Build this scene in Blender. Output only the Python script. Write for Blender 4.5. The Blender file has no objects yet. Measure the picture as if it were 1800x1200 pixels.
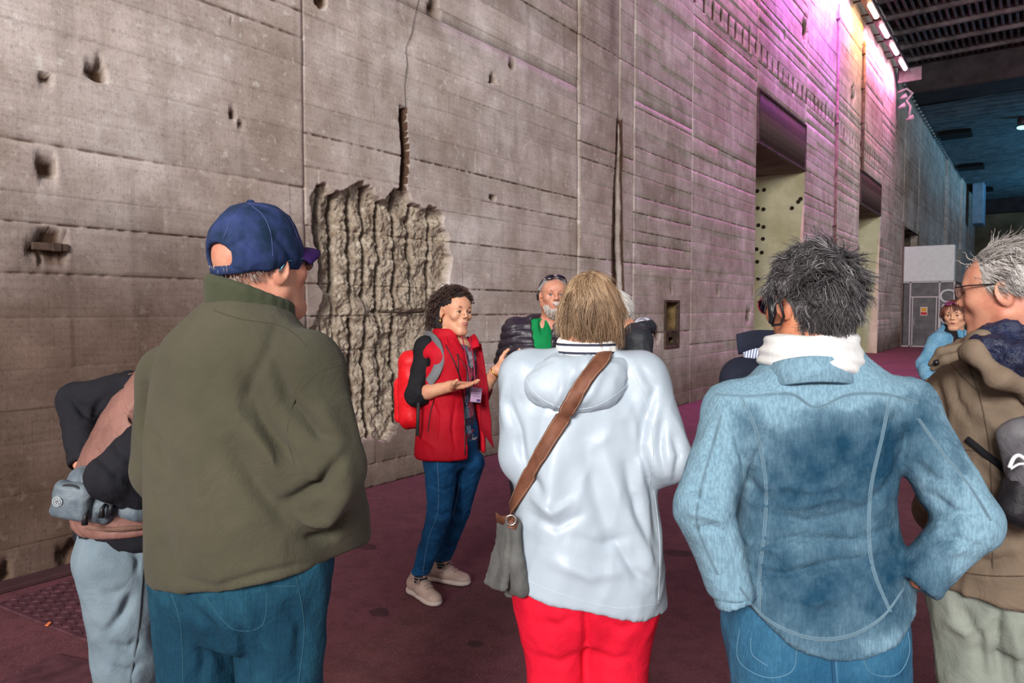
import bpy, math, random
import numpy as np
from mathutils import Vector, Matrix
from mathutils.bvhtree import BVHTree
rng = np.random.default_rng(7)
random.seed(7)
sc = bpy.context.scene
COL = sc.collection
R = math.radians
# ------------------------------------------------------------------ camera
YAW, PITCH, FPX, EYE = R(36.5), R(2.52), 1250.0, 1.55
cam_d = bpy.data.cameras.new('camera'); cam_d.sensor_width = 36; cam_d.lens = FPX/1800*36
cam_d.clip_start = .05; cam_d.clip_end = 400
cam = bpy.data.objects.new('camera', cam_d); COL.objects.link(cam)
cam.location = (0, 0, EYE); cam.rotation_euler = (R(90)-PITCH, 0, YAW)
sc.camera = cam
# ------------------------------------------------------------------ world: bright overcast sky outside the hall
w = bpy.data.worlds.new('sky'); sc.world = w; w.use_nodes = True
bg = w.node_tree.nodes['Background']; bg.inputs[0].default_value = (.86, .93, 1, 1); bg.inputs[1].default_value = .45
def area(name, loc, rot, sx, sy, power, col=(1, 1, 1), spread=180):
    l = bpy.data.lights.new(name, 'AREA'); l.shape = 'RECTANGLE'; l.size = sx; l.size_y = sy
    l.energy = power; l.color = col; l.spread = R(spread)
    o = bpy.data.objects.new(name, l); COL.objects.link(o); o.location = loc
    o.rotation_euler = rot; o['kind'] = 'helper'
    return o
# daylight that comes in through the open end of the hall behind the photographer
area('daylight_open_end', (4.2, -12.5, 7.6), (R(73), 0, R(17)), 6, 4, 4250, (1.0, .965, .93))
area('side_fill', (13.0, 3.0, 6.5), (R(76), 0, R(88)), 9, 5, 420, (.96, .97, 1.0))  # fill added from the side to raise the wall's brightness
area('sign_fill', (4.5, 20, 10.6), (R(48), 0, R(16)), 2.5, 1.2, 650, (.98, 1.0, 1.0))  # added fill aimed at the entrance sign; no fixture hangs here
sc.view_settings.view_transform = 'Standard'; sc.view_settings.look = 'None'
sc.view_settings.gamma = 1; sc.view_settings.use_curve_mapping = False
sc.view_settings.exposure = 0.0
# ------------------------------------------------------------------ camera geometry
Fw = np.array([-math.sin(YAW)*math.cos(PITCH), math.cos(YAW)*math.cos(PITCH), -math.sin(PITCH)])
Rt = np.array([math.cos(YAW), math.sin(YAW), 0.0])
Up = np.cross(Rt, Fw)
C0 = np.array([0, 0, EYE])
def ray(px, py): return Fw + Rt*(px-900)/FPX + Up*(600-py)/FPX
def at(px, py, z): return C0 + ray(px, py)*z                      # world point at depth z
def on_wall(px, py, X=-4.65):
    d = ray(px, py); return C0 + d*(X/d[0])
def on_floor(px, py, Z=0.0):
    d = ray(px, py); return C0 + d*((Z-EYE)/d[2])
def proj(P):
    Q = np.asarray(P)-C0; z = Q@Fw
    return np.stack([900+FPX*(Q@Rt)/z, 600-FPX*(Q@Up)/z, z], -1)
# ------------------------------------------------------------------ noise
_tab = rng.random((32, 32, 32)).astype(np.float32)
def vnoise(P, seed=0):
    P = np.asarray(P, np.float32)+seed*7.31+100
    i = np.floor(P).astype(np.int64); f = P-i; f = f*f*(3-2*f)
    a = i & 31; b = (i+1) & 31
    t = _tab
    x0, y0, z0 = a[..., 0], a[..., 1], a[..., 2]; x1, y1, z1 = b[..., 0], b[..., 1], b[..., 2]
    fx, fy, fz = f[..., 0], f[..., 1], f[..., 2]
    c00 = t[x0, y0, z0]*(1-fx)+t[x1, y0, z0]*fx; c10 = t[x0, y1, z0]*(1-fx)+t[x1, y1, z0]*fx
    c01 = t[x0, y0, z1]*(1-fx)+t[x1, y0, z1]*fx; c11 = t[x0, y1, z1]*(1-fx)+t[x1, y1, z1]*fx
    return (c00*(1-fy)+c10*fy)*(1-fz)+(c01*(1-fy)+c11*fy)*fz
def fbm(P, o=4, seed=0):
    s = 0; a = .5; P = np.asarray(P, np.float32)
    for k in range(o): s = s+a*vnoise(P*2.03**k, seed+k); a *= .5
    return s/(1-.5**o)
def sstep(a, b, x):
    t = np.clip((x-a)/(b-a), 0, 1); return t*t*(3-2*t)
# ------------------------------------------------------------------ objects
def tag(o, label=None, cat=None, group=None, kind=None):
    if label: o['label'] = label
    if cat: o['category'] = cat
    if group: o['group'] = group
    if kind: o['kind'] = kind
    return o
def empty(name, loc=(0, 0, 0), rz=0, **k):
    o = bpy.data.objects.new(name, None); COL.objects.link(o); o.location = loc; o.rotation_euler = (0, 0, rz)
    o.empty_display_size = .1
    return tag(o, **k)
def link(name, me, parent=None, mat=None):
    o = bpy.data.objects.new(name, me); COL.objects.link(o)
    if parent: o.parent = parent
    if mat:
        for m in (mat if isinstance(mat, (list, tuple)) else [mat]): me.materials.append(m)
    return o
def mk(name, V, F, mat=None, parent=None, smooth=True, attrs=None, fmat=None):
    """V (n,3), F (m,4) or (m,3) int arrays -> one mesh object"""
    V = np.asarray(V, np.float32); F = np.asarray(F, np.int32)
    me = bpy.data.meshes.new(name)
    me.vertices.add(len(V)); me.vertices.foreach_set('co', V.ravel())
    k = F.shape[1]
    me.loops.add(F.size); me.loops.foreach_set('vertex_index', F.ravel())
    me.polygons.add(len(F)); me.polygons.foreach_set('loop_start', np.arange(0, F.size, k, dtype=np.int32))
    me.polygons.foreach_set('loop_total', np.full(len(F), k, np.int32))
    me.polygons.foreach_set('use_smooth', np.full(len(F), smooth))
    if fmat is not None: me.polygons.foreach_set('material_index', np.asarray(fmat, np.int32))
    me.update(calc_edges=True)
    if attrs:
        for n, a in attrs.items():
            a = np.asarray(a, np.float32)
            if a.ndim == 1:
                at_ = me.attributes.new(n, 'FLOAT', 'POINT'); at_.data.foreach_set('value', a)
            else:
                at_ = me.color_attributes.new(n, 'FLOAT_COLOR', 'POINT')
                c = np.ones((len(a), 4), np.float32); c[:, :a.shape[1]] = a; at_.data.foreach_set('color', c.ravel())
    return link(name, me, parent, mat)
class MB:
    """collects boxes, tubes and sheets into one mesh"""
    def __init__(s): s.v = []; s.f = []
    def add(s, V, F):
        o = len(s.v); s.v += [tuple(map(float, v)) for v in V]; s.f += [tuple(o+i for i in f) for f in F]
    def box(s, c, d, M=None, bev=0):
        c = np.array(c, float); h = np.array(d, float)/2
        if bev <= 0:
            V = [(x, y, z) for x in (-1, 1) for y in (-1, 1) for z in (-1, 1)]
            V = np.array(V)*h
            Fs = [(0, 1, 3, 2), (4, 6, 7, 5), (0, 4, 5, 1), (2, 3, 7, 6), (0, 2, 6, 4), (1, 5, 7, 3)]
        else:
            b = min(bev, *(h*.9)); V = []; idx = {}
            for x in (-1, 1):
                for y in (-1, 1):
                    for z in (-1, 1):
                        for a in range(3):
                            q = np.array([x, y, z])*(h-b); q[a] = (x, y, z)[a]*h[a]
                            idx[(x, y, z, a)] = len(V); V.append(q)
            Fs = []
            for a in range(3):
                p, q = (a+1) % 3, (a+2) % 3
                for s_ in (-1, 1):
                    def g(u, v):
                        t = [0, 0, 0]; t[a] = s_; t[p] = u; t[q] = v; return idx[(*t, a)]
                    f = [g(-1, -1), g(1, -1), g(1, 1), g(-1, 1)]
                    Fs.append(tuple(f if s_ > 0 else f[::-1]))
            for a in range(3):
                p, q = (a+1) % 3, (a+2) % 3
                for u in (-1, 1):
                    for v in (-1, 1):
                        def g(s_, ax):
                            t = [0, 0, 0]; t[a] = s_; t[p] = u; t[q] = v; return idx[(*t, ax)]
                        f = [g(-1, p), g(1, p), g(1, q), g(-1, q)]
                        Fs.append(tuple(f if u*v < 0 else f[::-1]))
            for x in (-1, 1):
                for y in (-1, 1):
                    for z in (-1, 1):
                        f = [idx[(x, y, z, a)] for a in range(3)]
                        Fs.append(tuple(f if x*y*z > 0 else f[::-1]))
            V = np.array(V)
        if M is not None: V = V@np.array(M, float).T
        s.add(V+c, Fs); return s
    def tube(s, pts, r, n=8, cap=True, flat=1.0, ref=None):
        P = np.array(pts, float); m = len(P); r = np.broadcast_to(np.array(r, float), (m,))
        T = np.gradient(P, axis=0); T /= np.linalg.norm(T, axis=1)[:, None]+1e-9
        u = np.array(ref if ref is not None else (0, 0, 1.0), float)
        if abs(T[0]@u) > .9 and ref is None: u = np.array((1.0, 0, 0))
        V = []
        for i in range(m):
            u = u-T[i]*(T[i]@u); u /= np.linalg.norm(u)+1e-9; v = np.cross(T[i], u)
            for k in range(n):
                a = 2*math.pi*k/n; V.append(P[i]+r[i]*(math.cos(a)*u*flat+math.sin(a)*v))
        Fs = [(i*n+k, i*n+(k+1) % n, (i+1)*n+(k+1) % n, (i+1)*n+k) for i in range(m-1) for k in range(n)]
        if cap: Fs += [tuple(range(n))[::-1], tuple((m-1)*n+k for k in range(n))]
        s.add(V, Fs); return s
    def ell(s, c, r, M=None, nu=14, nv=9):
        V = [(0, 0, -1)]
        for j in range(1, nv):
            t = -math.pi/2+math.pi*j/nv
            for i in range(nu):
                a = 2*math.pi*i/nu; V.append((math.cos(t)*math.cos(a), math.cos(t)*math.sin(a), math.sin(t)))
        V.append((0, 0, 1)); V = np.array(V)*np.array(r)
        Fs = [(0, 1+(i+1) % nu, 1+i) for i in range(nu)]
        for j in range(nv-2):
            for i in range(nu):
                a = 1+j*nu+i; b = 1+j*nu+(i+1) % nu; Fs.append((a, b, b+nu, a+nu))
        l = len(V)-1; o = 1+(nv-2)*nu
        Fs += [(o+i, o+(i+1) % nu, l) for i in range(nu)]
        if M is not None: V = V@np.array(M, float).T
        s.add(V+np.array(c), Fs); return s
    def build(s, name, mat, parent=None, smooth=False, sub=None):
        me = bpy.data.meshes.new(name); me.from_pydata(s.v, [], s.f); me.update()
        if smooth: me.polygons.foreach_set('use_smooth', [True]*len(me.polygons))
        return link(name, me, parent, mat)
# ------------------------------------------------------------------ materials
def newmat(name):
    m = bpy.data.materials.new(name); m.use_nodes = True
    nt = m.node_tree; return m, nt, nt.nodes['Principled BSDF']
def nd(nt, t, **k):
    n = nt.nodes.new(t)
    for a, b in k.items():
        if a.startswith('i_'): n.inputs[a[2:].replace('_', ' ')].default_value = b
        else: setattr(n, a, b)
    return n
def coords(nt, scale=(1, 1, 1), kind='Object', rot=(0, 0, 0)):
    tc = nd(nt, 'ShaderNodeTexCoord'); mp = nd(nt, 'ShaderNodeMapping')
    mp.inputs['Scale'].default_value = scale; mp.inputs['Rotation'].default_value = rot
    nt.links.new(tc.outputs[kind], mp.inputs[0]); return mp.outputs[0]
def noise(nt, scale, vec, detail=4, rough=.55, out='Fac', dist=0):
    n = nd(nt, 'ShaderNodeTexNoise'); n.inputs['Scale'].default_value = scale; n.inputs['Detail'].default_value = detail
    n.inputs['Roughness'].default_value = rough; n.inputs['Distortion'].default_value = dist
    nt.links.new(vec, n.inputs['Vector']); return n.outputs[out]
def ramp(nt, fac, stops):
    r = nd(nt, 'ShaderNodeValToRGB'); e = r.color_ramp.elements
    while len(e) < len(stops): e.new(.5)
    for i, (p, c) in enumerate(stops):
        e[i].position = p; e[i].color = (c, c, c, 1) if isinstance(c, (int, float)) else (*c, 1)
    nt.links.new(fac, r.inputs[0]); return r.outputs[0]
def mix(nt, fac, a, b, mode='MIX'):
    m = nd(nt, 'ShaderNodeMix', data_type='RGBA', blend_type=mode)
    for k, v in ((0, fac), (6, a), (7, b)):
        s_ = m.inputs[k]
        if isinstance(v, (int, float)): s_.default_value = v if k == 0 else (v, v, v, 1)
        elif isinstance(v, tuple): s_.default_value = (*v, 1)[:4]
        else: nt.links.new(v, s_)
    return m.outputs[2]
def bump(nt, bsdf, h, strength, dist=.01, prev=None):
    b = nd(nt, 'ShaderNodeBump'); b.inputs['Strength'].default_value = strength; b.inputs['Distance'].default_value = dist
    nt.links.new(h, b.inputs['Height'])
    if prev is not None: nt.links.new(prev, b.inputs['Normal'])
    nt.links.new(b.outputs[0], bsdf.inputs['Normal']); return b.outputs[0]
def sRGB(r, g, b):
    f = lambda c: c/12.92 if c <= .04045 else ((c+.055)/1.055)**2.4
    return (f(r/255), f(g/255), f(b/255))
def M(name, col, rough=.8, var=.12, vs=6, bs=150, bp=.15, bd=.002, metal=0, sheen=0, spec=.3, col2=None, cr=0, crs=14):
    m, nt, b = newmat(name); v = coords(nt)
    n = noise(nt, vs, v, 5)
    c2 = col2 if col2 else tuple(c*(1-var) for c in col); c1 = col if col2 else tuple(min(1, c*(1+var)) for c in col)
    nt.links.new(mix(nt, ramp(nt, n, [(.35, 0.0), (.65, 1.0)]), c2, c1), b.inputs['Base Color'])
    b.inputs['Roughness'].default_value = rough; b.inputs['Metallic'].default_value = metal
    b.inputs['Specular IOR Level'].default_value = spec
    if sheen: b.inputs['Sheen Weight'].default_value = sheen*.15; b.inputs['Sheen Roughness'].default_value = .6
    pv = bump(nt, b, noise(nt, crs, v, 6, .62, dist=.6), cr, .02) if cr else None
    if bp: bump(nt, b, noise(nt, bs, v, 3, .6), bp, bd, pv)
    return m
# ================================================================== SETTING
WX = -4.65
# ---- concrete: one material; the vertex colour carries (board tint, broken surface, stain); the last mixes dirt with painted recess shade
def concrete_mat():
    m, nt, b = newmat('board_marked_concrete')
    v = coords(nt); a = nd(nt, 'ShaderNodeAttribute', attribute_name='wc')
    sep = nd(nt, 'ShaderNodeSeparateColor'); nt.links.new(a.outputs['Color'], sep.inputs[0])
    big = noise(nt, .55, v, 6, .6); mid = noise(nt, 3.2, v, 8, .62)
    grain = noise(nt, 6, coords(nt, (1, .35, 7)), 6, .6)
    drip = noise(nt, 3.0, coords(nt, (1, 2.6, .16)), 5, .55)
    fine = noise(nt, 42, v, 6, .7)
    c = mix(nt, ramp(nt, big, [(.36, 0.0), (.64, 1.0)]), sRGB(184, 168, 158), sRGB(230, 219, 214))
    c = mix(nt, ramp(nt, mid, [(.34, 0.0), (.66, 1.0)]), mix(nt, .5, c, sRGB(126, 106, 90)), c)
    c = mix(nt, ramp(nt, drip, [(.52, 0.0), (.75, .34)]), c, sRGB(120, 106, 94))
    c = mix(nt, ramp(nt, grain, [(.36, .14), (.55, 0.0)]), c, sRGB(86, 74, 66))
    c = mix(nt, ramp(nt, fine, [(.32, .35), (.48, 0.0)]), c, sRGB(80, 70, 62))
    sp = noise(nt, 16, v, 2, .5)
    c = mix(nt, ramp(nt, sp, [(.62, 0.0), (.74, .45)]), c, sRGB(226, 222, 214))
    # board tint
    c = mix(nt, 1.0, c, ramp(nt, sep.outputs[0], [(0, .9), (1, 1.3)]), 'MULTIPLY')
    # stain
    st = mix(nt, 1.0, c, sRGB(110, 88, 74), 'MULTIPLY')
    # exposed aggregate
    a1 = noise(nt, 26, v, 8, .72); a2 = noise(nt, 75, v, 3, .6)
    agg = mix(nt, ramp(nt, a1, [(.36, 0.0), (.64, 1.0)]), sRGB(138, 120, 102), sRGB(206, 194, 176))
    agg = mix(nt, ramp(nt, a2, [(.60, 0.0), (.68, .7)]), agg, sRGB(226, 218, 202)); agg = mix(nt, ramp(nt, a2, [(.32, .6), (.42, 0.0)]), agg, sRGB(96, 78, 66))
    agg = mix(nt, ramp(nt, noise(nt, 7, v, 5), [(.4, 0.0), (.7, .6)]), agg, sRGB(124, 102, 86))
    c = mix(nt, sep.outputs[1], c, agg)
    c = mix(nt, sep.outputs[2], c, mix(nt, 1.0, c, sRGB(122, 100, 86), 'MULTIPLY'))  # third channel: dirt and painted recess shade darken the tone
    nt.links.new(c, b.inputs['Base Color'])
    b.inputs['Roughness'].default_value = .92; b.inputs['Specular IOR Level'].default_value = .2
    pr = bump(nt, b, noise(nt, 90, v, 5, .7), .5, .004)
    vert = noise(nt, 30, coords(nt, (1, 3, .12)), 3, .5)
    bump(nt, b, mix(nt, .5, vert, fine), .45, .004, pr)
    return m
CONC = concrete_mat()
# joints between the shuttering boards (heights above the floor)
_j = [0.0]; _r = random.Random(3)
while _j[-1] < 12.4: _j.append(_j[-1]+_r.choice([.17, .2, .23, .26, .29]))
JOINT = np.array(_j)
# broken area outline, in photograph pixels turned into wall coordinates
def wy(px, py): p = on_wall(px, py); return (p[1], p[2])
_cr = [(15, 100), (45, 62), (75, 50), (100, 85), (130, 78), (170, 60), (240, 42), (265, 70), (285, 105), (325, 95), (350, 60), (375, 60), (405, 120), (440, 145), (470, 128), (515, 165), (530, 240),
       (552, 330), (535, 410), (512, 450), (540, 520), (500, 620), (480, 720), (420, 860), (370, 915), (330, 985), (290, 1030), (245, 1010), (200, 1025), (150, 1085), (128, 1060), (105, 900), (60, 780), (10, 700), (-10, 620), (30, 560),
       (60, 480), (42, 400), (42, 300), (25, 200)]
POLY = np.array([wy(540+x*.467, 300+y*.467) for x, y in _cr])
GROOVES = [wy(540+x*.467, 500)[0] for x in (66, 122, 186, 238, 292, 352, 412, 480)]
def poly_sd(Y, Z, P):
    d = np.full(Y.shape, 1e9); ins = np.zeros(Y.shape, bool)
    for i in range(len(P)):
        a = P[i]; b = P[(i+1) % len(P)]; e = b-a
        wx, wz = Y-a[0], Z-a[1]; t = np.clip((wx*e[0]+wz*e[1])/(e@e), 0, 1)
        d = np.minimum(d, (wx-e[0]*t)**2+(wz-e[1]*t)**2)
        c = (a[1] > Z) != (b[1] > Z)
        xi = a[0]+(Z-a[1])/(e[1] if abs(e[1]) > 1e-9 else 1e-9)*e[0]
        ins ^= c & (Y < xi)
    return np.where(ins, -1, 1)*np.sqrt(d)
CHIPS = [(*wy(165, 126), .075, .035), (*wy(84, 299), .07, .05), (*wy(80, 137), .03, .04), (*wy(765, 16), .09, .04), (*wy(866, 138), .06, .04), (*wy(868, 347), .05, .03), (*wy(407, 41), .03, .02),
         (*wy(425, 218), .025, .02), (*wy(410, 200), .03, .02), (*wy(566, 3), .07, .03), (*wy(85, 433), .13, .03), (*wy(130, 962), .05, .03), (*wy(115, 975), .06, .03), (*wy(12, 1005), .05, .03), (*wy(1262, 508), .07, .04),
         (*wy(1180, 508), .06, .03), (*wy(1155, 590), .12, .05), (*wy(1315, 555), .15, .04), (*wy(900, 115), .05, .02), (*wy(1380, 60), .09, .04), (*wy(1415, 55), .3, .05), (*wy(1500, 165), .3, .05)]
YG = wy(1087, 400)[0]
def wall_field(Y, Z, seed, off=0.0):
    """offset of the wall face into the hall, and the colour attribute"""
    P = np.stack([Y, Z, np.zeros_like(Y)], -1)
    k = np.clip(np.searchsorted(JOINT, Z)-1, 0, len(JOINT)-2)
    seg = np.floor((Y+k*1.37+seed*.7)/2.35).astype(int)
    h1 = np.abs(np.sin(k*12.9898+seg*78.233+seed*3.1)*43758.5453) % 1
    h2 = np.abs(np.sin(k*39.425+seed*11.7)*24634.6345) % 1
    X = off+(h1-.5)*.009
    dj = np.minimum(np.abs(Z-JOINT[k]), np.abs(JOINT[k+1]-Z))
    kk = np.where(np.abs(Z-JOINT[k]) < np.abs(JOINT[k+1]-Z), k, k+1)
    strg = (np.abs(np.sin(kk*57.3+seed*5.9)*9631.77) % 1)
    strg = np.where(strg > .62, 1.0, .12+.25*strg)
    rag = sstep(.3, .6, vnoise(P*np.array([26, 12, 1]), 2))
    J = np.exp(-(dj/.008)**2)*strg*(.35+.65*rag)*sstep(.3, .6, vnoise(P*np.array([.8, 3, 1]), 9)*.7+.35)
    X = X-.017*J
    X = X+.012*(fbm(P*.8, 3, 5)-.5)*2+.003*(fbm(P*9, 3, 6)-.5)
    tint = .42+.36*(h1-.5)+.3*(h2-.5)+.25*(vnoise(P*np.array([.5, 2, 1]), 4)-.5)
    stain_shade = J*.95
    # dirt near the floor, and a long brown band on the first bays
    n1 = fbm(P*np.array([.7, 1.6, 1]), 4, 8)
    stain_shade = np.maximum(stain_shade, sstep(1.15, .25, Z+.7*(n1-.5))*.75)
    stain_shade = np.maximum(stain_shade, sstep(2.9, 1.3, Z+.55*(n1-.5))*sstep(4.1, 3.2, Y)*.9)
    broke = np.zeros_like(Y)
    m = (Y > 3.0) & (Y < 6.6) & (Z < 4.4)
    if m.any():
        y, z = Y[m], Z[m]; p = P[m]
        sd = poly_sd(y, z, POLY)+(fbm(p*9, 4, 12)-.5)*.13
        g0 = wy(712, 250)[0]+.015*np.sin(z*9)
        top = np.abs(y-g0)-.034-.012*vnoise(p*20, 3); ztop = wy(712, 188)[1]
        top = np.where((z < ztop) & (z > 1.6), top, 1)
        inn = sstep(.006, -.018, sd)
        gro = np.zeros_like(y)
        for i, gy in enumerate(GROOVES):
            wob = .004*np.sin(z*5+i*2.1)+.011*(vnoise(p*np.array([1, 4, 1]), i+20)-.5)
            gw = .013+.008*vnoise(p*np.array([3, 9, 1]), i+33)
            on = (.45+.55*sstep(.25, .5, vnoise(p*np.array([.01, 2.2, 1]), i+60)))*sstep(.55, .85, z)
            if i in (0, 1, 2): on = on*np.where(z > wy(600, 515)[1], 1, .25)
            if i in (2, 3): on = np.where(z < wy(600, 560)[1], 1.0, on)
            if i >= 6: on = on*sstep(1.5, 1.9, z)
            if i == 5: on = np.ones_like(on)
            gro = np.maximum(gro, on*np.exp(-((y-gy-wob)/gw)**2))
        rough = fbm(p*10, 5, 40); rid = 1-np.abs(2*fbm(p*np.array([17, 9, 1]), 4, 44)-1); crumb = fbm(p*45, 3, 48)
        dep = .04+.11*(rough-.35)+.05*(fbm(p*4.5, 2, 93)-.5)+.05*rid*vnoise(p*6, 90)+.03*(crumb-.5)+.2*gro
        # smooth leftover patches of old face at the left middle
        pt = sstep(.14, .05, np.hypot((y-wy(640, 560)[0])/1.3, z-wy(640, 545)[1]))+sstep(.16, .05, np.hypot(y-wy(598, 640)[0], z-wy(598, 630)[1]))
        dep = dep*(1-.55*np.clip(pt, 0, 1))
        hr = np.exp(-((z-wy(700, 548)[1]+.01*np.sin(y*20))/.017)**2)*(y > wy(668, 500)[0])
        dep = dep+.045*hr
        X[m] = X[m]-inn*np.maximum(dep, .004)-sstep(.012, -.008, top)*.2*(1-inn)
        br = np.maximum(inn, sstep(.01, -.01, top)); broke[m] = br
        stain_shade[m] = np.where((top < .014) & (z > POLY[:, 1].max()-.12), 1.0, stain_shade[m])  # shade of the slit painted dark into the colour, right lip included
        stain_shade[m] = np.where((br > .5) & (inn > .3), np.clip(gro*.8+.35*(1-rid), 0, 1), stain_shade[m])  # groove and crevice shade painted into the broken surface
    # long vertical cleft
    zt = wy(1087, 205)[1]; zz = (zt-Z)/4.5
    cy = YG+.03*np.sin(Z*1.7)
    wd = .05+.16*np.clip(zz, 0, 1)*np.clip(1.6-zz, .4, 1)+.02*vnoise(P*np.array([.1, 3, 1]), 70)
    u = (Y-cy)/wd
    cl = np.where((Z < zt), np.clip(1-u*u, 0, 1)**.5, 0)
    X = X-.34*cl**.6*(np.abs(u) < 1)*(1-.6*np.exp(-((u-.7)/.2)**2))-.02*np.exp(-((Y-YG)/.02)**2)
    stain_shade = np.maximum(stain_shade, (np.abs(u) < 1.45)*(Z < zt)*(.3+.7*sstep(1.5, 1.15, u)))  # shade inside the cleft painted dark out past its right edge
    stain_shade = np.maximum(stain_shade, .75*np.exp(-((Y-YG+.2)/.16)**2)*sstep(3.5, 6, Z)*.8)
    # rusted notches in a row and chips
    zc = 6.72+.02*np.sin(Y); nn = ((Y*2.6) % 1)
    hgt = .10+.09*np.abs(np.sin(np.floor(Y*2.6)*5.1))
    nt_ = (np.abs(nn-.5) < .16) & (np.abs(Z-zc) < hgt) & (Y > 11.2) & (Y < 31)
    X = X-.03*nt_; stain_shade = np.maximum(stain_shade, nt_*1.0)
    for (cyy, czz, rr, dd) in CHIPS:
        mm = (np.abs(Y-cyy) < rr*2) & (np.abs(Z-czz) < rr*2)
        if mm.any():
            d = np.hypot(Y[mm]-cyy, Z[mm]-czz)/rr*(.35+1.5*fbm(P[mm]*22, 3, 80))
            t = sstep(1, .6, d); X[mm] -= 1.7*dd*t; broke[mm] = np.maximum(broke[mm], t*.6); stain_shade[mm] = np.maximum(stain_shade[mm], t)  # pits also painted dark so that they read as hollows
    return X, np.stack([np.clip(tint, 0, 1), np.clip(broke, 0, 1), np.clip(stain_shade, 0, 1)], -1)
def zlines(z0, z1, fine=None, extra=.1):
    L = [z0, z1]
    for j in JOINT:
        for d in (-.016, -.008, -.003, .003, .008, .016):
            if z0 < j+d < z1: L.append(j+d)
    s_ = np.arange(z0, z1, extra); L += list(s_)
    if fine: L += list(np.arange(max(z0, fine[0]), min(z1, fine[1]), fine[2]))
    L = np.unique(np.round(L, 4)); keep = [L[0]]
    for q in L[1:]:
        if q-keep[-1] > .0024: keep.append(q)
    keep[-1] = z1
    return np.array(keep)
def ylines(y0, y1, step, fine=None):
    L = list(np.arange(y0, y1, step))+[y1]
    if fine: L = [q for q in L if not (fine[0] < q < fine[1])]+list(np.arange(fine[0], fine[1], fine[2]))
    return np.unique(np.round(L, 4))
def panel(y0, y1, z0, z1, step, seed, parent, fine_y=None, fine_z=None, extra=.1, X0=WX, off=0.0, back=.35, holes=None, simple=False):
    ys = ylines(y0+.002, y1-.002, step, fine_y)
    zs = zlines(z0, z1, fine_z, extra) if not simple else np.arange(z0, z1+1e-6, (z1-z0)/max(2, round((z1-z0)/extra)))
    Y, Z = np.meshgrid(ys, zs, indexing='ij')
    X, wc = wall_field(Y, Z, seed, off)
    e = np.minimum(Y-y0, y1-Y); X = X-.012*np.exp(-(e/.012)**2)          # recessed vertical seam
    n, m = Y.shape
    V = np.stack([X+X0, Y, Z], -1).reshape(-1, 3)
    I = np.arange(n*m).reshape(n, m)
    F = np.stack([I[:-1, :-1], I[1:, :-1], I[1:, 1:], I[:-1, 1:]], -1).reshape(-1, 4)
    if holes is not None:
        cy = (V[F[:, 0], 1]+V[F[:, 2], 1])/2; cz = (V[F[:, 0], 2]+V[F[:, 2], 2])/2
        h = holes; F = F[~((cy > h[0]) & (cy < h[1]) & (cz > h[2]) & (cz < h[3]))]
    # thickness: skirt round the rim and a back face
    rim = np.concatenate([I[:, 0], I[-1, 1:], I[-2::-1, -1], I[0, -2:0:-1]])
    RV = V[rim].copy(); RV[:, 0] = X0-back
    o = len(V); k = len(rim); a = np.arange(k); b = (a+1) % k
    F2 = np.stack([rim[a], o+a, o+b, rim[b]], -1)
    V = np.concatenate([V, RV]); wc = np.concatenate([wc.reshape(-1, 3), wc.reshape(-1, 3)[rim]])
    return mk('concrete_panel', V, np.concatenate([F, F2]), CONC, parent, smooth=True, attrs={'wc': wc})
wall = empty('wall_left', (0, 0, 0), kind='structure')
G1, G2 = wy(1328, 400)[0], wy(1415, 300)[0]                       # first doorway
H1, H2 = wy(1510, 400)[0], wy(1547, 400)[0]                       # second doorway
S1, S2, S3, S4, S5, S6 = [wy(x, 400)[0] for x in (537, 1017, 1087, 1215, 1467, 1590)]
YC = wy(1573, 300)[0]
ZG0, ZG1 = 4.9, 6.02
NI = (wy(1166, 570)[0], wy(1191, 570)[0], wy(1178, 612)[1], wy(1178, 527)[1])
panel(-9, -1, 0, 12, .5, 31, wall, extra=.5, simple=True)
panel(-1, S1, 0, 6.2, .013, 1, wall, extra=.05, off=.0)
panel(-1, S1, 6.2, 12, .2, 1, wall, extra=.2)
panel(S1, S2, 0, 4.3, .03, 2, wall, fine_y=(S1+.02, 5.9, .0085), fine_z=(.35, 4.2, .009), off=-.012)
panel(S1, S2, 4.3, 12, .04, 3, wall, extra=.12, off=-.012)
panel(S2, S3+.45, 0, 12, .03, 4, wall, fine_y=(S3-.3, S3+.3, .012), extra=.06, off=.0)
panel(S3+.45, S4, 0, 4.5, .02, 5, wall, extra=.06, off=.004, holes=(NI[0]+.04, NI[1]-.04, NI[2]+.04, NI[3]-.04))
panel(S3+.45, S4, 4.5, 12, .03, 5, wall, extra=.1, off=.004)
panel(S4, G1, 0, 12, .03, 6, wall, extra=.1)
panel(G1, G2, ZG1, 12, .04, 7, wall, extra=.12, off=.0)
panel(G2, S5, 0, 12, .04, 8, wall, extra=.12, off=.0)
panel(S5, H1, 0, 12, .05, 9, wall, extra=.15, off=-.01)
panel(H1, H2, ZG1, 12, .06, 10, wall, extra=.2)
panel(H2, YC, 0, 12, .05, 11, wall, extra=.15)
panel(YC, S6, 0, 10.75, .06, 12, wall, extra=.15, off=-.06)
FY = [S6, wy(1625, 400)[0], wy(1662, 400)[0], wy(1685, 400)[0], 72.0]
# beyond: the lower part is open behind the glazed entrance, the upper part carries on to the end wall
panel(FY[0], FY[0]+4.5, 5.1, 10.75, .25, 13, wall, extra=.4, off=-.06)
panel(FY[0]+4.5, FY[2], 0, 10.75, .3, 14, wall, extra=.4, off=-.06)
panel(FY[2], FY[3], 0, 10.75, .4, 15, wall, extra=.5, off=.05)
panel(FY[3], FY[4], 0, 10.75, .5, 16, wall, extra=.6, off=.16)
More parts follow.
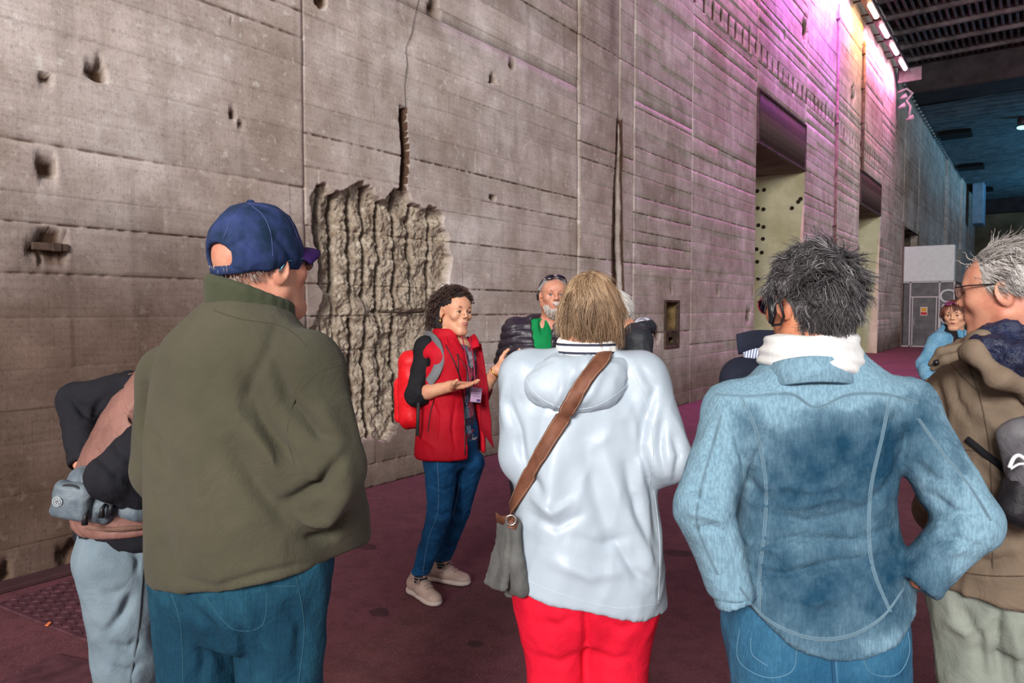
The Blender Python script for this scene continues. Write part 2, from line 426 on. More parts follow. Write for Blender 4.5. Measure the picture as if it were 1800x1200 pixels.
# doorway linings (thick walls): jambs, soffit, back
creamc = M('pale_green_painted_concrete', sRGB(228, 224, 190), .85, vs=1.5, bs=30, bp=.4, bd=.008, cr=.5, crs=3, col2=sRGB(196, 190, 152))
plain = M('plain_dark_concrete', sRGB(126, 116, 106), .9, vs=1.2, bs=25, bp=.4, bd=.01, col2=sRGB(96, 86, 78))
def grid_quad(name, A, B, Cc, nu, nv, mat, parent, amp=.006, sc_=3.0, seed=0):
    A, B, Cc = map(np.array, (A, B, Cc)); u = np.linspace(0, 1, nu); v = np.linspace(0, 1, nv)
    P = A+(B-A)*u[:, None, None]+(Cc-A)*v[None, :, None]
    N = np.cross(B-A, Cc-A); N = N/np.linalg.norm(N)
    P = P+N*(amp*(fbm(P*sc_, 4, seed)-.5)*2)[..., None]
    I = np.arange(nu*nv).reshape(nu, nv)
    F = np.stack([I[:-1, :-1], I[1:, :-1], I[1:, 1:], I[:-1, 1:]], -1).reshape(-1, 4)
    return mk(name, P.reshape(-1, 3), F, mat, parent)
for n_, (y0, y1) in enumerate(((G1, G2), (H1, H2))):
    d = 2.6; x0 = WX-.01; x1 = WX-d
    grid_quad('far_jamb', (x1, y1-.03, 0), (x0+.0, y1-.03, 0), (x1, y1-.03, 6.2), 40, 90, creamc, wall, .012, 2.5, n_)
    grid_quad('near_jamb', (x0, y0, 0), (x1, y0, 0), (x0, y0, 6.2), 6, 10, creamc, wall)
    grid_quad('back_face', (x1, y0, 0), (x1, y1, 0), (x1, y0, 6.2), 6, 10, plain, wall)
    grid_quad('soffit', (x0, y0, ZG0), (x1, y0, ZG0), (x0, y1, ZG0), 10, 10, plain, wall, .01, 2)
# bolt holes on the first far jamb
mb = MB()
hole = M('dark_rust_hole', sRGB(48, 40, 30), .9, bp=0)
for (px, py) in ((1332, 336), (1344, 334), (1333, 366), (1343, 368), (1334, 396), (1343, 399), (1331, 438), (1340, 444), (1332, 460), (1393, 366), (1404, 355), (1408, 350), (1334, 490), (1342, 420)):
    r_ = ray(px, py); P_ = C0+r_*(G2/r_[1])
    mb.tube([P_+np.array([0, -.055, 0]), P_+np.array([0, .0, 0])], .05, 8)
mb.build('anchor_hole', hole, wall); 
# roller grilles in the heads of both doorways: vertical rods on a frame
grm = M('weathered_galvanised_steel', sRGB(104, 84, 84), .6, metal=.5, vs=9, bs=60, col2=sRGB(70, 58, 56))
grb = M('dark_grille_backing', sRGB(58, 46, 46), .9)
def grille(y0, y1, label):
    g = empty('ventilation_grille', (WX, (y0+y1)/2, ZG0), label=label, cat='grille')
    h = ZG1-ZG0; w_ = (y1-y0)/2-.02; n = int((y1-y0)/.11)
    MB().box((-.06, 0, h/2), (.04, 2*w_, h-.02)).build('backing_plate', grb, g)
    fr = MB()
    for z in (.03, h-.03): fr.box((-.0, 0, z), (.07, 2*w_, .06), bev=.01)
    for y in (-w_+.03, w_-.03): fr.box((.0, y, h/2), (.07, .06, h-.12), bev=.01)
    fr.build('frame', grm, g)
    me = None
    for i in range(n):
        y = -w_+.09+(2*w_-.18)*i/(n-1)
        if me is None:
            o = MB().tube([(0, 0, .05), (0, 0, h-.05)], .028, 6).build('rod', grm, g, True); me = o.data
        else: o = link('rod', me, g)
        o.location = (-.01, y, 0)
    for z in (.28, .55, .84):
        o = MB().box((-.035, 0, z), (.02, 2*w_-.1, .03)).build('cross_bar', grm, g)
grille(G1, G2, 'rusty ribbed steel grille in the head of the wide doorway nearest the group')
grille(H1, H2, 'smaller looking ribbed steel grille in the head of the doorway beneath the pink lamps')
# steel wall box (niche) right of the group
n_ = empty('wall_box', (WX, (NI[0]+NI[1])/2, NI[2]), label='rusty recessed steel niche box in the wall with a square hole in its lower plate', cat='wall box')
rustm = M('brown_rusty_steel', sRGB(92, 74, 62), .8, vs=12, col2=sRGB(60, 48, 42)); ochre = M('ochre_niche_lining', sRGB(150, 124, 84), .9, vs=7, col2=sRGB(98, 78, 50))
W_, H_ = NI[1]-NI[0], NI[3]-NI[2]; fb = MB()
for z in (.02, H_-.02): fb.box((.01, 0, z), (.06, W_, .04), bev=.006)
for y in (-W_/2+.02, W_/2-.02): fb.box((.01, y, H_/2), (.06, .04, H_-.08), bev=.006)
fb.build('frame', rustm, n_)
lb = MB()
lb.box((-.26, 0, H_/2), (.02, W_, H_)); lb.box((-.13, -W_/2, H_/2), (.26, .02, H_)); lb.box((-.13, W_/2, H_/2), (.26, .02, H_))
lb.box((-.13, 0, 0), (.26, W_, .02)); lb.box((-.13, 0, H_), (.26, W_, .02)); lb.build('lining', ochre, n_)
pb = MB(); zp = H_*.30; hw = .1
pb.box((.0, 0, .065), (.02, W_-.085, .05)); pb.box((.0, 0, zp-.02), (.02, W_-.085, .06))
for s_ in (-1, 1): pb.box((.0, s_*(W_/2-.0425+hw)/2, (.091+zp-.051)/2), (.02, W_/2-.0425-hw-.001, zp-.051-.091))
pb.tube([(.0, -W_/2+.07, zp+.03), (.0, 0, zp+.05), (0, W_/2-.07, zp+.03)], .025, 8)
pb.build('lower_plate', rustm, n_)
# iron bar stub in its chipped pocket
p = on_wall(88, 434); b_ = empty('iron_bar_stub', (WX-.0, p[1], p[2]), label='short rusty iron bar stub set in a chipped pocket of the left wall', cat='iron bar')
MB().box((.0, 0, 0), (.03, .19, .045), bev=.004).build('bar', rustm, b_)
MB().box((.012, .03, .0), (.02, .05, .05), bev=.004).build('strap', rustm, b_)
# reinforcing bar showing in the break
p0, p1 = on_wall(676, 548), on_wall(752, 548)
tag(MB().tube([(WX-.055, p0[1], p0[2]), (WX-.05, (p0[1]+p1[1])/2, p0[2]-.006), (WX-.055, p1[1], p1[2])], .010, 6).build('reinforcing_bar', rustm, None, True),
    'thin horizontal reinforcing bar exposed across the broken concrete', 'iron bar')
# conduits down the wall
pipe = M('purple_grey_pipe', sRGB(150, 118, 110), .6, col2=sRGB(96, 74, 66))
for (px, y0_, y1_, r_, lab) in ((1466, 0, 600, .035, 'slim vertical pipe running down the wall between the two doorways'), (1512, 66, 300, .045, 'short rusty downpipe from the orange lamp to the second doorway head')):
    yy = wy(px, 300)[0]; zt = min(11.5, wy(px, y0_)[1]); zb = max(.05, wy(px, y1_)[1])
    t_ = empty('wall_pipe', (WX, yy, zb), label=lab, cat='pipe')
    MB().tube([(.06, 0, 0), (.06, 0, zt-zb)], r_, 8).build('tube', pipe, t_, True)
    for q in np.linspace(.4, zt-zb-.4, 4): MB().box((.04, 0, q), (.1, r_*3, .05), bev=.005).build('clamp', rustm, t_)
# pale mortar bead down the right side of the cleft, and the hairline crack above the break
zt_ = wy(1087, 215)[1]; pts_ = []
for z_ in np.linspace(zt_, .9, 40):
    q_ = (zt_-z_)/4.5; w_ = .05+.16*min(1, q_)*min(1, max(.4, 1.6-q_)); pts_.append((WX-.045+.008*math.sin(z_*7), YG+.03*math.sin(z_*1.7)+w_*.86, z_))
MB().tube(pts_, [.010+.032*min(1, i_/10)+.006*math.sin(i_*1.9) for i_ in range(40)], 8).build('mortar_bead', CONC, wall, True)
MB().tube([on_wall(x_, y_)+np.array([-.001, 0, 0]) for x_, y_ in ((713, 188), (711, 150), (716, 112), (713, 85), (724, 58), (729, 30), (737, -5))], [.0028, .002, .003, .002, .0028, .002, .002], 4).build('hairline_crack', hole, wall, True)
# ---- floor
def floor_mat():
    m, nt, b = newmat('maroon_asphalt'); v = coords(nt)
    n1 = noise(nt, .8, v, 6, .6); n2 = noise(nt, 9, v, 5, .6); n3 = noise(nt, 160, v, 2, .5)
    c = mix(nt, ramp(nt, n1, [(.35, 0.0), (.65, 1.0)]), sRGB(92, 52, 58), sRGB(112, 66, 72))
    c = mix(nt, ramp(nt, n2, [(.38, .45), (.55, 0.0)]), c, sRGB(72, 40, 44))
    c = mix(nt, ramp(nt, n3, [(.56, 0.0), (.72, .55)]), c, sRGB(150, 112, 114))
    vo = nd(nt, 'ShaderNodeTexVoronoi'); vo.inputs['Scale'].default_value = 1.6; nt.links.new(v, vo.inputs['Vector'])
    c = mix(nt, ramp(nt, vo.outputs['Distance'], [(.0, .8), (.022, 0.0)]), c, sRGB(170, 150, 145))
    # oil stains
    for (px, py, rx) in ((665, 1075, .11), (835, 1130, .075), (1190, 970, .16), (640, 960, .14), (940, 760, .3)):
        q = on_floor(px, py); mp = nd(nt, 'ShaderNodeMapping', vector_type='TEXTURE'); mp.inputs['Location'].default_value = (q[0], q[1], 0); mp.inputs['Scale'].default_value = (rx, rx*.8, 5)
        nt.links.new(nt.nodes['Texture Coordinate'].outputs['Object'], mp.inputs[0])
        le = nd(nt, 'ShaderNodeVectorMath', operation='LENGTH'); nt.links.new(mp.outputs[0], le.inputs[0])
        ad = nd(nt, 'ShaderNodeMath', operation='MULTIPLY_ADD'); ad.inputs[1].default_value = .8; nt.links.new(n2, ad.inputs[0]); nt.links.new(le.outputs['Value'], ad.inputs[2])
        c = mix(nt, ramp(nt, ad.outputs[0], [(.9, .62), (1.4, 0.0)]), c, sRGB(44, 30, 34))
    nt.links.new(c, b.inputs['Base Color']); b.inputs['Roughness'].default_value = .82; b.inputs['Specular IOR Level'].default_value = .3
    bump(nt, b, noise(nt, 140, v, 4, .7), .6, .004)
    return m
FLM = floor_mat()
ys = np.concatenate([np.arange(-30, -2, 2.0), np.arange(-2, 8, .12), np.arange(8, 75.1, 1.0)]); xs = np.concatenate([np.arange(-9, -5, 1.0), np.arange(-5, 3, .12), np.arange(3, 30, 1.5)])
X, Y = np.meshgrid(xs, ys, indexing='ij'); Z = (fbm(np.stack([X, Y, X*0], -1)*.9, 3)-.5)*.006
I = np.arange(X.size).reshape(X.shape)
mk('floor', np.stack([X, Y, Z-.003], -1).reshape(-1, 3), np.stack([I[:-1, :-1], I[1:, :-1], I[1:, 1:], I[:-1, 1:]], -1).reshape(-1, 4), FLM)['kind'] = 'structure'
# dark kerb strip at the foot of the near wall
kerb = MB(); kerbm = M('dark_maroon_kerb', sRGB(70, 44, 46), .9, vs=7, bs=90, bp=.5, bd=.004)
kerb.box((WX+.06, 0.5, .012), (.14, 6.0, .03), bev=.006); tag(kerb.build('trim_1', kerbm), kind='structure')
# raised-pattern floor plate
PC = [on_floor(*q)[:2] for q in ((-10, 1064), (200, 1147), (345, 1098), (150, 1020))]
PC = np.array(PC)
e1 = PC[1]-PC[0]; L1 = np.linalg.norm(e1); e1 /= L1; e2 = np.array([-e1[1], e1[0]])
if (PC[2]-PC[1])@e2 < 0: e2 = -e2
L2 = 1.0
ang = math.atan2(e1[1], e1[0])
pl = empty('floor_plate', (*PC[0], 0), ang, label='maroon painted steel floor plate with raised anti-slip pattern by the left wall', cat='floor plate')
sgn = 1 if abs(math.atan2(e2[1], e2[0])-(ang+math.pi/2)) % (2*math.pi) < .1 else -1
platem = M('maroon_painted_steel', sRGB(96, 60, 68), .6, vs=14, bs=120, bp=.25, col2=sRGB(72, 44, 50))
MB().box((L1/2, sgn*L2/2, .004), (L1, L2, .012), bev=.003).build('plate', platem, pl)
studs = MB()
for i in range(int(L1/.045)):
    for j in range(int(L2/.045)):
        a = .7 if (i+j) % 2 else -.7; c_, s_ = math.cos(a), math.sin(a)
        x_, y_ = .03+i*.045, sgn*(.03+j*.045)
        V = [(-.017, 0, 0), (0, -.006, 0), (.017, 0, 0), (0, .006, 0), (-.008, 0, .005), (.008, 0, .005)]
        V = [(x_+a_*c_-b2*s_, y_+a_*s_+b2*c_, .010+z_) for a_, b2, z_ in V]
        studs.add(V, [(0, 1, 5, 4), (1, 2, 5), (2, 3, 5), (3, 0, 4, 5)])
o = studs.build('raised_stud', platem, pl); o['kind'] = 'stuff'
# second cover at the very bottom left
q0 = on_floor(150, 1190); tag(MB().box((q0[0]-.06, q0[1]-.12, .003), (.4, .4, .012), M=np.array(Matrix.Rotation(ang+.2, 3, 'Z')), bev=.003).build('floor_hatch', platem), 'small square maroon hatch cover at the bottom edge by the grey trousers', 'hatch')
q0 = on_floor(85, 1102); leaf = M('orange_leaf', sRGB(226, 120, 70), .6)
tag(MB().box((q0[0], q0[1], .016), (.018, .026, .006), M=np.array(Matrix.Rotation(.5, 3, 'Z')@Matrix.Rotation(.3, 3, 'X')), bev=.002).build('orange_scrap', leaf), 'tiny orange scrap lying on the edge of the patterned floor plate', 'litter')
# ---- ceilings
cb = M('dark_ceiling_concrete', sRGB(62, 54, 56), .9, vs=2, col2=sRGB(44, 38, 40)); cb2 = M('ceiling_steel_rib', sRGB(104, 94, 96), .7, vs=3, col2=sRGB(66, 58, 60))
ceil = empty('ceiling', (0, 0, 0), kind='structure')
YB = 35.2
rows = np.arange(-8, YB, 1.75)
MB().box((5.6, 13.5, 12.35), (21.5, 45, .3)).build('ceiling_slab', cb, ceil)
bay = MB(); nx = 0
for x_ in np.arange(WX+.25, 16, .22): bay.box((x_, .85, 12.08), (.09, 1.45, .22), bev=.015)
me = None
for i, y_ in enumerate(rows):
    if me is None: o = bay.build('rib_bay', cb2, ceil); me = o.data
    else: o = link('rib_bay', me, ceil)
    o.location = (0, y_, 0); o['kind'] = 'stuff'
    MB().box((5.6, y_, 12.02), (21.5, .16, .34), bev=.02).build('cross_rail', cb2, ceil)
MB().box((5.6, YB+.9, 11.6), (21.5, 2.6, 1.7), bev=.05).build('cross_beam', cb, ceil)
fc = M('far_ceiling_sheet', sRGB(110, 122, 128), .8, vs=2, col2=sRGB(80, 92, 98)); slotm = M('ceiling_slot_black', sRGB(12, 11, 11), .95, bp=0)
# far ceiling: corrugated across the hall
ys = np.arange(YB+1.8, 73, .09); xs = np.linspace(WX-.2, 17, 30)
X, Y = np.meshgrid(xs, ys, indexing='ij'); Z = 10.75+.035*np.cos(Y*2*math.pi/.72)+(fbm(np.stack([X*.5, Y*.4, X*0], -1), 2)-.5)*.12
I = np.arange(X.size).reshape(X.shape)
mk('corrugated_sheet', np.stack([X, Y, Z], -1).reshape(-1, 3), np.stack([I[:-1, :-1], I[:-1, 1:], I[1:, 1:], I[1:, :-1]], -1).reshape(-1, 4), fc, ceil)
for (px, py, px2) in ((1631, 240, 1710), (1665, 296, 1730), (1688, 335, 1745), (1716, 367, 1756)):
    d = ray(px, py); P_ = C0+d*((10.7-EYE)/d[2]); d = ray(px2, py-7); Q_ = C0+d*((10.7-EYE)/d[2])
    MB().box((-4.4+(Q_[0]+4.4)/2, P_[1], 10.62), (Q_[0]+4.4, 1.5, .16), bev=.02).build('ceiling_slot', slotm, ceil)
# end wall, side wall
endm = M('end_wall_concrete', sRGB(120, 112, 92), .9, vs=.5, col2=sRGB(80, 74, 60))
tag(MB().box((6, 72.5, 4.9), (24, .6, 9.8)).build('wall_end', endm), kind='structure')
tag(MB().box((6, 72.0, 10.2), (24, 1.2, 1.2)).build('trim_2', cb), kind='structure')
sw = empty('wall_right', (16.4, 0, 0), kind='structure')
for y0, y1 in ((6.2, 20), (24, 38), (42, 56), (60, 72)): MB().box((0, (y0+y1)/2, 6), (.6, y1-y0, 12), bev=.03).build('concrete_panel', plain, sw)
MB().box((0, 39, 11.2), (.55, 66, 1.6)).build('lintel_beam', plain, sw)
for q_ in (((WX-3, FY[0], 0), (WX-3, FY[0]+4.6, 0), (WX-3, FY[0], 5.3)), ((WX-3, FY[0]+4.6, 0), (WX, FY[0]+4.6, 0), (WX-3, FY[0]+4.6, 5.3)), ((WX-3, FY[0], 5.1), (WX, FY[0], 5.1), (WX-3, FY[0]+4.6, 5.1)), ((WX-3, FY[0], 0), (WX, FY[0], 0), (WX-3, FY[0], 5.3))):
    grid_quad('recess_face', *q_, 8, 8, plain, wall)
# ---- glazed entrance box with the white sign panel
gx = WX+1.83; gy = S6
ent = empty('entrance_box', (WX, gy, 0), label='grey glazed entrance box with white sign panel above and big white letters', cat='entrance')
gpan = M('grey_translucent_panel', sRGB(104, 106, 106), .35, vs=3, bs=30, bp=.1, spec=.5, col2=sRGB(78, 80, 80)); white = M('white_sign_panel', sRGB(214, 226, 224), .5, var=.05, bp=.05)
frm = M('pale_aluminium_frame', sRGB(178, 176, 176), .45, metal=.3, var=.05, bp=0); lettm = M('white_vinyl_letter', sRGB(205, 212, 212), .6, var=.03, bp=0)
hs = 2.75; ht = wy(1590, 434)[1]
MB().box((.92, .3, (hs+ht)/2), (1.84, .6, ht-hs), bev=.02).build('sign_panel', white, ent)
def fx(px): 
    d = ray(px, 560); P_ = C0+d*(gy/d[1]); return P_[0]-WX
def fz(px, py):
    d = ray(px, py); P_ = C0+d*(gy/d[1]); return P_[2]
xA, xB, xC, xD = fx(1599), fx(1645), fx(1650), fx(1676)
for (a, b, z0, z1) in ((.0, xA, 0, hs), (xA, xC, 2.12, hs), (xC, xD, 0, hs)): MB().box(((a+b)/2, .06, (z0+z1)/2), (b-a-.04, .03, z1-z0-.04), bev=.004).build('glazing_panel', gpan, ent)
dl = MB().box(((xA+xC)/2, .05, 1.06), (xC-xA-.16, .04, 2.02), bev=.005).build('door_leaf', gpan, ent)
MB().box((xA+.16, -.02, 1.05), (.03, .05, .3), bev=.006).build('door_handle', frm, dl)
fr = MB()
for x_ in (xA, xC, xD): fr.box((x_, .04, hs/2), (.07, .08, hs), bev=.008)
fr.box(((xA+xC)/2, .04, 2.1), (xC-xA, .07, .07), bev=.006); fr.box((.92, .04, hs-.03), (1.86, .08, .06), bev=.006)
fr.box((xA+.09, .03, 1.05), (.05, .06, 2.05)); fr.box((xC-.09, .03, 1.05), (.05, .06, 2.05)); fr.box((.92, .04, .03), (1.86, .08, .06))
fr.build('frame', frm, ent)
MB().box((xD, 1.5, hs/2), (.04, 2.9, hs)).build('side_glazing', gpan, ent); MB().box((.92, 3.0, ht/2), (1.84, .05, ht)).build('rear_panel', gpan, ent)
def text(s, size, loc, rot, mat, parent, name='letter', ext=.004, align='CENTER'):
    cu = bpy.data.curves.new(name, 'FONT'); cu.body = s; cu.size = size; cu.extrude = ext; cu.align_x = align; cu.resolution_u = 3
    o = bpy.data.objects.new(name, cu); COL.objects.link(o)
    dg = bpy.context.evaluated_depsgraph_get(); me = bpy.data.meshes.new_from_object(o.evaluated_get(dg)); bpy.data.objects.remove(o)
    me.name = name; me.materials.clear(); o = link(name, me, parent, mat); o.location = loc; o.rotation_euler = rot; return o
xl = fx(1662.5)
for ch, py in (('C', 532), ('S', 557), ('M', 582)):
    text(ch, .82, (xl, -.01, fz(1662, py)), (R(90), 0, 0), lettm, ent, 'letter')
# warning notice on the door
nx_, nz_ = fx(1623.5), fz(1623, 547)
nw = MB().box((nx_, .012, nz_), (.26, .012, .36), bev=.003).build('warning_notice', M('notice_white', sRGB(225, 220, 210), .6, var=.03, bp=0), ent)
MB().box((nx_, .004, nz_+.07), (.2, .008, .15)).build('yellow_panel', M('notice_yellow', sRGB(222, 170, 60), .6, var=.05, bp=0), nw)
MB().box((nx_, .004, nz_-.09), (.22, .008, .12)).build('red_panel', M('notice_red', sRGB(190, 60, 60), .6, var=.05, bp=0), nw)
# lit blue-white banner high on the far wall
ban = M('pale_blue_banner', sRGB(130, 160, 185), .7, vs=2, bp=.05)
P1_ = on_wall(1700, 395); tag(MB().box((WX+.9, 63, (P1_[2]+7.5)/2+1.6), (.7, 2.4, 3.2), bev=.05).build('hanging_banner', ban), 'pale blue boxy panel high at the far end of the left wall', 'panel')
# ---- lamps high on the wall
def emis(name, col, s):
    m, nt, b = newmat(name); b.inputs['Base Color'].default_value = (*col, 1); b.inputs['Emission Color'].default_value = (*col, 1); b.inputs['Emission Strength'].default_value = s; return m
housing = M('dark_lamp_housing', sRGB(70, 56, 62), .5, metal=.4); hood = M('lamp_hood_sheet', sRGB(150, 130, 140), .5, metal=.2)
LY = [on_wall(x, 200)[1] for x in (1479, 1504, 1528, 1546, 1563)]
sp_ = (LY[4]-LY[0])/4
LY = [LY[0]+sp_*i for i in range(-6, 5)]
cols = {'pink': (1, .26, .62), 'orange': (1, .42, .06), 'violet': (.62, .12, 1)}
seq = ['violet', 'pink', 'pink', 'violet', 'pink', 'violet', 'pink', 'orange', 'pink', 'pink', 'pink']
pw = [450, 600, 600, 1000, 900, 1300, 330, 260, 360, 360, 320]
words = {5: 'violet'}
pos_words = {6: 'topmost visible pink flood lamp at the upper frame edge', 7: 'orange flood lamp above the rusty downpipe', 8: 'pink flood lamp just below the orange one in the row', 9: 'pink flood lamp second from the lower end of the row', 10: 'pink flood lamp closing the lower end of the row'}
LZ = 10.55
for i, (y_, cname, pwr) in enumerate(zip(LY, seq, pw)):
    lab = pos_words.get(i, 'flood lamp high on the wall above the picture, %s bay over the group' % ['first', 'second', 'third', 'fourth', 'fifth', 'sixth'][min(i, 5)])
    t_ = empty('flood_lamp', (WX, y_, LZ), label=lab, cat='lamp', group='flood lamps along the wall top')
    MB().box((.36, 0, .12), (.3, 1.75, .16), bev=.03).build('housing', housing, t_)
    MB().tube([(.42, -.52, -.02), (.42, .52, -.02)], .075, 8).build('lamp_tube', emis('lamp_glow_'+cname, {'pink': (1, .62, .72), 'orange': (1, .72, .42), 'violet': (.8, .6, 1)}[cname], 14), t_, True)
    MB().box((.52, 0, .0), (.02, 1.8, .26), M=np.array(Matrix.Rotation(-.35, 3, 'Y')), bev=.005).build('hood', hood, t_)
    for s_ in (-1, 1): MB().box((.15, s_*.6, .12), (.34, .05, .05), bev=.006).build('bracket', housing, t_)
    area('lamp_light', (WX+.42, y_, LZ-.06), (0, R(32), 0), .12, 1.4, pwr*.7, cols[cname], 125)
# end plate and spare lamp heads below the last lamp
t_ = empty('lamp_end_plate', (WX+.06, LY[-1]+1.2, LZ-.2), label='pink lit metal plate closing off the row of lamps', cat='plate')
MB().box((.42, 0, .12), (.8, .04, .5), bev=.01).build('plate', hood, t_); MB().box((.03, 0, .12), (.06, .1, .3), bev=.01).build('bracket', housing, t_)
t_ = empty('cable_fitting', (WX, LY[-1]+1.5, LZ-1.5), label='twisted pink lit bracket and spot heads hanging beneath the lamp row', cat='fitting')
pinkm = M('pale_painted_metal', sRGB(190, 170, 182), .5)
MB().tube([(.05, 0, .9), (.35, 0, 1.0), (.55, .05, .8), (.35, .05, .55), (.5, 0, .3), (.45, 0, -.1)], .05, 7).build('arm', pinkm, t_, True)
for q in ((.25, 0, .7), (.2, 0, .35), (.5, 0, -.15)): MB().tube([np.array(q)-(.12, 0, .05), np.array(q)+(.12, 0, .05)], [.05, .11], 10).build('spot_head', pinkm, t_, True)
# teal uplights far down the hall that wash the far ceiling
for x_, y_, e_ in ((7.5, 46, 1500), (7.5, 60, 1900), (12, 40, 800)):
    area('teal_uplight', (x_, y_, 6.0), (R(180), 0, 0), .6, .6, e_, (.16, .62, 1.0), 170)
    t_ = empty('uplight', (x_, y_, 5.6), label={46: 'teal uplight on the middle mast far down the hall', 60: 'teal uplight on the mast nearest the end wall', 40: 'teal uplight on the mast closest to the side wall'}[y_], cat='lamp')
    MB().box((0, 0, .1), (.6, .6, .2), bev=.03).build('housing', housing, t_); MB().tube([(0, 0, -5.6), (0, 0, 0)], .08, 10).build('mast', housing, t_, True)
area('far_hall_fill', (9, 55, 9.5), (0, R(35), 0), 3, 3, 260, (.8, .9, 1.0), 180)  # unseen fill added to whiten the far entrance
P_ = C0+ray(1797, 222)*((10.3-EYE)/ray(1797, 222)[2]); t_ = empty('ceiling_spot', P_, label='small greenish spotlight fixed under the far ceiling at the right frame edge', cat='lamp')
MB().tube([(0, 0, 0), (0, 0, .4)], .2, 10).build('housing', housing, t_, True); MB().ell((0, 0, -.05), (.22, .22, .1)).build('lens', emis('teal_lens', (.3, 1, .85), 2.5), t_, True)
# row of small drip fins along the ceiling edge (catch light)
mb = MB()
for y_ in np.arange(LY[-1]+3, 60, .7): mb.ell((WX+.06, y_, 10.62), (.07, .16, .06), nu=6, nv=4)
mb.build('edge_bead', M('ceiling_edge_bead', sRGB(150, 160, 160), .6), ceil, True)['kind'] = 'stuff'
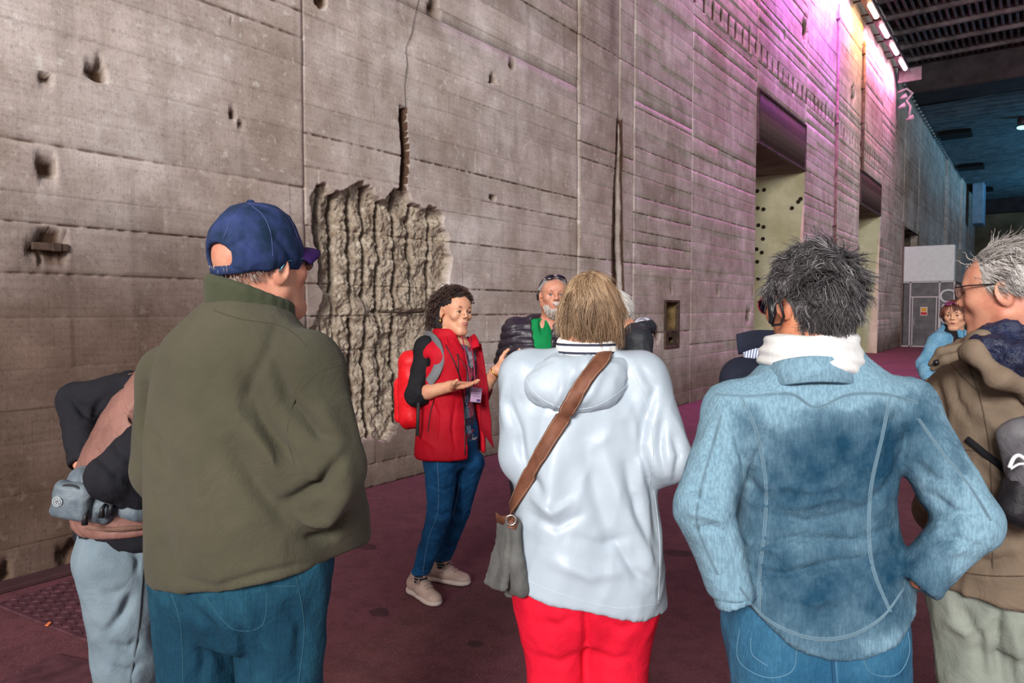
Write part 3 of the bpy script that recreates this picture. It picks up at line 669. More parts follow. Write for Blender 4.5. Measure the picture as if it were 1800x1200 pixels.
# ================================================================== FIGURES: distance fields turned into one continuous skin
def axis(lo, hi, base, zones=()):
    L = [lo]
    while L[-1] < hi:
        x = L[-1]; s = base
        for a, b, r in zones:
            if a-.5*base <= x <= b: s = min(s, r)
            elif x < a: s = min(s, max(r, a-x))
        L.append(x+s)
    return np.array(L, np.float32)
class Field:
    def __init__(s, lo, hi, base, zones=((), (), ())):
        s.ax = [axis(lo[i], hi[i], base, zones[i]) for i in range(3)]
        s.D = np.full([len(a) for a in s.ax], .5, np.float32); s.m = .03
    def sub_(s, lo, hi, m):
        sl = []
        for i in range(3):
            a = max(0, np.searchsorted(s.ax[i], lo[i]-m)-1); b = min(len(s.ax[i]), np.searchsorted(s.ax[i], hi[i]+m)+1)
            sl.append(slice(a, b))
        g = np.ix_(*[s.ax[i][sl[i]] for i in range(3)])
        return tuple(sl), g
    def comb(s, sl, d, k, op):
        A = s.D[sl]
        if op == 'add':
            if k > 0: h = np.maximum(k-np.abs(A-d), 0)/k; s.D[sl] = np.minimum(A, d)-h*h*k*.25
            else: s.D[sl] = np.minimum(A, d)
        else:
            d = -d
            if k > 0: h = np.maximum(k-np.abs(A-d), 0)/k; s.D[sl] = np.maximum(A, d)+h*h*k*.25
            else: s.D[sl] = np.maximum(A, d)
    def cone(s, a, b, ra, rb, k=.02, op='add', sq=None):
        a = np.asarray(a, np.float32); b = np.asarray(b, np.float32)
        lo = np.minimum(a-ra, b-rb); hi = np.maximum(a+ra, b+rb)
        sl, (X, Y, Z) = s.sub_(lo, hi, s.m+k)
        e = b-a; L = float(e@e)+1e-9
        px, py, pz = X-a[0], Y-a[1], Z-a[2]
        h = np.clip((px*e[0]+py*e[1]+pz*e[2])/L, 0, 1)
        px = px-e[0]*h; py = py-e[1]*h; pz = pz-e[2]*h
        d = np.sqrt(px*px+py*py+pz*pz)-(ra+(rb-ra)*h)
        s.comb(sl, d.astype(np.float32), k, op)
    def chain(s, pts, rs, k=.02, **kw):
        for i in range(len(pts)-1): s.cone(pts[i], pts[i+1], rs[i], rs[i+1], k, **kw)
    def ell(s, c, r, Rm=None, k=.02, op='add'):
        c = np.asarray(c, np.float32); r = np.asarray(r, np.float32); m = float(max(r))
        Rm = np.eye(3) if Rm is None else np.asarray(Rm)
        ext = np.sqrt(((Rm*r[None, :])**2).sum(1))
        sl, (X, Y, Z) = s.sub_(c-ext, c+ext, s.m+k)
        p = [X-c[0], Y-c[1], Z-c[2]]
        q = [(p[0]*Rm[0, i]+p[1]*Rm[1, i]+p[2]*Rm[2, i]) for i in range(3)]
        k0 = np.sqrt(sum((q[i]/r[i])**2 for i in range(3))); k1 = np.sqrt(sum((q[i]/r[i]**2)**2 for i in range(3)))+1e-6
        s.comb(sl, (k0*(k0-1)/k1).astype(np.float32), k, op)
    def loft(s, prof, k=.03, n=2.4, op='add', grow=0.0, round_=.02):
        P = dense(prof); z, a, b, cx, cy = P.T
        a = a+grow; b = b+grow
        lo = (min(cx-a), min(cy-b), z[0]-grow); hi = (max(cx+a), max(cy+b), z[-1]+grow)
        sl, (X, Y, Z) = s.sub_(lo, hi, s.m+k)
        zz = Z.ravel(); f = lambda v: np.interp(zz, z, v)[None, None, :]
        A, B, CX, CY = f(a), f(b), f(cx), f(cy)
        q = (np.abs((X-CX)/A)**n+np.abs((Y-CY)/B)**n)**(1/n)
        d = (q-1)*np.minimum(A, B)
        cap = np.maximum(z[0]-grow-Z, Z-z[-1]-grow)
        h = np.maximum(round_-np.abs(d-cap), 0)/round_
        d = np.maximum(d, cap)+h*h*round_*.25
        s.comb(sl, d.astype(np.float32), k, op)
    def shell_below(s, z, th):
        i = np.searchsorted(s.ax[2], z); A = s.D[:, :, :i]; s.D[:, :, :i] = np.maximum(A, -(A+th))
    def shell_above(s, z, th):
        i = np.searchsorted(s.ax[2], z); A = s.D[:, :, i:]; s.D[:, :, i:] = np.maximum(A, -(A+th))
    def cut(s, fn):
        g = np.ix_(*s.ax); s.D = np.maximum(s.D, fn(*g).astype(np.float32))
    def mesh(s):
        D = s.D; D[0] = D[-1] = .5; D[:, 0] = D[:, -1] = .5; D[:, :, 0] = D[:, :, -1] = .5
        S = D < 0; n = D.shape
        c = np.zeros([q-1 for q in n], np.uint8)
        for i in (0, 1):
            for j in (0, 1):
                for k in (0, 1): c += S[i:n[0]-1+i, j:n[1]-1+j, k:n[2]-1+k]
        idx = np.argwhere((c > 0) & (c < 8)); vid = np.full(c.shape, -1, np.int32); vid[tuple(idx.T)] = np.arange(len(idx))
        acc = np.zeros((len(idx), 3)); cnt = np.zeros(len(idx))
        cs = [(i, j, k) for i in (0, 1) for j in (0, 1) for k in (0, 1)]
        vals = {q: D[idx[:, 0]+q[0], idx[:, 1]+q[1], idx[:, 2]+q[2]] for q in cs}
        pos = {q: np.stack([s.ax[a][idx[:, a]+q[a]] for a in range(3)], -1) for q in cs}
        for q in cs:
            for a in range(3):
                if q[a] == 0:
                    r = list(q); r[a] = 1; r = tuple(r); da, db = vals[q], vals[r]
                    m = (da < 0) != (db < 0); t = np.where(m, da/(da-db+1e-12), 0)[:, None]
                    acc += np.where(m[:, None], pos[q]+(pos[r]-pos[q])*t, 0); cnt += m
        V = acc/np.maximum(cnt, 1)[:, None]
        Fs = []
        for a in range(3):
            b, d = (a+1) % 3, (a+2) % 3
            s0 = [slice(None)]*3; s1 = [slice(None)]*3; s0[a] = slice(0, -1); s1[a] = slice(1, None)
            A, B = S[tuple(s0)], S[tuple(s1)]
            e = np.argwhere(A != B); ok = (e[:, b] > 0) & (e[:, d] > 0) & (e[:, b] < n[b]-1) & (e[:, d] < n[d]-1); e = e[ok]
            inside = A[tuple(e.T)]
            def cell(ob, od):
                q = e.copy(); q[:, b] += ob; q[:, d] += od; return vid[tuple(q.T)]
            f = np.stack([cell(-1, -1), cell(0, -1), cell(0, 0), cell(-1, 0)], -1)
            f[~inside] = f[~inside][:, ::-1]; Fs.append(f)
        F = np.concatenate(Fs); F = F[(F >= 0).all(1)]
        return V, F
def dense(prof, m=6):
    P = np.array([list(p)+[0]*(5-len(p)) for p in prof], float); o = []
    for i in range(len(P)-1):
        p0 = P[max(i-1, 0)]; p1 = P[i]; p2 = P[i+1]; p3 = P[min(i+2, len(P)-1)]
        for t in np.arange(m)/m:
            o.append(.5*((2*p1)+(p2-p0)*t+(2*p0-5*p1+4*p2-p3)*t*t+(3*p1-p0-3*p2+p3)*t**3))
    o.append(P[-1]); o = np.array(o); o[:, 0] = np.maximum.accumulate(o[:, 0])+np.arange(len(o))*1e-6
    return o
def vnormals(V, F):
    a, b, c, d = (V[F[:, i]] for i in range(4)); n = np.cross(c-a, d-b); N = np.zeros_like(V)
    for i in range(4): np.add.at(N, F[:, i], n)
    return N/(np.linalg.norm(N, axis=1)[:, None]+1e-9)
def relax(V, F, it=1, w=.5):
    for _ in range(it):
        A = np.zeros_like(V); c = np.zeros(len(V))
        for i in range(4):
            j = (i+1) % 4; np.add.at(A, F[:, i], V[F[:, j]]); np.add.at(A, F[:, j], V[F[:, i]])
            np.add.at(c, F[:, i], 1); np.add.at(c, F[:, j], 1)
        V = V*(1-w)+w*A/np.maximum(c, 1)[:, None]
    return V
def rotm(ax, deg):
    return np.array(Matrix.Rotation(R(deg), 3, ax))
class Figure:
    """local frame: x to the figure's right, y the way it faces, z up; th = degrees clockwise from 'away from the camera'"""
    def __init__(s, px, z, th, label, h=1.7):
        g = at(px, 545, z); s.g = np.array([g[0], g[1], 0.0]); s.a = YAW-R(th)
        s.px, s.z, s.th = px, z, th
        s.o = empty('person', s.g, s.a, label=label, cat='person')
        c, n = math.cos(s.a), math.sin(s.a); s.Mw = np.array([[c, -n, 0], [n, c, 0], [0, 0, 1]])
        c2, n2 = math.cos(R(th)), math.sin(R(th))
    def L(s, px, py, dd=0.0):                  # point seen at a pixel, dd metres deeper than the figure's axis -> local
        return s.Mw.T@(at(px, py, s.z+dd)-s.g)
    def W(s, V): return np.asarray(V)@s.Mw.T+s.g
    def uv(s, V): return proj(s.W(V))
    def head(s, px, py, th, dd=0, nod=0, roll=0, sc=1.0):
        """head centre (between the ears) at a pixel, facing th degrees clockwise from away"""
        s.hc = s.L(px, py, dd); s.hs = sc
        s.hM = rotm('Z', s.th-th)@rotm('X', -nod)@rotm('Y', roll); s.hth = th
    def H(s, p): return s.hc+s.hM@(np.asarray(p, float)*s.hs)
    def add_head(s, F, face=True, female=False, jaw=1.0, nose=1.0, fat=1.0):
        k = s.hs; E = lambda c, r, kk=.02, op='add', Rm=None: F.ell(s.H(c), np.array(r)*k, s.hM if Rm is None else s.hM@Rm, kk*k, op)
        Cn = lambda a, b, ra, rb, kk=.015, op='add': F.cone(s.H(a), s.H(b), ra*k, rb*k, kk*k, op)
        E((0, -.014, .032), (.074, .096, .083))
        E((0, .03, -.03), ((.052 if female else .058)*fat, .058, .083 if female else .085), .03)
        E((0, .045, .035), (.062, .05, .05), .03)
        for sx in (-1, 1):
            Cn((sx*(.044 if female else .05)*fat, .0, -.055), (sx*(.011 if female else .016), .066*jaw, -.096), .02 if female else .022, .015 if female else .018, .03)
            E((sx*.042, .062, -.018), (.022, .024, .022), .02)
        Cn((-.012, .074*jaw, -.1), (.012, .074*jaw, -.1), .017, .017, .02)
        if fat > 1.05: E((0, .035, -.1), (.05, .04, .03), .03)
        br = .008 if female else .011; Cn((-.04, .078, .024), (.04, .078, .024), br, br, .015)
        for sx in (-1, 1):
            E((sx*.031, .1, .006), (.015, .014, .012) if female else (.017, .016, .013), .012, 'sub')
            E((sx*.032, .0775, .0128), (.0155, .0138, .0078), .003)
            E((sx*.032, .0770, -.0062), (.0150, .0132, .0066), .003)
            E((sx*.047, .0745, .004), (.006, .008, .010), .004)
            E((sx*.0175, .0765, .003), (.004, .008, .008), .004)
        Cn((0, .088, .018), (0, .105+.007*nose, -.018), .0065 if female else .0075, .0105*min(nose, 1.25), .009)
        for sx in (-1, 1): E((sx*.011, .1, -.023), (.0085, .011, .0075), .006)
        for sx in (-1, 1): E((sx*.0065, .105, -.031), (.0035, .005, .004), .002, 'sub')
        E((0, .083, -.055), (.028, .018, .022), .02)
        Cn((-.02, .088, -.052), (.02, .088, -.052), .0045, .0045, .006)
        Cn((-.016, .0885, -.064), (.016, .0885, -.064), .006, .006, .006)
        Cn((-.023, .098, -.0575), (.023, .098, -.0575), .0022, .0022, .003, 'sub')
        for sx in (-1, 1):
            Rm = rotm('Z', -sx*22)@rotm('X', -12)
            E((sx*.079, -.008, -.004), (.0085, .019, .033), .008, 'add', Rm)
            E((sx*.087, -.004, .0), (.007, .011, .021), .005, 'sub', Rm)
            E((sx*.076, .004, -.008), (.006, .007, .009), .004)
        return F
    def add_neck(s, F, base, r0=.056, r1=.064):
        F.cone(s.H((0, -.022, -.05)), base, r0*s.hs, r1, .03)
    def hand(s, F, W_, d, n, side, curl=(.25, .3, .3), spread=.0, sc=1.0, thumb=.5):
        W_ = np.asarray(W_, float); d = np.asarray(d, float); d /= np.linalg.norm(d); n = np.asarray(n, float); n -= d*(n@d); n /= np.linalg.norm(n)
        t = np.cross(d, n)*side
        F.cone(W_-d*.02, W_+d*.02, .024*sc, .024*sc, .015)
        for i, (lt, ln) in enumerate(((.028, .085), (.0095, .09), (-.009, .086), (-.026, .078))):
            kn = W_+(d*ln+t*lt)*sc
            F.cone(W_+(d*.012+t*lt*.55)*sc, kn, .0145*sc, .0105*sc, .014)
            L_ = (.072, .08, .074, .058)[i]*sc; p = kn; a = spread*(1.5-i)*.12; dd = d*math.cos(a)+t*math.sin(a); ang = 0
            for j, fr in enumerate((.44, .31, .25)):
                ang += curl[j]*(1+.12*i)
                q = p+(dd*math.cos(ang)+n*math.sin(ang))*L_*fr
                F.cone(p, q, (.0092, .0084, .0076)[j]*sc, (.0084, .0076, .0066)[j]*sc, .003 if j else .008); p = q
        F.ell(W_+(d*.045+t*.0)*sc, np.array((.036, .045, .014))*sc, np.stack([t, d, n], 1), .012)
        p = W_+(d*.018+t*.02)*sc; q = p+(d*.6+t*.75+n*.25)*.042*sc; F.cone(p, q, .015*sc, .0125*sc, .012)
        r_ = q+(d*.8+t*.5+n*thumb)/1.08*.034*sc; F.cone(q, r_, .0115*sc, .010*sc, .004)
        u = r_+(d*.95+t*.15+n*thumb)/1.1*.028*sc; F.cone(r_, u, .0098*sc, .0078*sc, .003)
    def emit(s, name, F, mat, disp=None, rel=1, parent=None, creases=None, fmat=None, wts=None, attrs=None):
        V, Fc = F.mesh()
        if rel: V = relax(V, Fc, rel)
        if disp is not None or creases:
            N = vnormals(V, Fc); d = np.zeros(len(V))
            if disp is not None: d = d+disp(V, N)
            if creases:
                Q = s.uv(V); NW = N@s.Mw.T; tw = C0-s.W(V); tw /= np.linalg.norm(tw, axis=1)[:, None]
                face = np.clip((NW*tw).sum(1)*2.5, 0, 1)
                for cr in creases: d = d+face*crease(Q, *cr)
            V = V+N*d[:, None]
            V = relax(V, Fc, 1, .35)
        fm = fmat(V, Fc) if fmat else None
        o = mk(name, V, Fc, mat, parent or s.o, fmat=fm, attrs=attrs(V) if attrs else None)
        o['_'] = 0; del o['_']
        return o, V, Fc
    def body(s, torso, arms, legs, fine=.0034, base=.016, hands=(), hand_res=.003, lr=.85, **hk):
        pts = [s.H((0, 0, .13)), s.H((0, .13, -.12)), s.H((0, -.13, 0))]
        for a in arms: pts += list(a[:3])
        for l in legs: pts += list(l[:3])
        pts = np.array([np.asarray(p)[:3] for p in pts]); lo = pts.min(0)-.2; hi = pts.max(0)+.2; lo[2] = -.02; hi[2] = pts[:, 2].max()+.04
        for p in torso: lo[0] = min(lo[0], -p[1]-.05); hi[0] = max(hi[0], p[1]+.05)
        zn = [[], [], []]
        for i in range(3): zn[i].append((s.hc[i]-.135, s.hc[i]+.135, fine))
        for h in hands:
            c = np.asarray(h[0])+np.asarray(h[1])/np.linalg.norm(h[1])*.085
            for i in range(3): zn[i].append((c[i]-.11, c[i]+.11, hand_res))
        F = Field(lo, hi, base, zn)
        F.loft([t for t in torso if t[0] >= .88], .03, grow=-.03)
        nb = s.nb; F.cone(nb-np.array([0, 0, .05]), nb, .07, .06, .04)
        s.add_head(F, **hk); s.add_neck(F, nb)
        for (S, E_, W_) in arms:
            S, E_, W_ = map(np.asarray, (S, E_, W_)); F.cone(np.array([S[0]*.5, S[1], S[2]+.02]), S, .05, .052, .04)
            F.chain([S, E_, E_+(W_-E_)*.35, W_], [.050, .038, .037, .026], .012)
        for (Hh, K, A, toe) in legs:
            Hh, K, A, toe = map(np.asarray, (Hh, K, A, toe)); F.chain([Hh, K, K+(A-K)*.35, A], np.array([.08, .052, .052, .034])*lr, .02)
            F.cone(A-np.array([0, 0, .03]), A+toe*.13-np.array([0, 0, .05]), .032, .024, .02); F.cone(A-np.array([0, 0, .045]), A-toe*.03-np.array([0, 0, .05]), .03, .028, .02)
        for h in hands: s.hand(F, *h[:4], **(h[4] if len(h) > 4 else {}))
        for W_, d, sd in s.plain_hands(arms, hands): s.hand(F, W_, d, np.array([0, 0, -1.0]), sd, (.9, .9, .8), sc=.72)
        return s.emit('body', F, SKIN[s.skin], rel=1)
    def plain_hands(s, arms, hands):
        if hands: return []
        r = []
        for i, (S, E_, W_) in enumerate(arms):
            E_, W_ = np.asarray(E_), np.asarray(W_); d = W_-E_; r.append((W_-d/np.linalg.norm(d)*.14, d/np.linalg.norm(d), -1 if W_[0] < 0 else 1))
        return r
    def eyes(s, iris=(90, 60, 40), brow=(50, 36, 30), thick=1.0, back=0.0):
        for sx in (-1, 1):
            c = s.H((sx*.031, .0778-back, .0035)); e = MB().ell(c, np.array((.0122, .0125, .0098))*s.hs, s.hM, 12, 8).build('eyeball', EYE_W, s.o, True)
            c = s.H((sx*.031+.001, .0885-back, .0030)); MB().ell(c, np.array((.0064, .0026, .0064))*s.hs, s.hM, 10, 6).build('iris', solid('iris', iris, .3), e, True)
            P = [s.H((sx*(.014+.036*t), .0925-.012*t*t, .0245+.007*math.sin(t*2.6)-.003*t)) for t in np.linspace(0, 1, 7)]
            MB().tube(P, np.array([.003, .004, .0044, .0042, .0036, .0028, .0014])*thick, 6).build('eyebrow', solid('brow', brow, .8), s.o, True)
        for sx in (-1, 1):
            MB().tube([s.H((sx*(.031+.0135*math.cos(a)), .0905-.5*abs(.0135*math.cos(a))**1.0*.35, .0015+.0068*math.sin(a))) for a in np.linspace(.3, math.pi-.3, 8)], .0012*thick, 5).build('eyelash', solid('lash', (30, 22, 20), .8), s.o, True)
    def lips(s, col=(176, 92, 84)):
        fy = lambda x, o: .083+.018*math.sqrt(max(.05, 1-(x/.029)**2))+o
        b = MB(); b.tube([s.H((x, fy(x, -.0012), -.0525-.004*abs(x)/.022+.0012*(abs(x) > .003))) for x in np.linspace(-.023, .023, 9)], np.array([.001, .0022, .0032, .0036, .003, .0036, .0032, .0022, .001]), 6)
        b.tube([s.H((x, fy(x, -.0022), -.0625+.16*abs(x))) for x in np.linspace(-.021, .021, 9)], np.array([.001, .0028, .004, .0047, .005, .0047, .004, .0028, .001]), 6)
        b.build('lips', solid('lip', col, .5), s.o, True)
_sol = {}
def solid(n, rgb, rough=.6, metal=0, spec=.4):
    k = (n, rgb, rough, metal)
    if k not in _sol:
        m, nt, b = newmat(n); b.inputs['Roughness'].default_value = rough; b.inputs['Metallic'].default_value = metal; b.inputs['Specular IOR Level'].default_value = spec
        c = sRGB(*rgb); v = coords(nt); nt.links.new(mix(nt, noise(nt, 40, v, 3), tuple(q*.88 for q in c), tuple(min(1, q*1.1) for q in c)), b.inputs['Base Color']); _sol[k] = m
    return _sol[k]
def skin_mat(name, rgb, red=(190, 100, 84)):
    m, nt, b = newmat(name); v = coords(nt); c = sRGB(*rgb)
    c1 = mix(nt, ramp(nt, noise(nt, 22, v, 4), [(.4, 0.0), (.68, .55)]), c, sRGB(*red))
    c1 = mix(nt, ramp(nt, noise(nt, 130, v, 2), [(.6, 0.0), (.72, .35)]), c1, tuple(q*.55 for q in c))
    nt.links.new(c1, b.inputs['Base Color']); b.inputs['Roughness'].default_value = .52
    b.inputs['Subsurface Weight'].default_value = .12; b.inputs['Subsurface Radius'].default_value = (.012, .005, .003); b.inputs['Subsurface Scale'].default_value = .4
    bump(nt, b, noise(nt, 260, v, 3, .6), .18, .001); return m
SKIN = {'fair': skin_mat('fair_skin', (226, 164, 134)), 'ruddy': skin_mat('ruddy_skin', (204, 146, 120), (184, 100, 82)), 'olive': skin_mat('olive_skin', (214, 162, 130), (196, 122, 98)), 'tan': skin_mat('tanned_skin', (200, 134, 100), (170, 86, 62))}
EYE_W = solid('eye_white', (226, 220, 212), .25)
def crease(Q, pts, w, amp):
    """fold drawn on the figure: distance in picture units to a polyline, gaussian profile"""
    P = np.array(pts, float); d = np.full(len(Q), 1e9); T = np.zeros(len(Q)); n = len(P)-1
    for i in range(n):
        a, b = P[i], P[i+1]; e = b-a; t = np.clip(((Q[:, :2]-a)@e)/(e@e), 0, 1)
        dd = np.linalg.norm(Q[:, :2]-a-e*t[:, None], axis=1); m = dd < d; d[m] = dd[m]; T[m] = (i+t[m])/n
    return 1.6*amp*np.exp(-(d/w)**2)*np.sin(np.clip(T, .02, .98)*math.pi)**.6
def folds(seed, amp, s=(6, 6, 2.2), amp2=0.0, s2=(16, 16, 9), sharp=1.5, rot=None):
    def f(V, N):
        P = V if rot is None else V@rot.T
        n = vnoise(P*np.array(s), seed); r = 1-np.abs(2*fbm(P*np.array(s), 2, seed)-1)
        d = 1.5*amp*(r**sharp-.45)
        if amp2: r2 = 1-np.abs(2*fbm(P*np.array(s2)+n[:, None]*1.5, 2, seed+5)-1); d = d+1.6*amp2*(r2**sharp-.45)
        return d
    return f
# ---- hair: real strands grown over the scalp
def hair_mat(name, dark, mid, light, rough=.5):
    m, nt, b = newmat(name); a = nd(nt, 'ShaderNodeAttribute', attribute_name='tint')
    nt.links.new(ramp(nt, a.outputs['Fac'], [(0, sRGB(*dark)), (.5, sRGB(*mid)), (1, sRGB(*light))]), b.inputs['Base Color'])
    b.inputs['Roughness'].default_value = rough; b.inputs['Specular IOR Level'].default_value = .45; return m
def strands(fig, mat, n, length, whorl, rad=.0012, steps=8, lift=.09, grav=.6, wave=0.0, wfreq=40, curl=0.0, cturn=5, region=None, ctr=(0, -.014, .03), rr=(.08, .102, .088), name='hair', seed=1, clump=0, spread=.3, parent=None, lenf=None, coarse=7, tint=None, big_=None, out_=.55, phr=1.0):
    g = np.random.default_rng(seed); ctr, rr = np.array(ctr), np.array(rr)
    U = g.normal(size=(n*4, 3)); U /= np.linalg.norm(U, axis=1)[:, None]
    reg = region or (lambda u: (u[:, 1] < .35+.9*(u[:, 2]-.2)) & (u[:, 2] > -.75+.35*(u[:, 1] > -.1)+.5*np.clip(u[:, 1], 0, 1)))
    U = U[reg(U)][:n]; n = len(U)
    Wl = np.array(whorl, float); Wl /= np.linalg.norm(Wl)
    p = ctr+rr*U; Lf = length*(.65+.55*g.random(n))
    if lenf is not None: Lf = Lf*lenf(U)
    tl = g.random(n)*.55+.45*vnoise(U*coarse, seed+3) if tint is None else tint(U, g.random(n))
    cid = None
    jit = g.normal(size=(n, 3))*spread
    big = np.stack([vnoise(U*coarse, seed+i*3)-.5 for i in range(3)], -1)*2*(spread*1.6 if big_ is None else big_)
    P = np.zeros((n, steps, 3)); P[:, 0] = p; d0 = U.copy()
    ph = g.random(n)*6.28*phr+vnoise(U*coarse, seed+9)*6
    for k in range(1, steps):
        t = k/(steps-1); u = (p-ctr)/rr; un = u/np.linalg.norm(u, axis=1)[:, None]
        fl = un-Wl; fl = fl-un*(fl*un).sum(1)[:, None]; fl /= np.linalg.norm(fl, axis=1)[:, None]+.15
        v = fl*rr/rr.mean()+np.array([0, 0, -grav*(.35+t)])+jit*(.5)+big
        if wave: v = v+np.cross(un, fl)*(wave*np.sin(ph+wfreq*t*Lf/length))[:, None]
        v = v/np.linalg.norm(v, axis=1)[:, None]
        v = v*1.0+un*(out_*math.exp(-3*t))*min(1, lift*10)
        p = p+v*(Lf/(steps-1))[:, None]
        q = (p-ctr)/rr; m = np.linalg.norm(q, axis=1); lim = 1+lift*(.25+.75*math.sin(min(1, t*1.4)*1.57))*(1 if curl == 0 else 1)
        s_ = np.where(m < lim, lim/m, 1.0); p = ctr+rr*q*s_[:, None]
        P[:, k] = p
    if curl:
        T = np.gradient(P, axis=1); T /= np.linalg.norm(T, axis=2)[..., None]+1e-9
        O = (P-ctr)/rr; O /= np.linalg.norm(O, axis=2)[..., None]; S_ = np.cross(T, O); O2 = np.cross(S_, T)
        a = ph[:, None]+np.linspace(0, 1, steps)[None, :]*cturn*6.28*(Lf/length)[:, None]; am = curl*np.clip(np.linspace(0, 3, steps), 0, 1)[None, :, None]*(.6+.7*g.random(n))[:, None, None]
        P = P+am*(np.cos(a)[..., None]*S_+np.sin(a)[..., None]*O2)
    P = fig.hc+(P*fig.hs)@fig.hM.T
    T = np.gradient(P, axis=1); T /= np.linalg.norm(T, axis=2)[..., None]+1e-9
    O = P-fig.hc; O /= np.linalg.norm(O, axis=2)[..., None]+1e-9; S_ = np.cross(T, O); S_ /= np.linalg.norm(S_, axis=2)[..., None]+1e-9; O2 = np.cross(S_, T)
    w_ = rad*(1-.75*np.linspace(0, 1, steps)**2)[None, :, None]*(.7+.6*g.random(n))[:, None, None]
    ring = [P+w_*(math.cos(a)*S_*1.5+math.sin(a)*O2) for a in (math.pi/2, math.pi/2+2.09, math.pi/2+4.19)]
    V = np.stack(ring, 2).reshape(-1, 3); I = np.arange(n*steps*3).reshape(n, steps, 3)
    F = np.concatenate([np.stack([I[:, :-1, a], I[:, :-1, (a+1) % 3], I[:, 1:, (a+1) % 3], I[:, 1:, a]], -1).reshape(-1, 4) for a in range(3)])
    return mk(name, V, F, mat, parent or fig.o, attrs={'tint': np.repeat(tl, steps*3)})
# ---- things laid on cloth: seams, straps, found by casting onto the garment
def bvh(V, F): return BVHTree.FromPolygons([tuple(v) for v in V], [tuple(f) for f in F.tolist()])
def cast(fig, tree, pts, n=None, lift=0.0):
    P = np.array(pts, float); 
    if n:
        s = np.r_[0, np.cumsum(np.linalg.norm(np.diff(P, axis=0), axis=1))]; t = np.linspace(0, s[-1], n)
        P = np.stack([np.interp(t, s, P[:, 0]), np.interp(t, s, P[:, 1])], -1)
    out = []; o = fig.Mw.T@(C0-fig.g); lastp = None
    for px, py in P:
        d = fig.Mw.T@ray(px, py); h = tree.ray_cast(Vector(o), Vector(d/np.linalg.norm(d)))
        if h[0] is None: 
            if out: out.append((out[-1][0], out[-1][1]))
            continue
        nn = np.array(h[1]); 
        if nn@d > 0: nn = -nn
        out.append((np.array(h[0])+nn*lift, nn))
    if not out: return np.zeros((0, 3)), np.zeros((0, 3))
    return np.array([a for a, b in out]), np.array([b for a, b in out])
def seam(fig, tree, lines, mat, r=.0016, name='seam', parent=None, step=9, lift=.0):
    o = None
    for ln in lines:
        b = MB(); P = np.array(ln, float); L = np.linalg.norm(np.diff(P, axis=0), axis=1).sum()
        Q, N = cast(fig, tree, catmull(ln), max(3, int(L/step)), lift)
        if len(Q) < 3: continue
        k = [0]+[i for i in range(1, len(Q)) if 1e-4 < np.linalg.norm(Q[i]-Q[i-1]) < .09]
        if len(k) > 2: b.tube(Q[k], r, 4, False); o = b.build(name, mat, parent or fig.o, True)
    return o
def catmull(pts, m=8):
    P = np.array(pts, float); 
    if len(P) < 3: return P
    o = []
    for i in range(len(P)-1):
        p0, p1, p2, p3 = P[max(i-1, 0)], P[i], P[i+1], P[min(i+2, len(P)-1)]
        for t in np.arange(m)/m: o.append(.5*((2*p1)+(p2-p0)*t+(2*p0-5*p1+4*p2-p3)*t*t+(3*p1-p0-3*p2+p3)*t**3))
    return np.array(o+[P[-1]])
def band(fig, tree, pts, width, th, mat, name, parent=None, n=30, lift=.004, top=None):
    Q, N = cast(fig, tree, catmull(pts), n, lift) if tree is not None else (np.array(pts), top)
    Q[1:-1] = (Q[:-2]+2*Q[1:-1]+Q[2:])/4; Q[1:-1] = (Q[:-2]+2*Q[1:-1]+Q[2:])/4
    N[1:-1] = (N[:-2]+N[1:-1]+N[2:]); N /= np.linalg.norm(N, axis=1)[:, None]
    return ribbon(Q, N, width, th, mat, name, parent or fig.o)
def ribbon(Q, N, width, th, mat, name, parent):
    T = np.gradient(Q, axis=0); T /= np.linalg.norm(T, axis=1)[:, None]+1e-9; S_ = np.cross(T, N); S_ /= np.linalg.norm(S_, axis=1)[:, None]+1e-9
    w_ = np.broadcast_to(np.asarray(width, float), (len(Q),))[:, None]/2
    rows = [Q+S_*w_, Q+S_*w_*.9+N*th, Q-S_*w_*.9+N*th, Q-S_*w_, Q-N*th*.5]
    V = np.stack(rows, 1).reshape(-1, 3); n = len(Q); I = np.arange(n*5).reshape(n, 5)
    F = np.concatenate([np.stack([I[:-1, a], I[:-1, (a+1) % 5], I[1:, (a+1) % 5], I[1:, a]], -1) for a in range(5)])
    return mk(name, V, F[:, ::-1], mat, parent)
def cyl_disp(fs): return lambda V, N: sum(f(V, N) for f in fs)
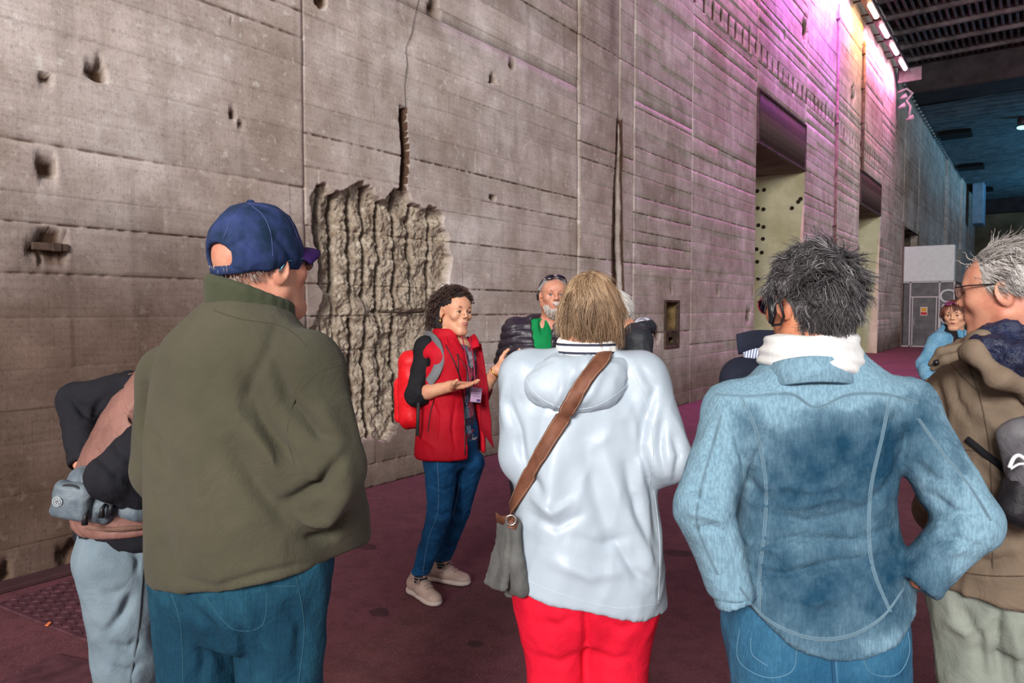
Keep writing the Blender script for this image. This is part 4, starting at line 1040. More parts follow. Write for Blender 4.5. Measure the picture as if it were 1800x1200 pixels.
# ---- shoes
def shoe(fig, A, toe, mat, sole, L=.27, name='shoe', res=.005, lace=None):
    A, toe = np.asarray(A, float), np.asarray(toe, float); toe[2] = 0; toe = toe/np.linalg.norm(toe); s_ = np.cross(toe, [0, 0, 1]); up = np.array([0, 0, 1.0])
    h = np.array([A[0], A[1], 0])-toe*.05
    F = Field(h-.16+np.minimum(0, toe*L), h+.16+np.maximum(0, toe*L)+up*.1, res)
    Rm = np.stack([toe, s_, up], 1)
    P = lambda a, b=0, c=0: h+toe*a+s_*b+up*c
    F.cone(P(0, 0, .055), P(.10, 0, .055), .036, .042, .02); F.cone(P(.1, 0, .05), P(.2, 0, .034), .04, .029, .03)
    F.cone(P(.0, 0, .06), P(.03, 0, .105), .034, .036, .02); F.ell(P(.19, 0, .03), (.052, .042, .027), Rm, .02)
    F.cone(P(.035, 0, .12), P(.035, 0, .2), .029, .029, .006, op='sub')
    F.cut(lambda X, Y, Z: .018-Z+0*X+0*Y)
    o, V, Fc = fig.emit(name, F, mat, rel=1)
    F = Field(h-.16+np.minimum(0, toe*L), h+.16+np.maximum(0, toe*L), res)
    F.ell(P(.0, 0, .015), (.05, .041, .03), Rm, .02); F.ell(P(.1, 0, .015), (.09, .043, .03), Rm, .03); F.ell(P(.18, 0, .015), (.065, .048, .03), Rm, .03)
    F.cut(lambda X, Y, Z: np.maximum(.001-Z, Z-.027)+0*X+0*Y)
    fig.emit('sole', F, sole, rel=1, parent=o)
    if lace:
        b = MB()
        for i in range(5):
            a = .075+i*.021; hh = .112-i*.0068
            b.tube([P(a, -.024, hh-.012), P(a+.006, 0, hh+.001), P(a+.0, .024, hh-.012)], .0034, 5)
        for sd in (-1, 1): b.tube([P(.08, 0, .112), P(.095, sd*.025, .113), P(.115, sd*.045, .092), P(.092, sd*.044, .088), P(.082, sd*.008, .112)], .0034, 5)
        b.build('lace', lace, o, True)
    return o
# ================================================================== PEOPLE
def cloth(name, rgb, rgb2=None, rough=.85, bs=260, bp=.35, sheen=0, vs=5, spec=.2, bd=.002, cr=.3, crs=16):
    return M(name, sRGB(*rgb), rough, vs=vs, bs=bs, bp=bp, bd=bd, cr=cr, crs=crs, sheen=sheen, spec=spec, col2=sRGB(*(rgb2 or tuple(int(q*.88) for q in rgb))))
def denim(name, base, faded, lo=.4, hi=.62, scale=7):
    m, nt, b = newmat(name); v = coords(nt)
    f = mix(nt, .5, noise(nt, scale, v, 5, .6), noise(nt, 3, coords(nt, (1, 1, .6)), 3, .5))
    c = mix(nt, ramp(nt, f, [(lo, 0.0), (hi, 1.0)]), sRGB(*base), sRGB(*faded))
    th = noise(nt, 220, coords(nt, (1, 1, .18)), 2, .5); c = mix(nt, ramp(nt, th, [(.42, .22), (.58, 0.0)]), c, tuple(q*.4 for q in sRGB(*base)))
    nt.links.new(c, b.inputs['Base Color']); b.inputs['Roughness'].default_value = .85; b.inputs['Specular IOR Level'].default_value = .2
    pv = bump(nt, b, noise(nt, 20, v, 6, .62, dist=.6), .4, .02); bump(nt, b, th, .35, .002, pv); return m
def striped(name, c1, c2, period, axis='Z', duty=.3):
    m, nt, b = newmat(name); v = coords(nt, (1/period,)*3); sp = nd(nt, 'ShaderNodeSeparateXYZ'); nt.links.new(v, sp.inputs[0])
    fr_ = nd(nt, 'ShaderNodeMath', operation='FRACT'); nt.links.new(sp.outputs[axis], fr_.inputs[0])
    nt.links.new(mix(nt, ramp(nt, fr_.outputs[0], [(0, 1.0), (duty, 1.0), (duty+.02, 0.0)]), sRGB(*c1), sRGB(*c2)), b.inputs['Base Color']); b.inputs['Roughness'].default_value = .8; return m
black_plastic = solid('black_plastic', (22, 22, 26), .4)
dark_sole = solid('dark_sole', (50, 48, 50), .8)
def upright_arms(p, a, rs, k=.03): return a
def trousers(p, name, mat, pelvis, legs, top, res=.008, disp=None, creases=None, k=.03, **kw):
    xs = np.array([[q[0] for q in l[0]] for l in legs]).ravel(); ys = np.array([[q[1] for q in l[0]] for l in legs]).ravel()
    lo = [min(xs.min(), -pelvis[0][1])-.15, min(ys.min(), -.2)-.14, .03]; hi = [max(xs.max(), pelvis[0][1])+.15, max(ys.max(), .2)+.14, top+.03]
    F = Field(lo, hi, res); F.loft(pelvis, k)
    for pts, rs in legs: F.chain(pts, rs, k)
    zb = min(l[0][-1][2] for l in legs)
    F.cut(lambda X, Y, Z: np.maximum(Z-top, zb-Z)+0*X+0*Y)
    return p.emit(name, F, mat, disp=disp, rel=1, creases=creases, **kw)
def jacket(p, name, mat, torso, arms, res=.007, hem=None, disp=None, creases=None, extra=None, k=.035, n=2.4, shell=.012, neck=None, neckr=.062, wristcut=True, **kw):
    P = dense(torso); pts = [[-P[:, 1].max()+min(P[:, 3]), (P[:, 4]-P[:, 2]).min(), P[0, 0]], [P[:, 1].max()+max(P[:, 3]), (P[:, 4]+P[:, 2]).max(), P[-1, 0]]]
    for a, r in arms: pts += [np.asarray(q) for q in a]
    pts = np.array([list(q) for q in pts]); lo = pts.min(0)-.13; hi = pts.max(0)+.13; lo[2] = P[0, 0]-.05 if not arms else min(P[0, 0]-.05, min(q[2] for a, r in arms for q in a)-.07)
    F = Field(lo, hi, res)
    for a, r in arms:
        F.cone(np.array([a[0][0]*.45, a[0][1], a[0][2]+.01]), a[0], r[0]*.95, r[0], k)
        F.cone(a[0], a[1], r[0], r[1], k*.8)
        for i in range(1, len(a)-1): F.cone(a[i], a[i+1], r[i], r[i+1], .012)
        d = np.asarray(a[-1])-np.asarray(a[-2]); d = d/np.linalg.norm(d); e = np.asarray(a[-1])
        F.cone(e+d*.0, e+d*.12, r[-1]-.012, r[-1]-.012, .003, op='sub')
        if wristcut:
            sl, (X, Y, Z) = F.sub_(e-.16, e+.16, 0)
            pl = ((X-e[0])*d[0]+(Y-e[1])*d[1]+(Z-e[2])*d[2])
            rr = np.sqrt((X-e[0])**2+(Y-e[1])**2+(Z-e[2])**2)
            F.D[sl] = np.where((rr < r[-1]+.05), np.maximum(F.D[sl], pl-.01), F.D[sl])
    F.loft(torso, k*.8, n=n)
    if extra: extra(F)
    if hem is not None:
        F.cut(lambda X, Y, Z: hem(X, Y)-Z if callable(hem) else hem-Z+0*X+0*Y)
    if neck is not None: F.cone(neck, np.asarray(neck)+np.array([0, 0, .15]), neckr, neckr, .01, op='sub')
    return p.emit(name, F, mat, disp=disp, rel=1, creases=creases, **kw)
def ringtube(p, name, mat, c, rx, ry, r, tilt=(0, 0), res=.006, disp=None, zr=1.0, wob=0.0, creases=None, n=16, open_front=0.0, parent=None, hgt=None):
    """collar or scarf: a soft tube round the neck"""
    c = np.asarray(c, float); F = Field(c-np.array([rx+r*3, ry+r*3, .16]), c+np.array([rx+r*3, ry+r*3, .16]), res)
    a = np.linspace(math.pi/2+open_front, math.pi/2+2*math.pi-open_front, n)
    Q = np.stack([c[0]+rx*np.cos(a), c[1]+ry*np.sin(a), c[2]+tilt[0]*np.cos(a)+tilt[1]*np.sin(a)+wob*np.sin(3*a)], -1)
    for i in range(n-1):
        if hgt:
            for h in np.linspace(-hgt/2, hgt/2, 5):
                s_ = 1-.25*abs(h)/hgt*0; F.cone(Q[i]+[0, 0, h], Q[i+1]+[0, 0, h], r, r, .008)
        else: F.cone(Q[i], Q[i+1], r, r, .01)
    return p.emit(name, F, mat, disp=disp, rel=1, creases=creases, parent=parent)
def glasses(p, mat, lensm, name='glasses', y=.102, z=.006, w=.03, h=.019, temple=True, parent=None):
    b = MB(); lens = []
    for sx in (-1, 1):
        Q = [p.H((sx*(.033)+w*.9*math.cos(a), y-.004*abs(math.cos(a)), z+h*math.sin(a))) for a in np.linspace(0, 2*math.pi, 15)]
        b.tube(Q, .0014, 5, False); lens.append(Q)
        if temple: b.tube([p.H((sx*.06, y-.004, z+.008)), p.H((sx*.074, y-.04, z+.01)), p.H((sx*.083, .005, z+.008)), p.H((sx*.084, -.016, z-.012))], .0018, 5)
    b.tube([p.H((-.008, y, z+.004)), p.H((0, y+.004, z+.007)), p.H((.008, y, z+.004))], .0014, 5)
    o = b.build(name, mat, p.o, True); lb = MB()
    for Q in lens:
        Q = Q[:-1]; c = np.mean(Q, 0); t = p.hM@np.array([0, .0012, 0]); lb.add([c+t]+[q+t for q in Q]+[c-t]+[q-t for q in Q], [(0, 1+i, 1+(i+1) % 14) for i in range(14)]+[(15, 16+(i+1) % 14, 16+i) for i in range(14)])
    lb.build('lens', lensm, o); return o
glassm = newmat('clear_lens'); glassm[2].inputs['Transmission Weight'].default_value = .9; glassm[2].inputs['Roughness'].default_value = .05; glassm[2].inputs['Base Color'].default_value = (.8, .95, .95, 1); glassm = glassm[0]
darklens = solid('dark_lens', (30, 22, 40), .12, spec=.8)

# ---------------------------------------------------------------- A: man in navy cap and olive fleece
A = Figure(425, 1.65, 21, 'man seen from behind in a navy baseball cap, olive green fleece jacket and teal jeans')
A.skin = 'ruddy'; A.head(460, 473, 35, .03, nod=-8, sc=1.04); A.nb = A.L(430, 590, .0)
ar = [(A.L(535, 650, -.07), A.L(568, 822, -.09), A.L(578, 935, .03)), (A.L(305, 665, .09), A.L(292, 820, .12), A.L(345, 925, .26))]
tz = [(.87, .2, .165), (.95, .212, .178), (1.1, .222, .188, 0, .01), (1.25, .218, .178, 0, .005), (1.38, .205, .152, 0, -.005), (1.46, .19, .13, 0, -.01), (1.52, .14, .102, 0, -.01), (1.56, .09, .085, 0, -.005), (1.58, .07, .07)]
lg = [(A.L(346, 1000, .02), A.L(358, 1330, .03), A.L(372, 1640, .0), np.array([-.2, 1, 0])), (A.L(500, 1000, -.02), A.L(490, 1330, 0), A.L(482, 1640, -.02), np.array([.2, 1, 0]))]
A.body(tz, ar, lg, female=False, fat=1.08)
fleece = cloth('olive_fleece', (84, 80, 64), (68, 66, 52), .95, bs=420, bp=.7, sheen=.4, vs=3, bd=.003)
crA = [([(480, 610), (505, 700), (560, 760), (600, 780)], 10, -.0145), ([(430, 640), (455, 730), (520, 830), (560, 880)], 16, -.0174), ([(395, 760), (450, 850), (520, 930)], 18, -.0145), ([(420, 720), (480, 800), (540, 850)], 16, .0145),
       ([(490, 560), (470, 620), (428, 700), (440, 760)], 9, -.0058), ([(600, 800), (560, 860), (500, 880)], 10, -.0203), ([(610, 850), (575, 905), (510, 905)], 12, .0145), ([(615, 900), (580, 940), (530, 945)], 8, -.0174),
       ([(255, 660), (262, 760), (300, 830)], 10, -.0174), ([(330, 600), (345, 800), (360, 960)], 26, .0087), ([(280, 860), (290, 960), (320, 1030)], 16, -.0101), ([(560, 700), (590, 780), (605, 860)], 18, .0116), ([(300, 1010), (380, 1030), (470, 1005), (550, 985)], 5, -.0087)]
def exA(F):
    F.cone(A.L(590, 900, .02), A.L(604, 965, .1), .075, .06, .02)
    F.cone(A.L(600, 850, .12), A.L(612, 930, .16), .05, .05, .03)
oA, V, Fc = jacket(A, 'fleece_jacket', fleece, tz, [(ar[0], [.078, .086, .068]), (ar[1], [.072, .072, .058])], .007, hem=lambda X, Y: .955+.16*X-.0*Y, extra=exA,
                   disp=folds(11, .010, (4, 4, 1.6), .003, (12, 12, 6)), creases=crA)
tA = bvh(V, Fc); seamA = cloth('olive_fleece_seam', (70, 68, 54))
seam(A, tA, [[(375, 545), (420, 560), (500, 575), (540, 610)], [(608, 640), (560, 655), (520, 700), (505, 760), (520, 820)]], seamA, .0014, lift=-.0006)
ringtube(A, 'collar', cloth('dark_olive_collar', (74, 78, 58), (60, 64, 48), .95, bs=420, bp=.6, sheen=.3), A.L(441, 543, .01), .084, .088, .012, tilt=(-.022, -.022), hgt=.07, n=22, open_front=.35, disp=folds(3, .003, (9, 9, 9)))
teal = denim('teal_jeans', (16, 56, 76), (36, 86, 106), .45, .62, 5)
pel = [(.80, .15, .13), (.86, .172, .15), (.9, .178, .155), (1.0, .18, .15)]
oj, V, Fc = trousers(A, 'jeans', teal, pel, [([l[0], l[1], l[2]+np.array([0, 0, -.03])], [.104, .083, .07]) for l in lg], 1.0, .009, k=.012, disp=folds(21, .009, (7, 7, 3), .004),
    creases=[([(330, 1060), (370, 1100), (400, 1180)], 9, -.007), ([(420, 1090), (432, 1150), (436, 1200)], 7, -.012), ([(500, 1060), (530, 1100), (520, 1180)], 9, -.007), ([(345, 1120), (360, 1160), (350, 1200)], 8, -.007)])
tJ = bvh(V, Fc); tst = solid('teal_stitch', (32, 76, 94), .8)
seam(A, tJ, [[(352, 1035), (392, 1090), (420, 1108), (462, 1098), (470, 1040)], [(300, 1040), (318, 1100), (322, 1200)], [(520, 1010), (535, 1100), (525, 1200)], [(480, 1030), (520, 1030)]], tst, .0016)
for l in lg: shoe(A, l[2], l[3], solid('brown_shoe', (90, 66, 50)), dark_sole, .28, res=.008)
# cap: crown with rear opening and strap, brim
capm = M('navy_camo_cotton', sRGB(46, 60, 108), .85, vs=17, bs=300, bp=.35, col2=sRGB(16, 38, 62))
def capP(c): return A.H(c)
F = Field(A.hc-.2, A.hc+.2, .0042); sc_ = A.hs
F.ell(A.H((0, -.006, .052)), np.array((.087, .103, .097))*sc_, A.hM, 0)
F.ell(A.H((0, -.012, .03)), np.array((.087, .103, .08))*sc_, A.hM, .02)
A_up = A.hM@np.array([0, 0, 1.]); A_fw = A.hM@np.array([0, 1., 0])
pl0 = A.H((0, -.1, .003)); pn = A.hM@np.array([0, .06, 1.]); pn /= np.linalg.norm(pn)
F.cut(lambda X, Y, Z: -((X-pl0[0])*pn[0]+(Y-pl0[1])*pn[1]+(Z-pl0[2])*pn[2]))
F.D = np.maximum(F.D, -(F.D+.008))
F.ell(A.H((0, -.12, .035)), np.array((.047, .05, .033))*sc_, A.hM, .004, 'sub')
capo, V, Fc = A.emit('cap', F, capm, rel=1, disp=folds(5, .0045, (16, 16, 10), .002, (30, 30, 20)), creases=[([(470, 400), (505, 440), (520, 480)], 5, -.004), ([(390, 440), (430, 420), (470, 460)], 5, -.004)])
tC = bvh(V, Fc); seam(A, tC, [[(435, 357), (462, 378), (476, 410), (480, 450)], [(432, 357), (405, 390), (385, 440)], [(436, 357), (500, 375), (524, 420)]], solid('cap_stitch', (60, 70, 120)), .0013, parent=capo)
MB().ell(A.H((0, -.006, .151)), (.009, .009, .005), A.hM).build('top_button', capm, capo, True)
Vb = []; nb_ = 17
for i in range(nb_):
    a = math.radians(-62+124*i/(nb_-1)); x0_, y0_ = .084*math.sin(a), -.012+.108*math.cos(a)
    ln = .062*math.cos(a*.95)**.7
    for j in range(5):
        t = j/4; Vb.append(A.H((x0_*(1+.02*t), y0_+ln*t, .014+.026*math.cos(a)+.004*t-.03*(1-math.cos(a))*t-.012*t*t)))
I = np.arange(nb_*5).reshape(nb_, 5); Vb = np.array(Vb); dn = A_up*.0022; n0 = len(Vb)
Fb = np.stack([I[:-1, :-1], I[1:, :-1], I[1:, 1:], I[:-1, 1:]], -1).reshape(-1, 4)
rim = np.concatenate([I[:, 0], I[-1, 1:], I[-2::-1, -1], I[0, -2:0:-1]]); r2 = np.roll(rim, -1)
mk('brim', np.concatenate([Vb+dn, Vb-dn]), np.concatenate([Fb[:, ::-1], Fb+n0, np.stack([rim, r2, r2+n0, rim+n0], -1)]), cloth('purple_navy_brim', (74, 42, 112), (50, 30, 84)), capo)
P_ = [A.H((.082*math.sin(a), -.012-.102*math.cos(a)+.002, .007)) for a in np.linspace(-.75, .75, 9)]; N_ = [A.hM@np.array((math.sin(a), -math.cos(a), 0)) for a in np.linspace(-.75, .75, 9)]
ribbon(np.array(P_)*1.0, np.array(N_), .02, .004, capm, 'strap', capo)
glasses(A, solid('teal_metal', (90, 150, 165), .3, .6), glassm)
strands(A, hair_mat('short_white_hair', (150, 130, 120), (190, 175, 165), (225, 215, 205)), 900, .012, (0, -.5, 1), .0006, 4, .02, .3, region=lambda u: (u[:, 1] < .25) & (u[:, 2] < -.12) & (u[:, 2] > -.55))

# ---------------------------------------------------------------- J: person bending over a waist bag
J = Figure(225, 2.15, 52, 'person bending forward in a pink-brown quilted vest with black sleeves')
J.skin = 'fair'; J.head(400, 618, 50, .12, nod=35); J.nb = np.array([0, .24, 1.42])
aL = (J.L(228, 692, .12), J.L(137, 702, .14), J.L(146, 812, .02)); aR = (J.L(292, 742, -.09), J.L(196, 838, -.17), J.L(282, 888, -.06))
tz = [(.82, .16, .125), (.9, .165, .135), (1.0, .165, .14, 0, .0), (1.11, .165, .14, 0, .03), (1.22, .17, .13, 0, .075), (1.32, .16, .115, 0, .125), (1.39, .12, .095, 0, .175), (1.44, .07, .07, 0, .22)]
lg = [(J.L(205, 985, -.06), J.L(228, 1155, -.05), J.L(220, 1385, -.04), np.array([0, 1., 0])), (J.L(248, 985, .08), J.L(262, 1155, .06), J.L(262, 1385, .06), np.array([0, 1., 0]))]
dL = aL[2]-aL[1]
J.body(tz, [aL, aR], lg, hands=[(aL[2], dL+np.array([.0, .1, 0]), J.Mw.T@(-Rt*-1), -1, dict(curl=(.5, .5, .4))), (aR[2], aR[2]-aR[1], np.array([0, 0, -1.]), 1)], fine=.007, hand_res=.004)
blk = cloth('black_knit', (34, 34, 40), (24, 24, 30), .9, bs=180, bp=.6)
oS, V, Fc = jacket(J, 'knit_jumper', blk, [(.80, .182, .152), (.9, .178, .148)]+[(a, b-.012, *r_) for a, b, *r_ in [(z, w_, *q) for z, w_, *q in tz[2:]]], [(aL, [.062, .056, .043]), (aR, [.058, .06, .05])], .007, hem=.862,
    disp=folds(31, .006, (9, 9, 5), .004, (26, 26, 22)), creases=[([(120, 690), (140, 720), (160, 740)], 5, -.008), ([(170, 800), (200, 830), (240, 850)], 7, -.008), ([(190, 760), (215, 800), (250, 820)], 7, -.006), ([(190, 690), (170, 715), (160, 740)], 5, -.007)])
vm = cloth('pink_brown_quilt', (150, 108, 98), (118, 82, 74), .6, vs=7, bs=90, bp=.3, spec=.4)
def qd(V, N): return -.007*(np.abs(np.sin((V[:, 2]+.5*np.abs(V[:, 0]))*math.pi/.06))**.5 < .35)+.004*(vnoise(V*30, 4)-.5)
F = Field((-.25, -.2, .86), (.25, .35, 1.5), .0065); F.loft([(z, a+.022, b+.026, *r_) for z, a, b, *r_ in tz[1:]], .02)
F.cut(lambda X, Y, Z: np.maximum(.905-Z, (np.hypot(Y-.05, (Z-1.27)*1.0)-.085)*-1*np.sign(np.abs(X)-.13)*1.0*(np.abs(X) > .13)-1*(np.abs(X) <= .13))+0*X)
oV, V, Fc = J.emit('quilted_vest', F, vm, disp=qd, rel=1)
tV = bvh(V, Fc); band(J, tV, [(152, 925), (190, 930), (250, 926)], .014, .004, cloth('vest_binding', (128, 96, 84)), 'hem_binding', oV, 16, .002)
gt = cloth('blue_grey_cotton', (122, 138, 148), (104, 120, 130), .85, vs=8, bs=300)
oT, V, Fc = trousers(J, 'trousers', gt, [(.68, .15, .125), (.78, .165, .14), (.9, .165, .14)], [([l[0], l[1], l[2]], [.112, .086, .07]) for l in lg], .9, .008, disp=folds(41, .008, (8, 8, 4), .004),
    creases=[([(235, 1040), (215, 1080), (190, 1110)], 8, -.014), ([(180, 1040), (200, 1045), (225, 1030)], 7, -.007), ([(190, 1130), (225, 1140), (245, 1120)], 7, -.009), ([(195, 1170), (225, 1180), (250, 1160)], 6, -.008), ([(230, 960), (245, 985), (240, 1010)], 5, -.007)])
tT = bvh(V, Fc); band(J, tT, [(252, 978), (248, 1040), (243, 1100), (232, 1170), (228, 1199)], .007, .002, cloth('grey_seam', (96, 108, 116)), 'side_seam', oT, 24, .0005)
for l in lg: shoe(J, l[2], l[3], solid('grey_shoe', (110, 110, 114)), dark_sole, .25, res=.008)
strands(J, hair_mat('dark_brown_hair', (40, 30, 26), (70, 52, 44), (100, 78, 66)), 1500, .1, (0, -.4, 1), .0014, 7, .08, .6)
# waist bag worn at the back
bagc = J.L(153, 872, -.16); Rb = (J.Mw.T@np.stack([Rt, Fw*1., np.array([0, 0, 1.])], 1))@rotm('Y', 12)
bag = empty('waist_bag', J.W(bagc), 0, label='grey nylon waist bag with black zips at the bending person\'s hip', cat='bag')
Rbw = J.Mw@Rb
class _P:                                    # minimal carrier so that loose things can use the same tools
    def __init__(s, o, loc): s.o = o; s.g = np.array(loc); s.Mw = np.eye(3); s.hs = 1
    W = lambda s, V: np.asarray(V)+s.g
    uv = lambda s, V: proj(s.W(V))
    emit = Figure.emit; L = lambda s, px, py, z: at(px, py, z)-s.g
def rbox(F, c, h, Rm, r, k=.0, op='add'):
    c = np.asarray(c, float); h = np.asarray(h, float); ext = np.abs(Rm)@h
    sl, (X, Y, Z) = F.sub_(c-ext, c+ext, .03+k); p = [X-c[0], Y-c[1], Z-c[2]]
    q = [np.abs(p[0]*Rm[0, i]+p[1]*Rm[1, i]+p[2]*Rm[2, i])-h[i]+r for i in range(3)]
    d = np.sqrt(sum(np.maximum(t, 0)**2 for t in q))+np.minimum(np.maximum(np.maximum(q[0], q[1]), q[2]), 0)-r
    F.comb(sl, d.astype(np.float32), k, op)
bp = _P(bag, J.W(bagc)); F = Field((-.13,)*3, (.13,)*3, .0045); rbox(F, (0, .02, 0), (.075, .04, .068), Rbw, .03)
nyl = cloth('grey_nylon', (112, 124, 132), (84, 96, 106), .55, vs=22, bs=200, bp=.3, spec=.4)
o1, V, Fc = bp.emit('main_pouch', F, nyl, disp=folds(51, .005, (22, 22, 18)), rel=1)
F = Field((-.13,)*3, (.13,)*3, .0045); rbox(F, Rbw@np.array([-.018, -.035, -.008]), (.052, .022, .05), Rbw, .02)
o2, V, Fc = bp.emit('front_pocket', F, nyl, disp=folds(52, .004, (25, 25, 20)), rel=1)
zipm = solid('black_zip', (28, 28, 32), .5)
for w_, h_, y_, nm in ((.06, .055, -.012, 'zip'), (.045, .042, -.05, 'zip')):
    MB().tube([Rbw@np.array([(-.018 if y_ < -.03 else 0)+w_*math.cos(a), y_, (-.004 if y_ < -.03 else 0)+h_*math.sin(a)]) for a in np.linspace(.1, math.pi-.1, 12)], .0035, 5).build(nm, zipm, o1 if y_ > -.03 else o2, True)
for q in ((.042, -.055, -.02), (.07, -.03, .0), (.085, -.015, .006)):
    MB().tube([Rbw@np.array(q), Rbw@(np.array(q)+(.0, -.012, -.01)), Rbw@(np.array(q)+(.002, -.012, -.035))], [.004, .006, .009], 6).build('zip_puller', zipm, bag, True)
bdg = MB()
for r0 in (.0125, .008): bdg.tube([Rbw@np.array([-.042+r0*math.cos(a), -.0635, -.01+r0*math.sin(a)]) for a in np.linspace(0, 6.28, 16)], .0013, 5, False)
for a in np.linspace(0, 5.2, 6): bdg.tube([Rbw@np.array([-.042+.002*math.cos(a), -.0635, -.01+.002*math.sin(a)]), Rbw@np.array([-.042+.007*math.cos(a), -.0635, -.01+.007*math.sin(a)])], .0011, 4)
bdg.build('round_badge', solid('badge_grey', (190, 196, 200), .5), o2, True)
P_ = np.array([J.L(165, 880, -.12), J.L(200, 892, -.155), J.L(235, 905, -.16), J.L(262, 905, -.13)])-bagc; P_ = P_@J.Mw.T
ribbon(catmull(P_), np.tile(J.Mw@(J.Mw.T@(-Fw)), (len(catmull(P_)), 1)), .035, .004, nyl, 'waist_strap', bag)

# ---------------------------------------------------------------- B: woman in pale raincoat
B = Figure(1030, 2.0, -4, 'woman seen from behind with short dark-blonde hair, pale ice-blue raincoat and bright red trousers')
B.skin = 'fair'; B.head(1036, 556, -4, .02, nod=8); B.nb = B.L(1032, 640, 0)
ar = [(B.L(926, 662, 0), B.L(924, 800, .0), B.L(960, 838, .23)), (B.L(1128, 668, 0), B.L(1165, 802, -.05), B.L(1120, 835, .2))]
tz = [(.62, .225, .172), (.72, .224, .172), (.85, .216, .17), (1.0, .203, .157), (1.15, .195, .142), (1.26, .186, .125), (1.33, .162, .105), (1.385, .105, .085), (1.415, .072, .072)]
lg = [(B.L(970, 1050, 0), B.L(985, 1200, 0), B.L(990, 1440, 0), np.array([-.2, 1, 0])), (B.L(1088, 1050, 0), B.L(1078, 1200, 0), B.L(1075, 1440, 0), np.array([.2, 1, 0]))]
B.body(tz, ar, lg, fine=.005)
rain = cloth('pale_ice_blue_pvc', (178, 191, 202), (170, 183, 195), .45, cr=.12, crs=9, bs=60, bp=.06, vs=3, spec=.5)
crB = [([(905, 760), (930, 830), (960, 870)], 8, -.008), ([(895, 700), (915, 760), (920, 800)], 6, -.008), ([(1140, 700), (1125, 780), (1150, 880), (1155, 960)], 9, -.011), ([(1105, 720), (1130, 800), (1120, 860)], 9, .007), ([(1165, 720), (1160, 790), (1170, 840)], 7, -.008),
       ([(930, 870), (975, 900), (1010, 880)], 8, .007), ([(925, 900), (980, 925), (1030, 900)], 8, -.006), ([(1060, 780), (1090, 880), (1130, 960), (1145, 1050)], 14, .008), ([(1030, 770), (1050, 880), (1090, 1000)], 14, -.006), ([(1100, 800), (1120, 900), (1145, 980)], 8, -.008),
       ([(980, 760), (970, 860), (950, 960)], 16, .006), ([(960, 980), (1040, 1010), (1120, 1000)], 12, .006), ([(1080, 940), (1110, 1000), (1150, 1030)], 8, -.007), ([(1180, 760), (1195, 800), (1185, 850)], 6, -.008), ([(1120, 640), (1150, 680), (1140, 740)], 7, -.006), ([(1000, 940), (1060, 960), (1110, 940)], 9, -.005), ([(890, 660), (885, 710), (895, 760)], 6, .005)]
oB, V, Fc = jacket(B, 'raincoat', rain, tz, [(ar[0], [.077, .072, .056]), (ar[1], [.076, .072, .056])], .0065, hem=lambda X, Y: .752-.2*X, disp=folds(61, .011, (5, 5, 2), .0035, (13, 13, 8), 2.2), creases=crB)
tB = bvh(V, Fc); seamB = solid('pale_seam', (186, 200, 210), .5)
seam(B, tB, [[(920, 632), (896, 690), (905, 760), (908, 800)], [(1112, 650), (1140, 720), (1148, 800), (1142, 850)], [(1150, 860), (1160, 960), (1157, 1060)], [(905, 1012), (990, 1045), (1080, 1068), (1150, 1062)], [(915, 690), (1000, 706)]], seamB, .0014, parent=oB)
F = Field(B.L(1030, 640, -.1)-.26, B.L(1030, 640, -.1)+.26, .0065)
hcn = [B.L(928, 655, .0), B.L(952, 684, -.078), B.L(1005, 702, -.102), B.L(1055, 692, -.098), B.L(1102, 668, -.03)]
F.chain(hcn, [.02, .026, .028, .027, .024], .05); F.ell(B.L(1015, 672, -.092), (.115, .03, .055), B.Mw.T@np.stack([Rt, Fw, np.cross(Rt, Fw)], 1)@rotm('X', -14), .05)
F.chain([B.L(940, 650, -.01), B.L(985, 656, -.068), B.L(1035, 656, -.075), B.L(1085, 658, -.045), B.L(1112, 662, .0)], [.026, .028, .028, .028, .026], .05)
F.chain([B.L(940, 648, .04), B.L(975, 648, -.02), B.L(1030, 650, -.05), B.L(1080, 654, -.03)], [.03, .03, .03, .03], .03)
F.cone(B.nb-[0, 0, .1], B.nb+[0, 0, .12], .064, .062, .01, op='sub')
oH, V, Fc = B.emit('hood', F, rain, disp=folds(63, .006, (12, 12, 5), .004, (22, 22, 10), 2.0), rel=1, creases=[([(1040, 640), (1010, 680), (985, 720)], 6, -.007), ([(1000, 650), (985, 690), (975, 715)], 7, .005), ([(1060, 650), (1040, 690), (1020, 712)], 8, .006), ([(1100, 640), (1110, 665), (1100, 680)], 5, -.006)], parent=oB)
tH = bvh(V, Fc); seam(B, tH, [[(912, 640), (940, 690), (985, 716), (1040, 716), (1090, 688), (1116, 660)]], seamB, .0014, parent=oB)
ringtube(B, 'striped_collar', striped('navy_white_stripe', (238, 236, 232), (40, 44, 66), .022, 'Z', .3), B.L(1032, 618, .0), .072, .072, .013, hgt=.05, n=18, tilt=(0, .01))
redm = cloth('bright_red_cotton', (226, 22, 52), (200, 12, 42), .8, vs=6, bs=300)
oT, V, Fc = trousers(B, 'trousers', redm, [(.64, .165, .135), (.75, .19, .155), (.9, .18, .14)], [([l[0], l[1], l[2]], [.108, .083, .066]) for l in lg], .95, .008, disp=folds(71, .007, (8, 8, 5), .004),
    creases=[([(1030, 1060), (1032, 1120), (1030, 1200)], 6, -.014), ([(950, 1090), (980, 1100), (1010, 1080)], 7, -.006), ([(1060, 1085), (1090, 1105), (1120, 1095)], 7, -.006), ([(950, 1150), (985, 1165), (1015, 1150)], 7, -.006), ([(1045, 1150), (1080, 1160), (1110, 1150)], 7, -.006)])
for l in lg: shoe(B, l[2], l[3], solid('black_shoe', (40, 38, 42)), dark_sole, .25, res=.009)
blond = hair_mat('dark_blonde_hair', (84, 62, 46), (150, 120, 92), (200, 176, 142))
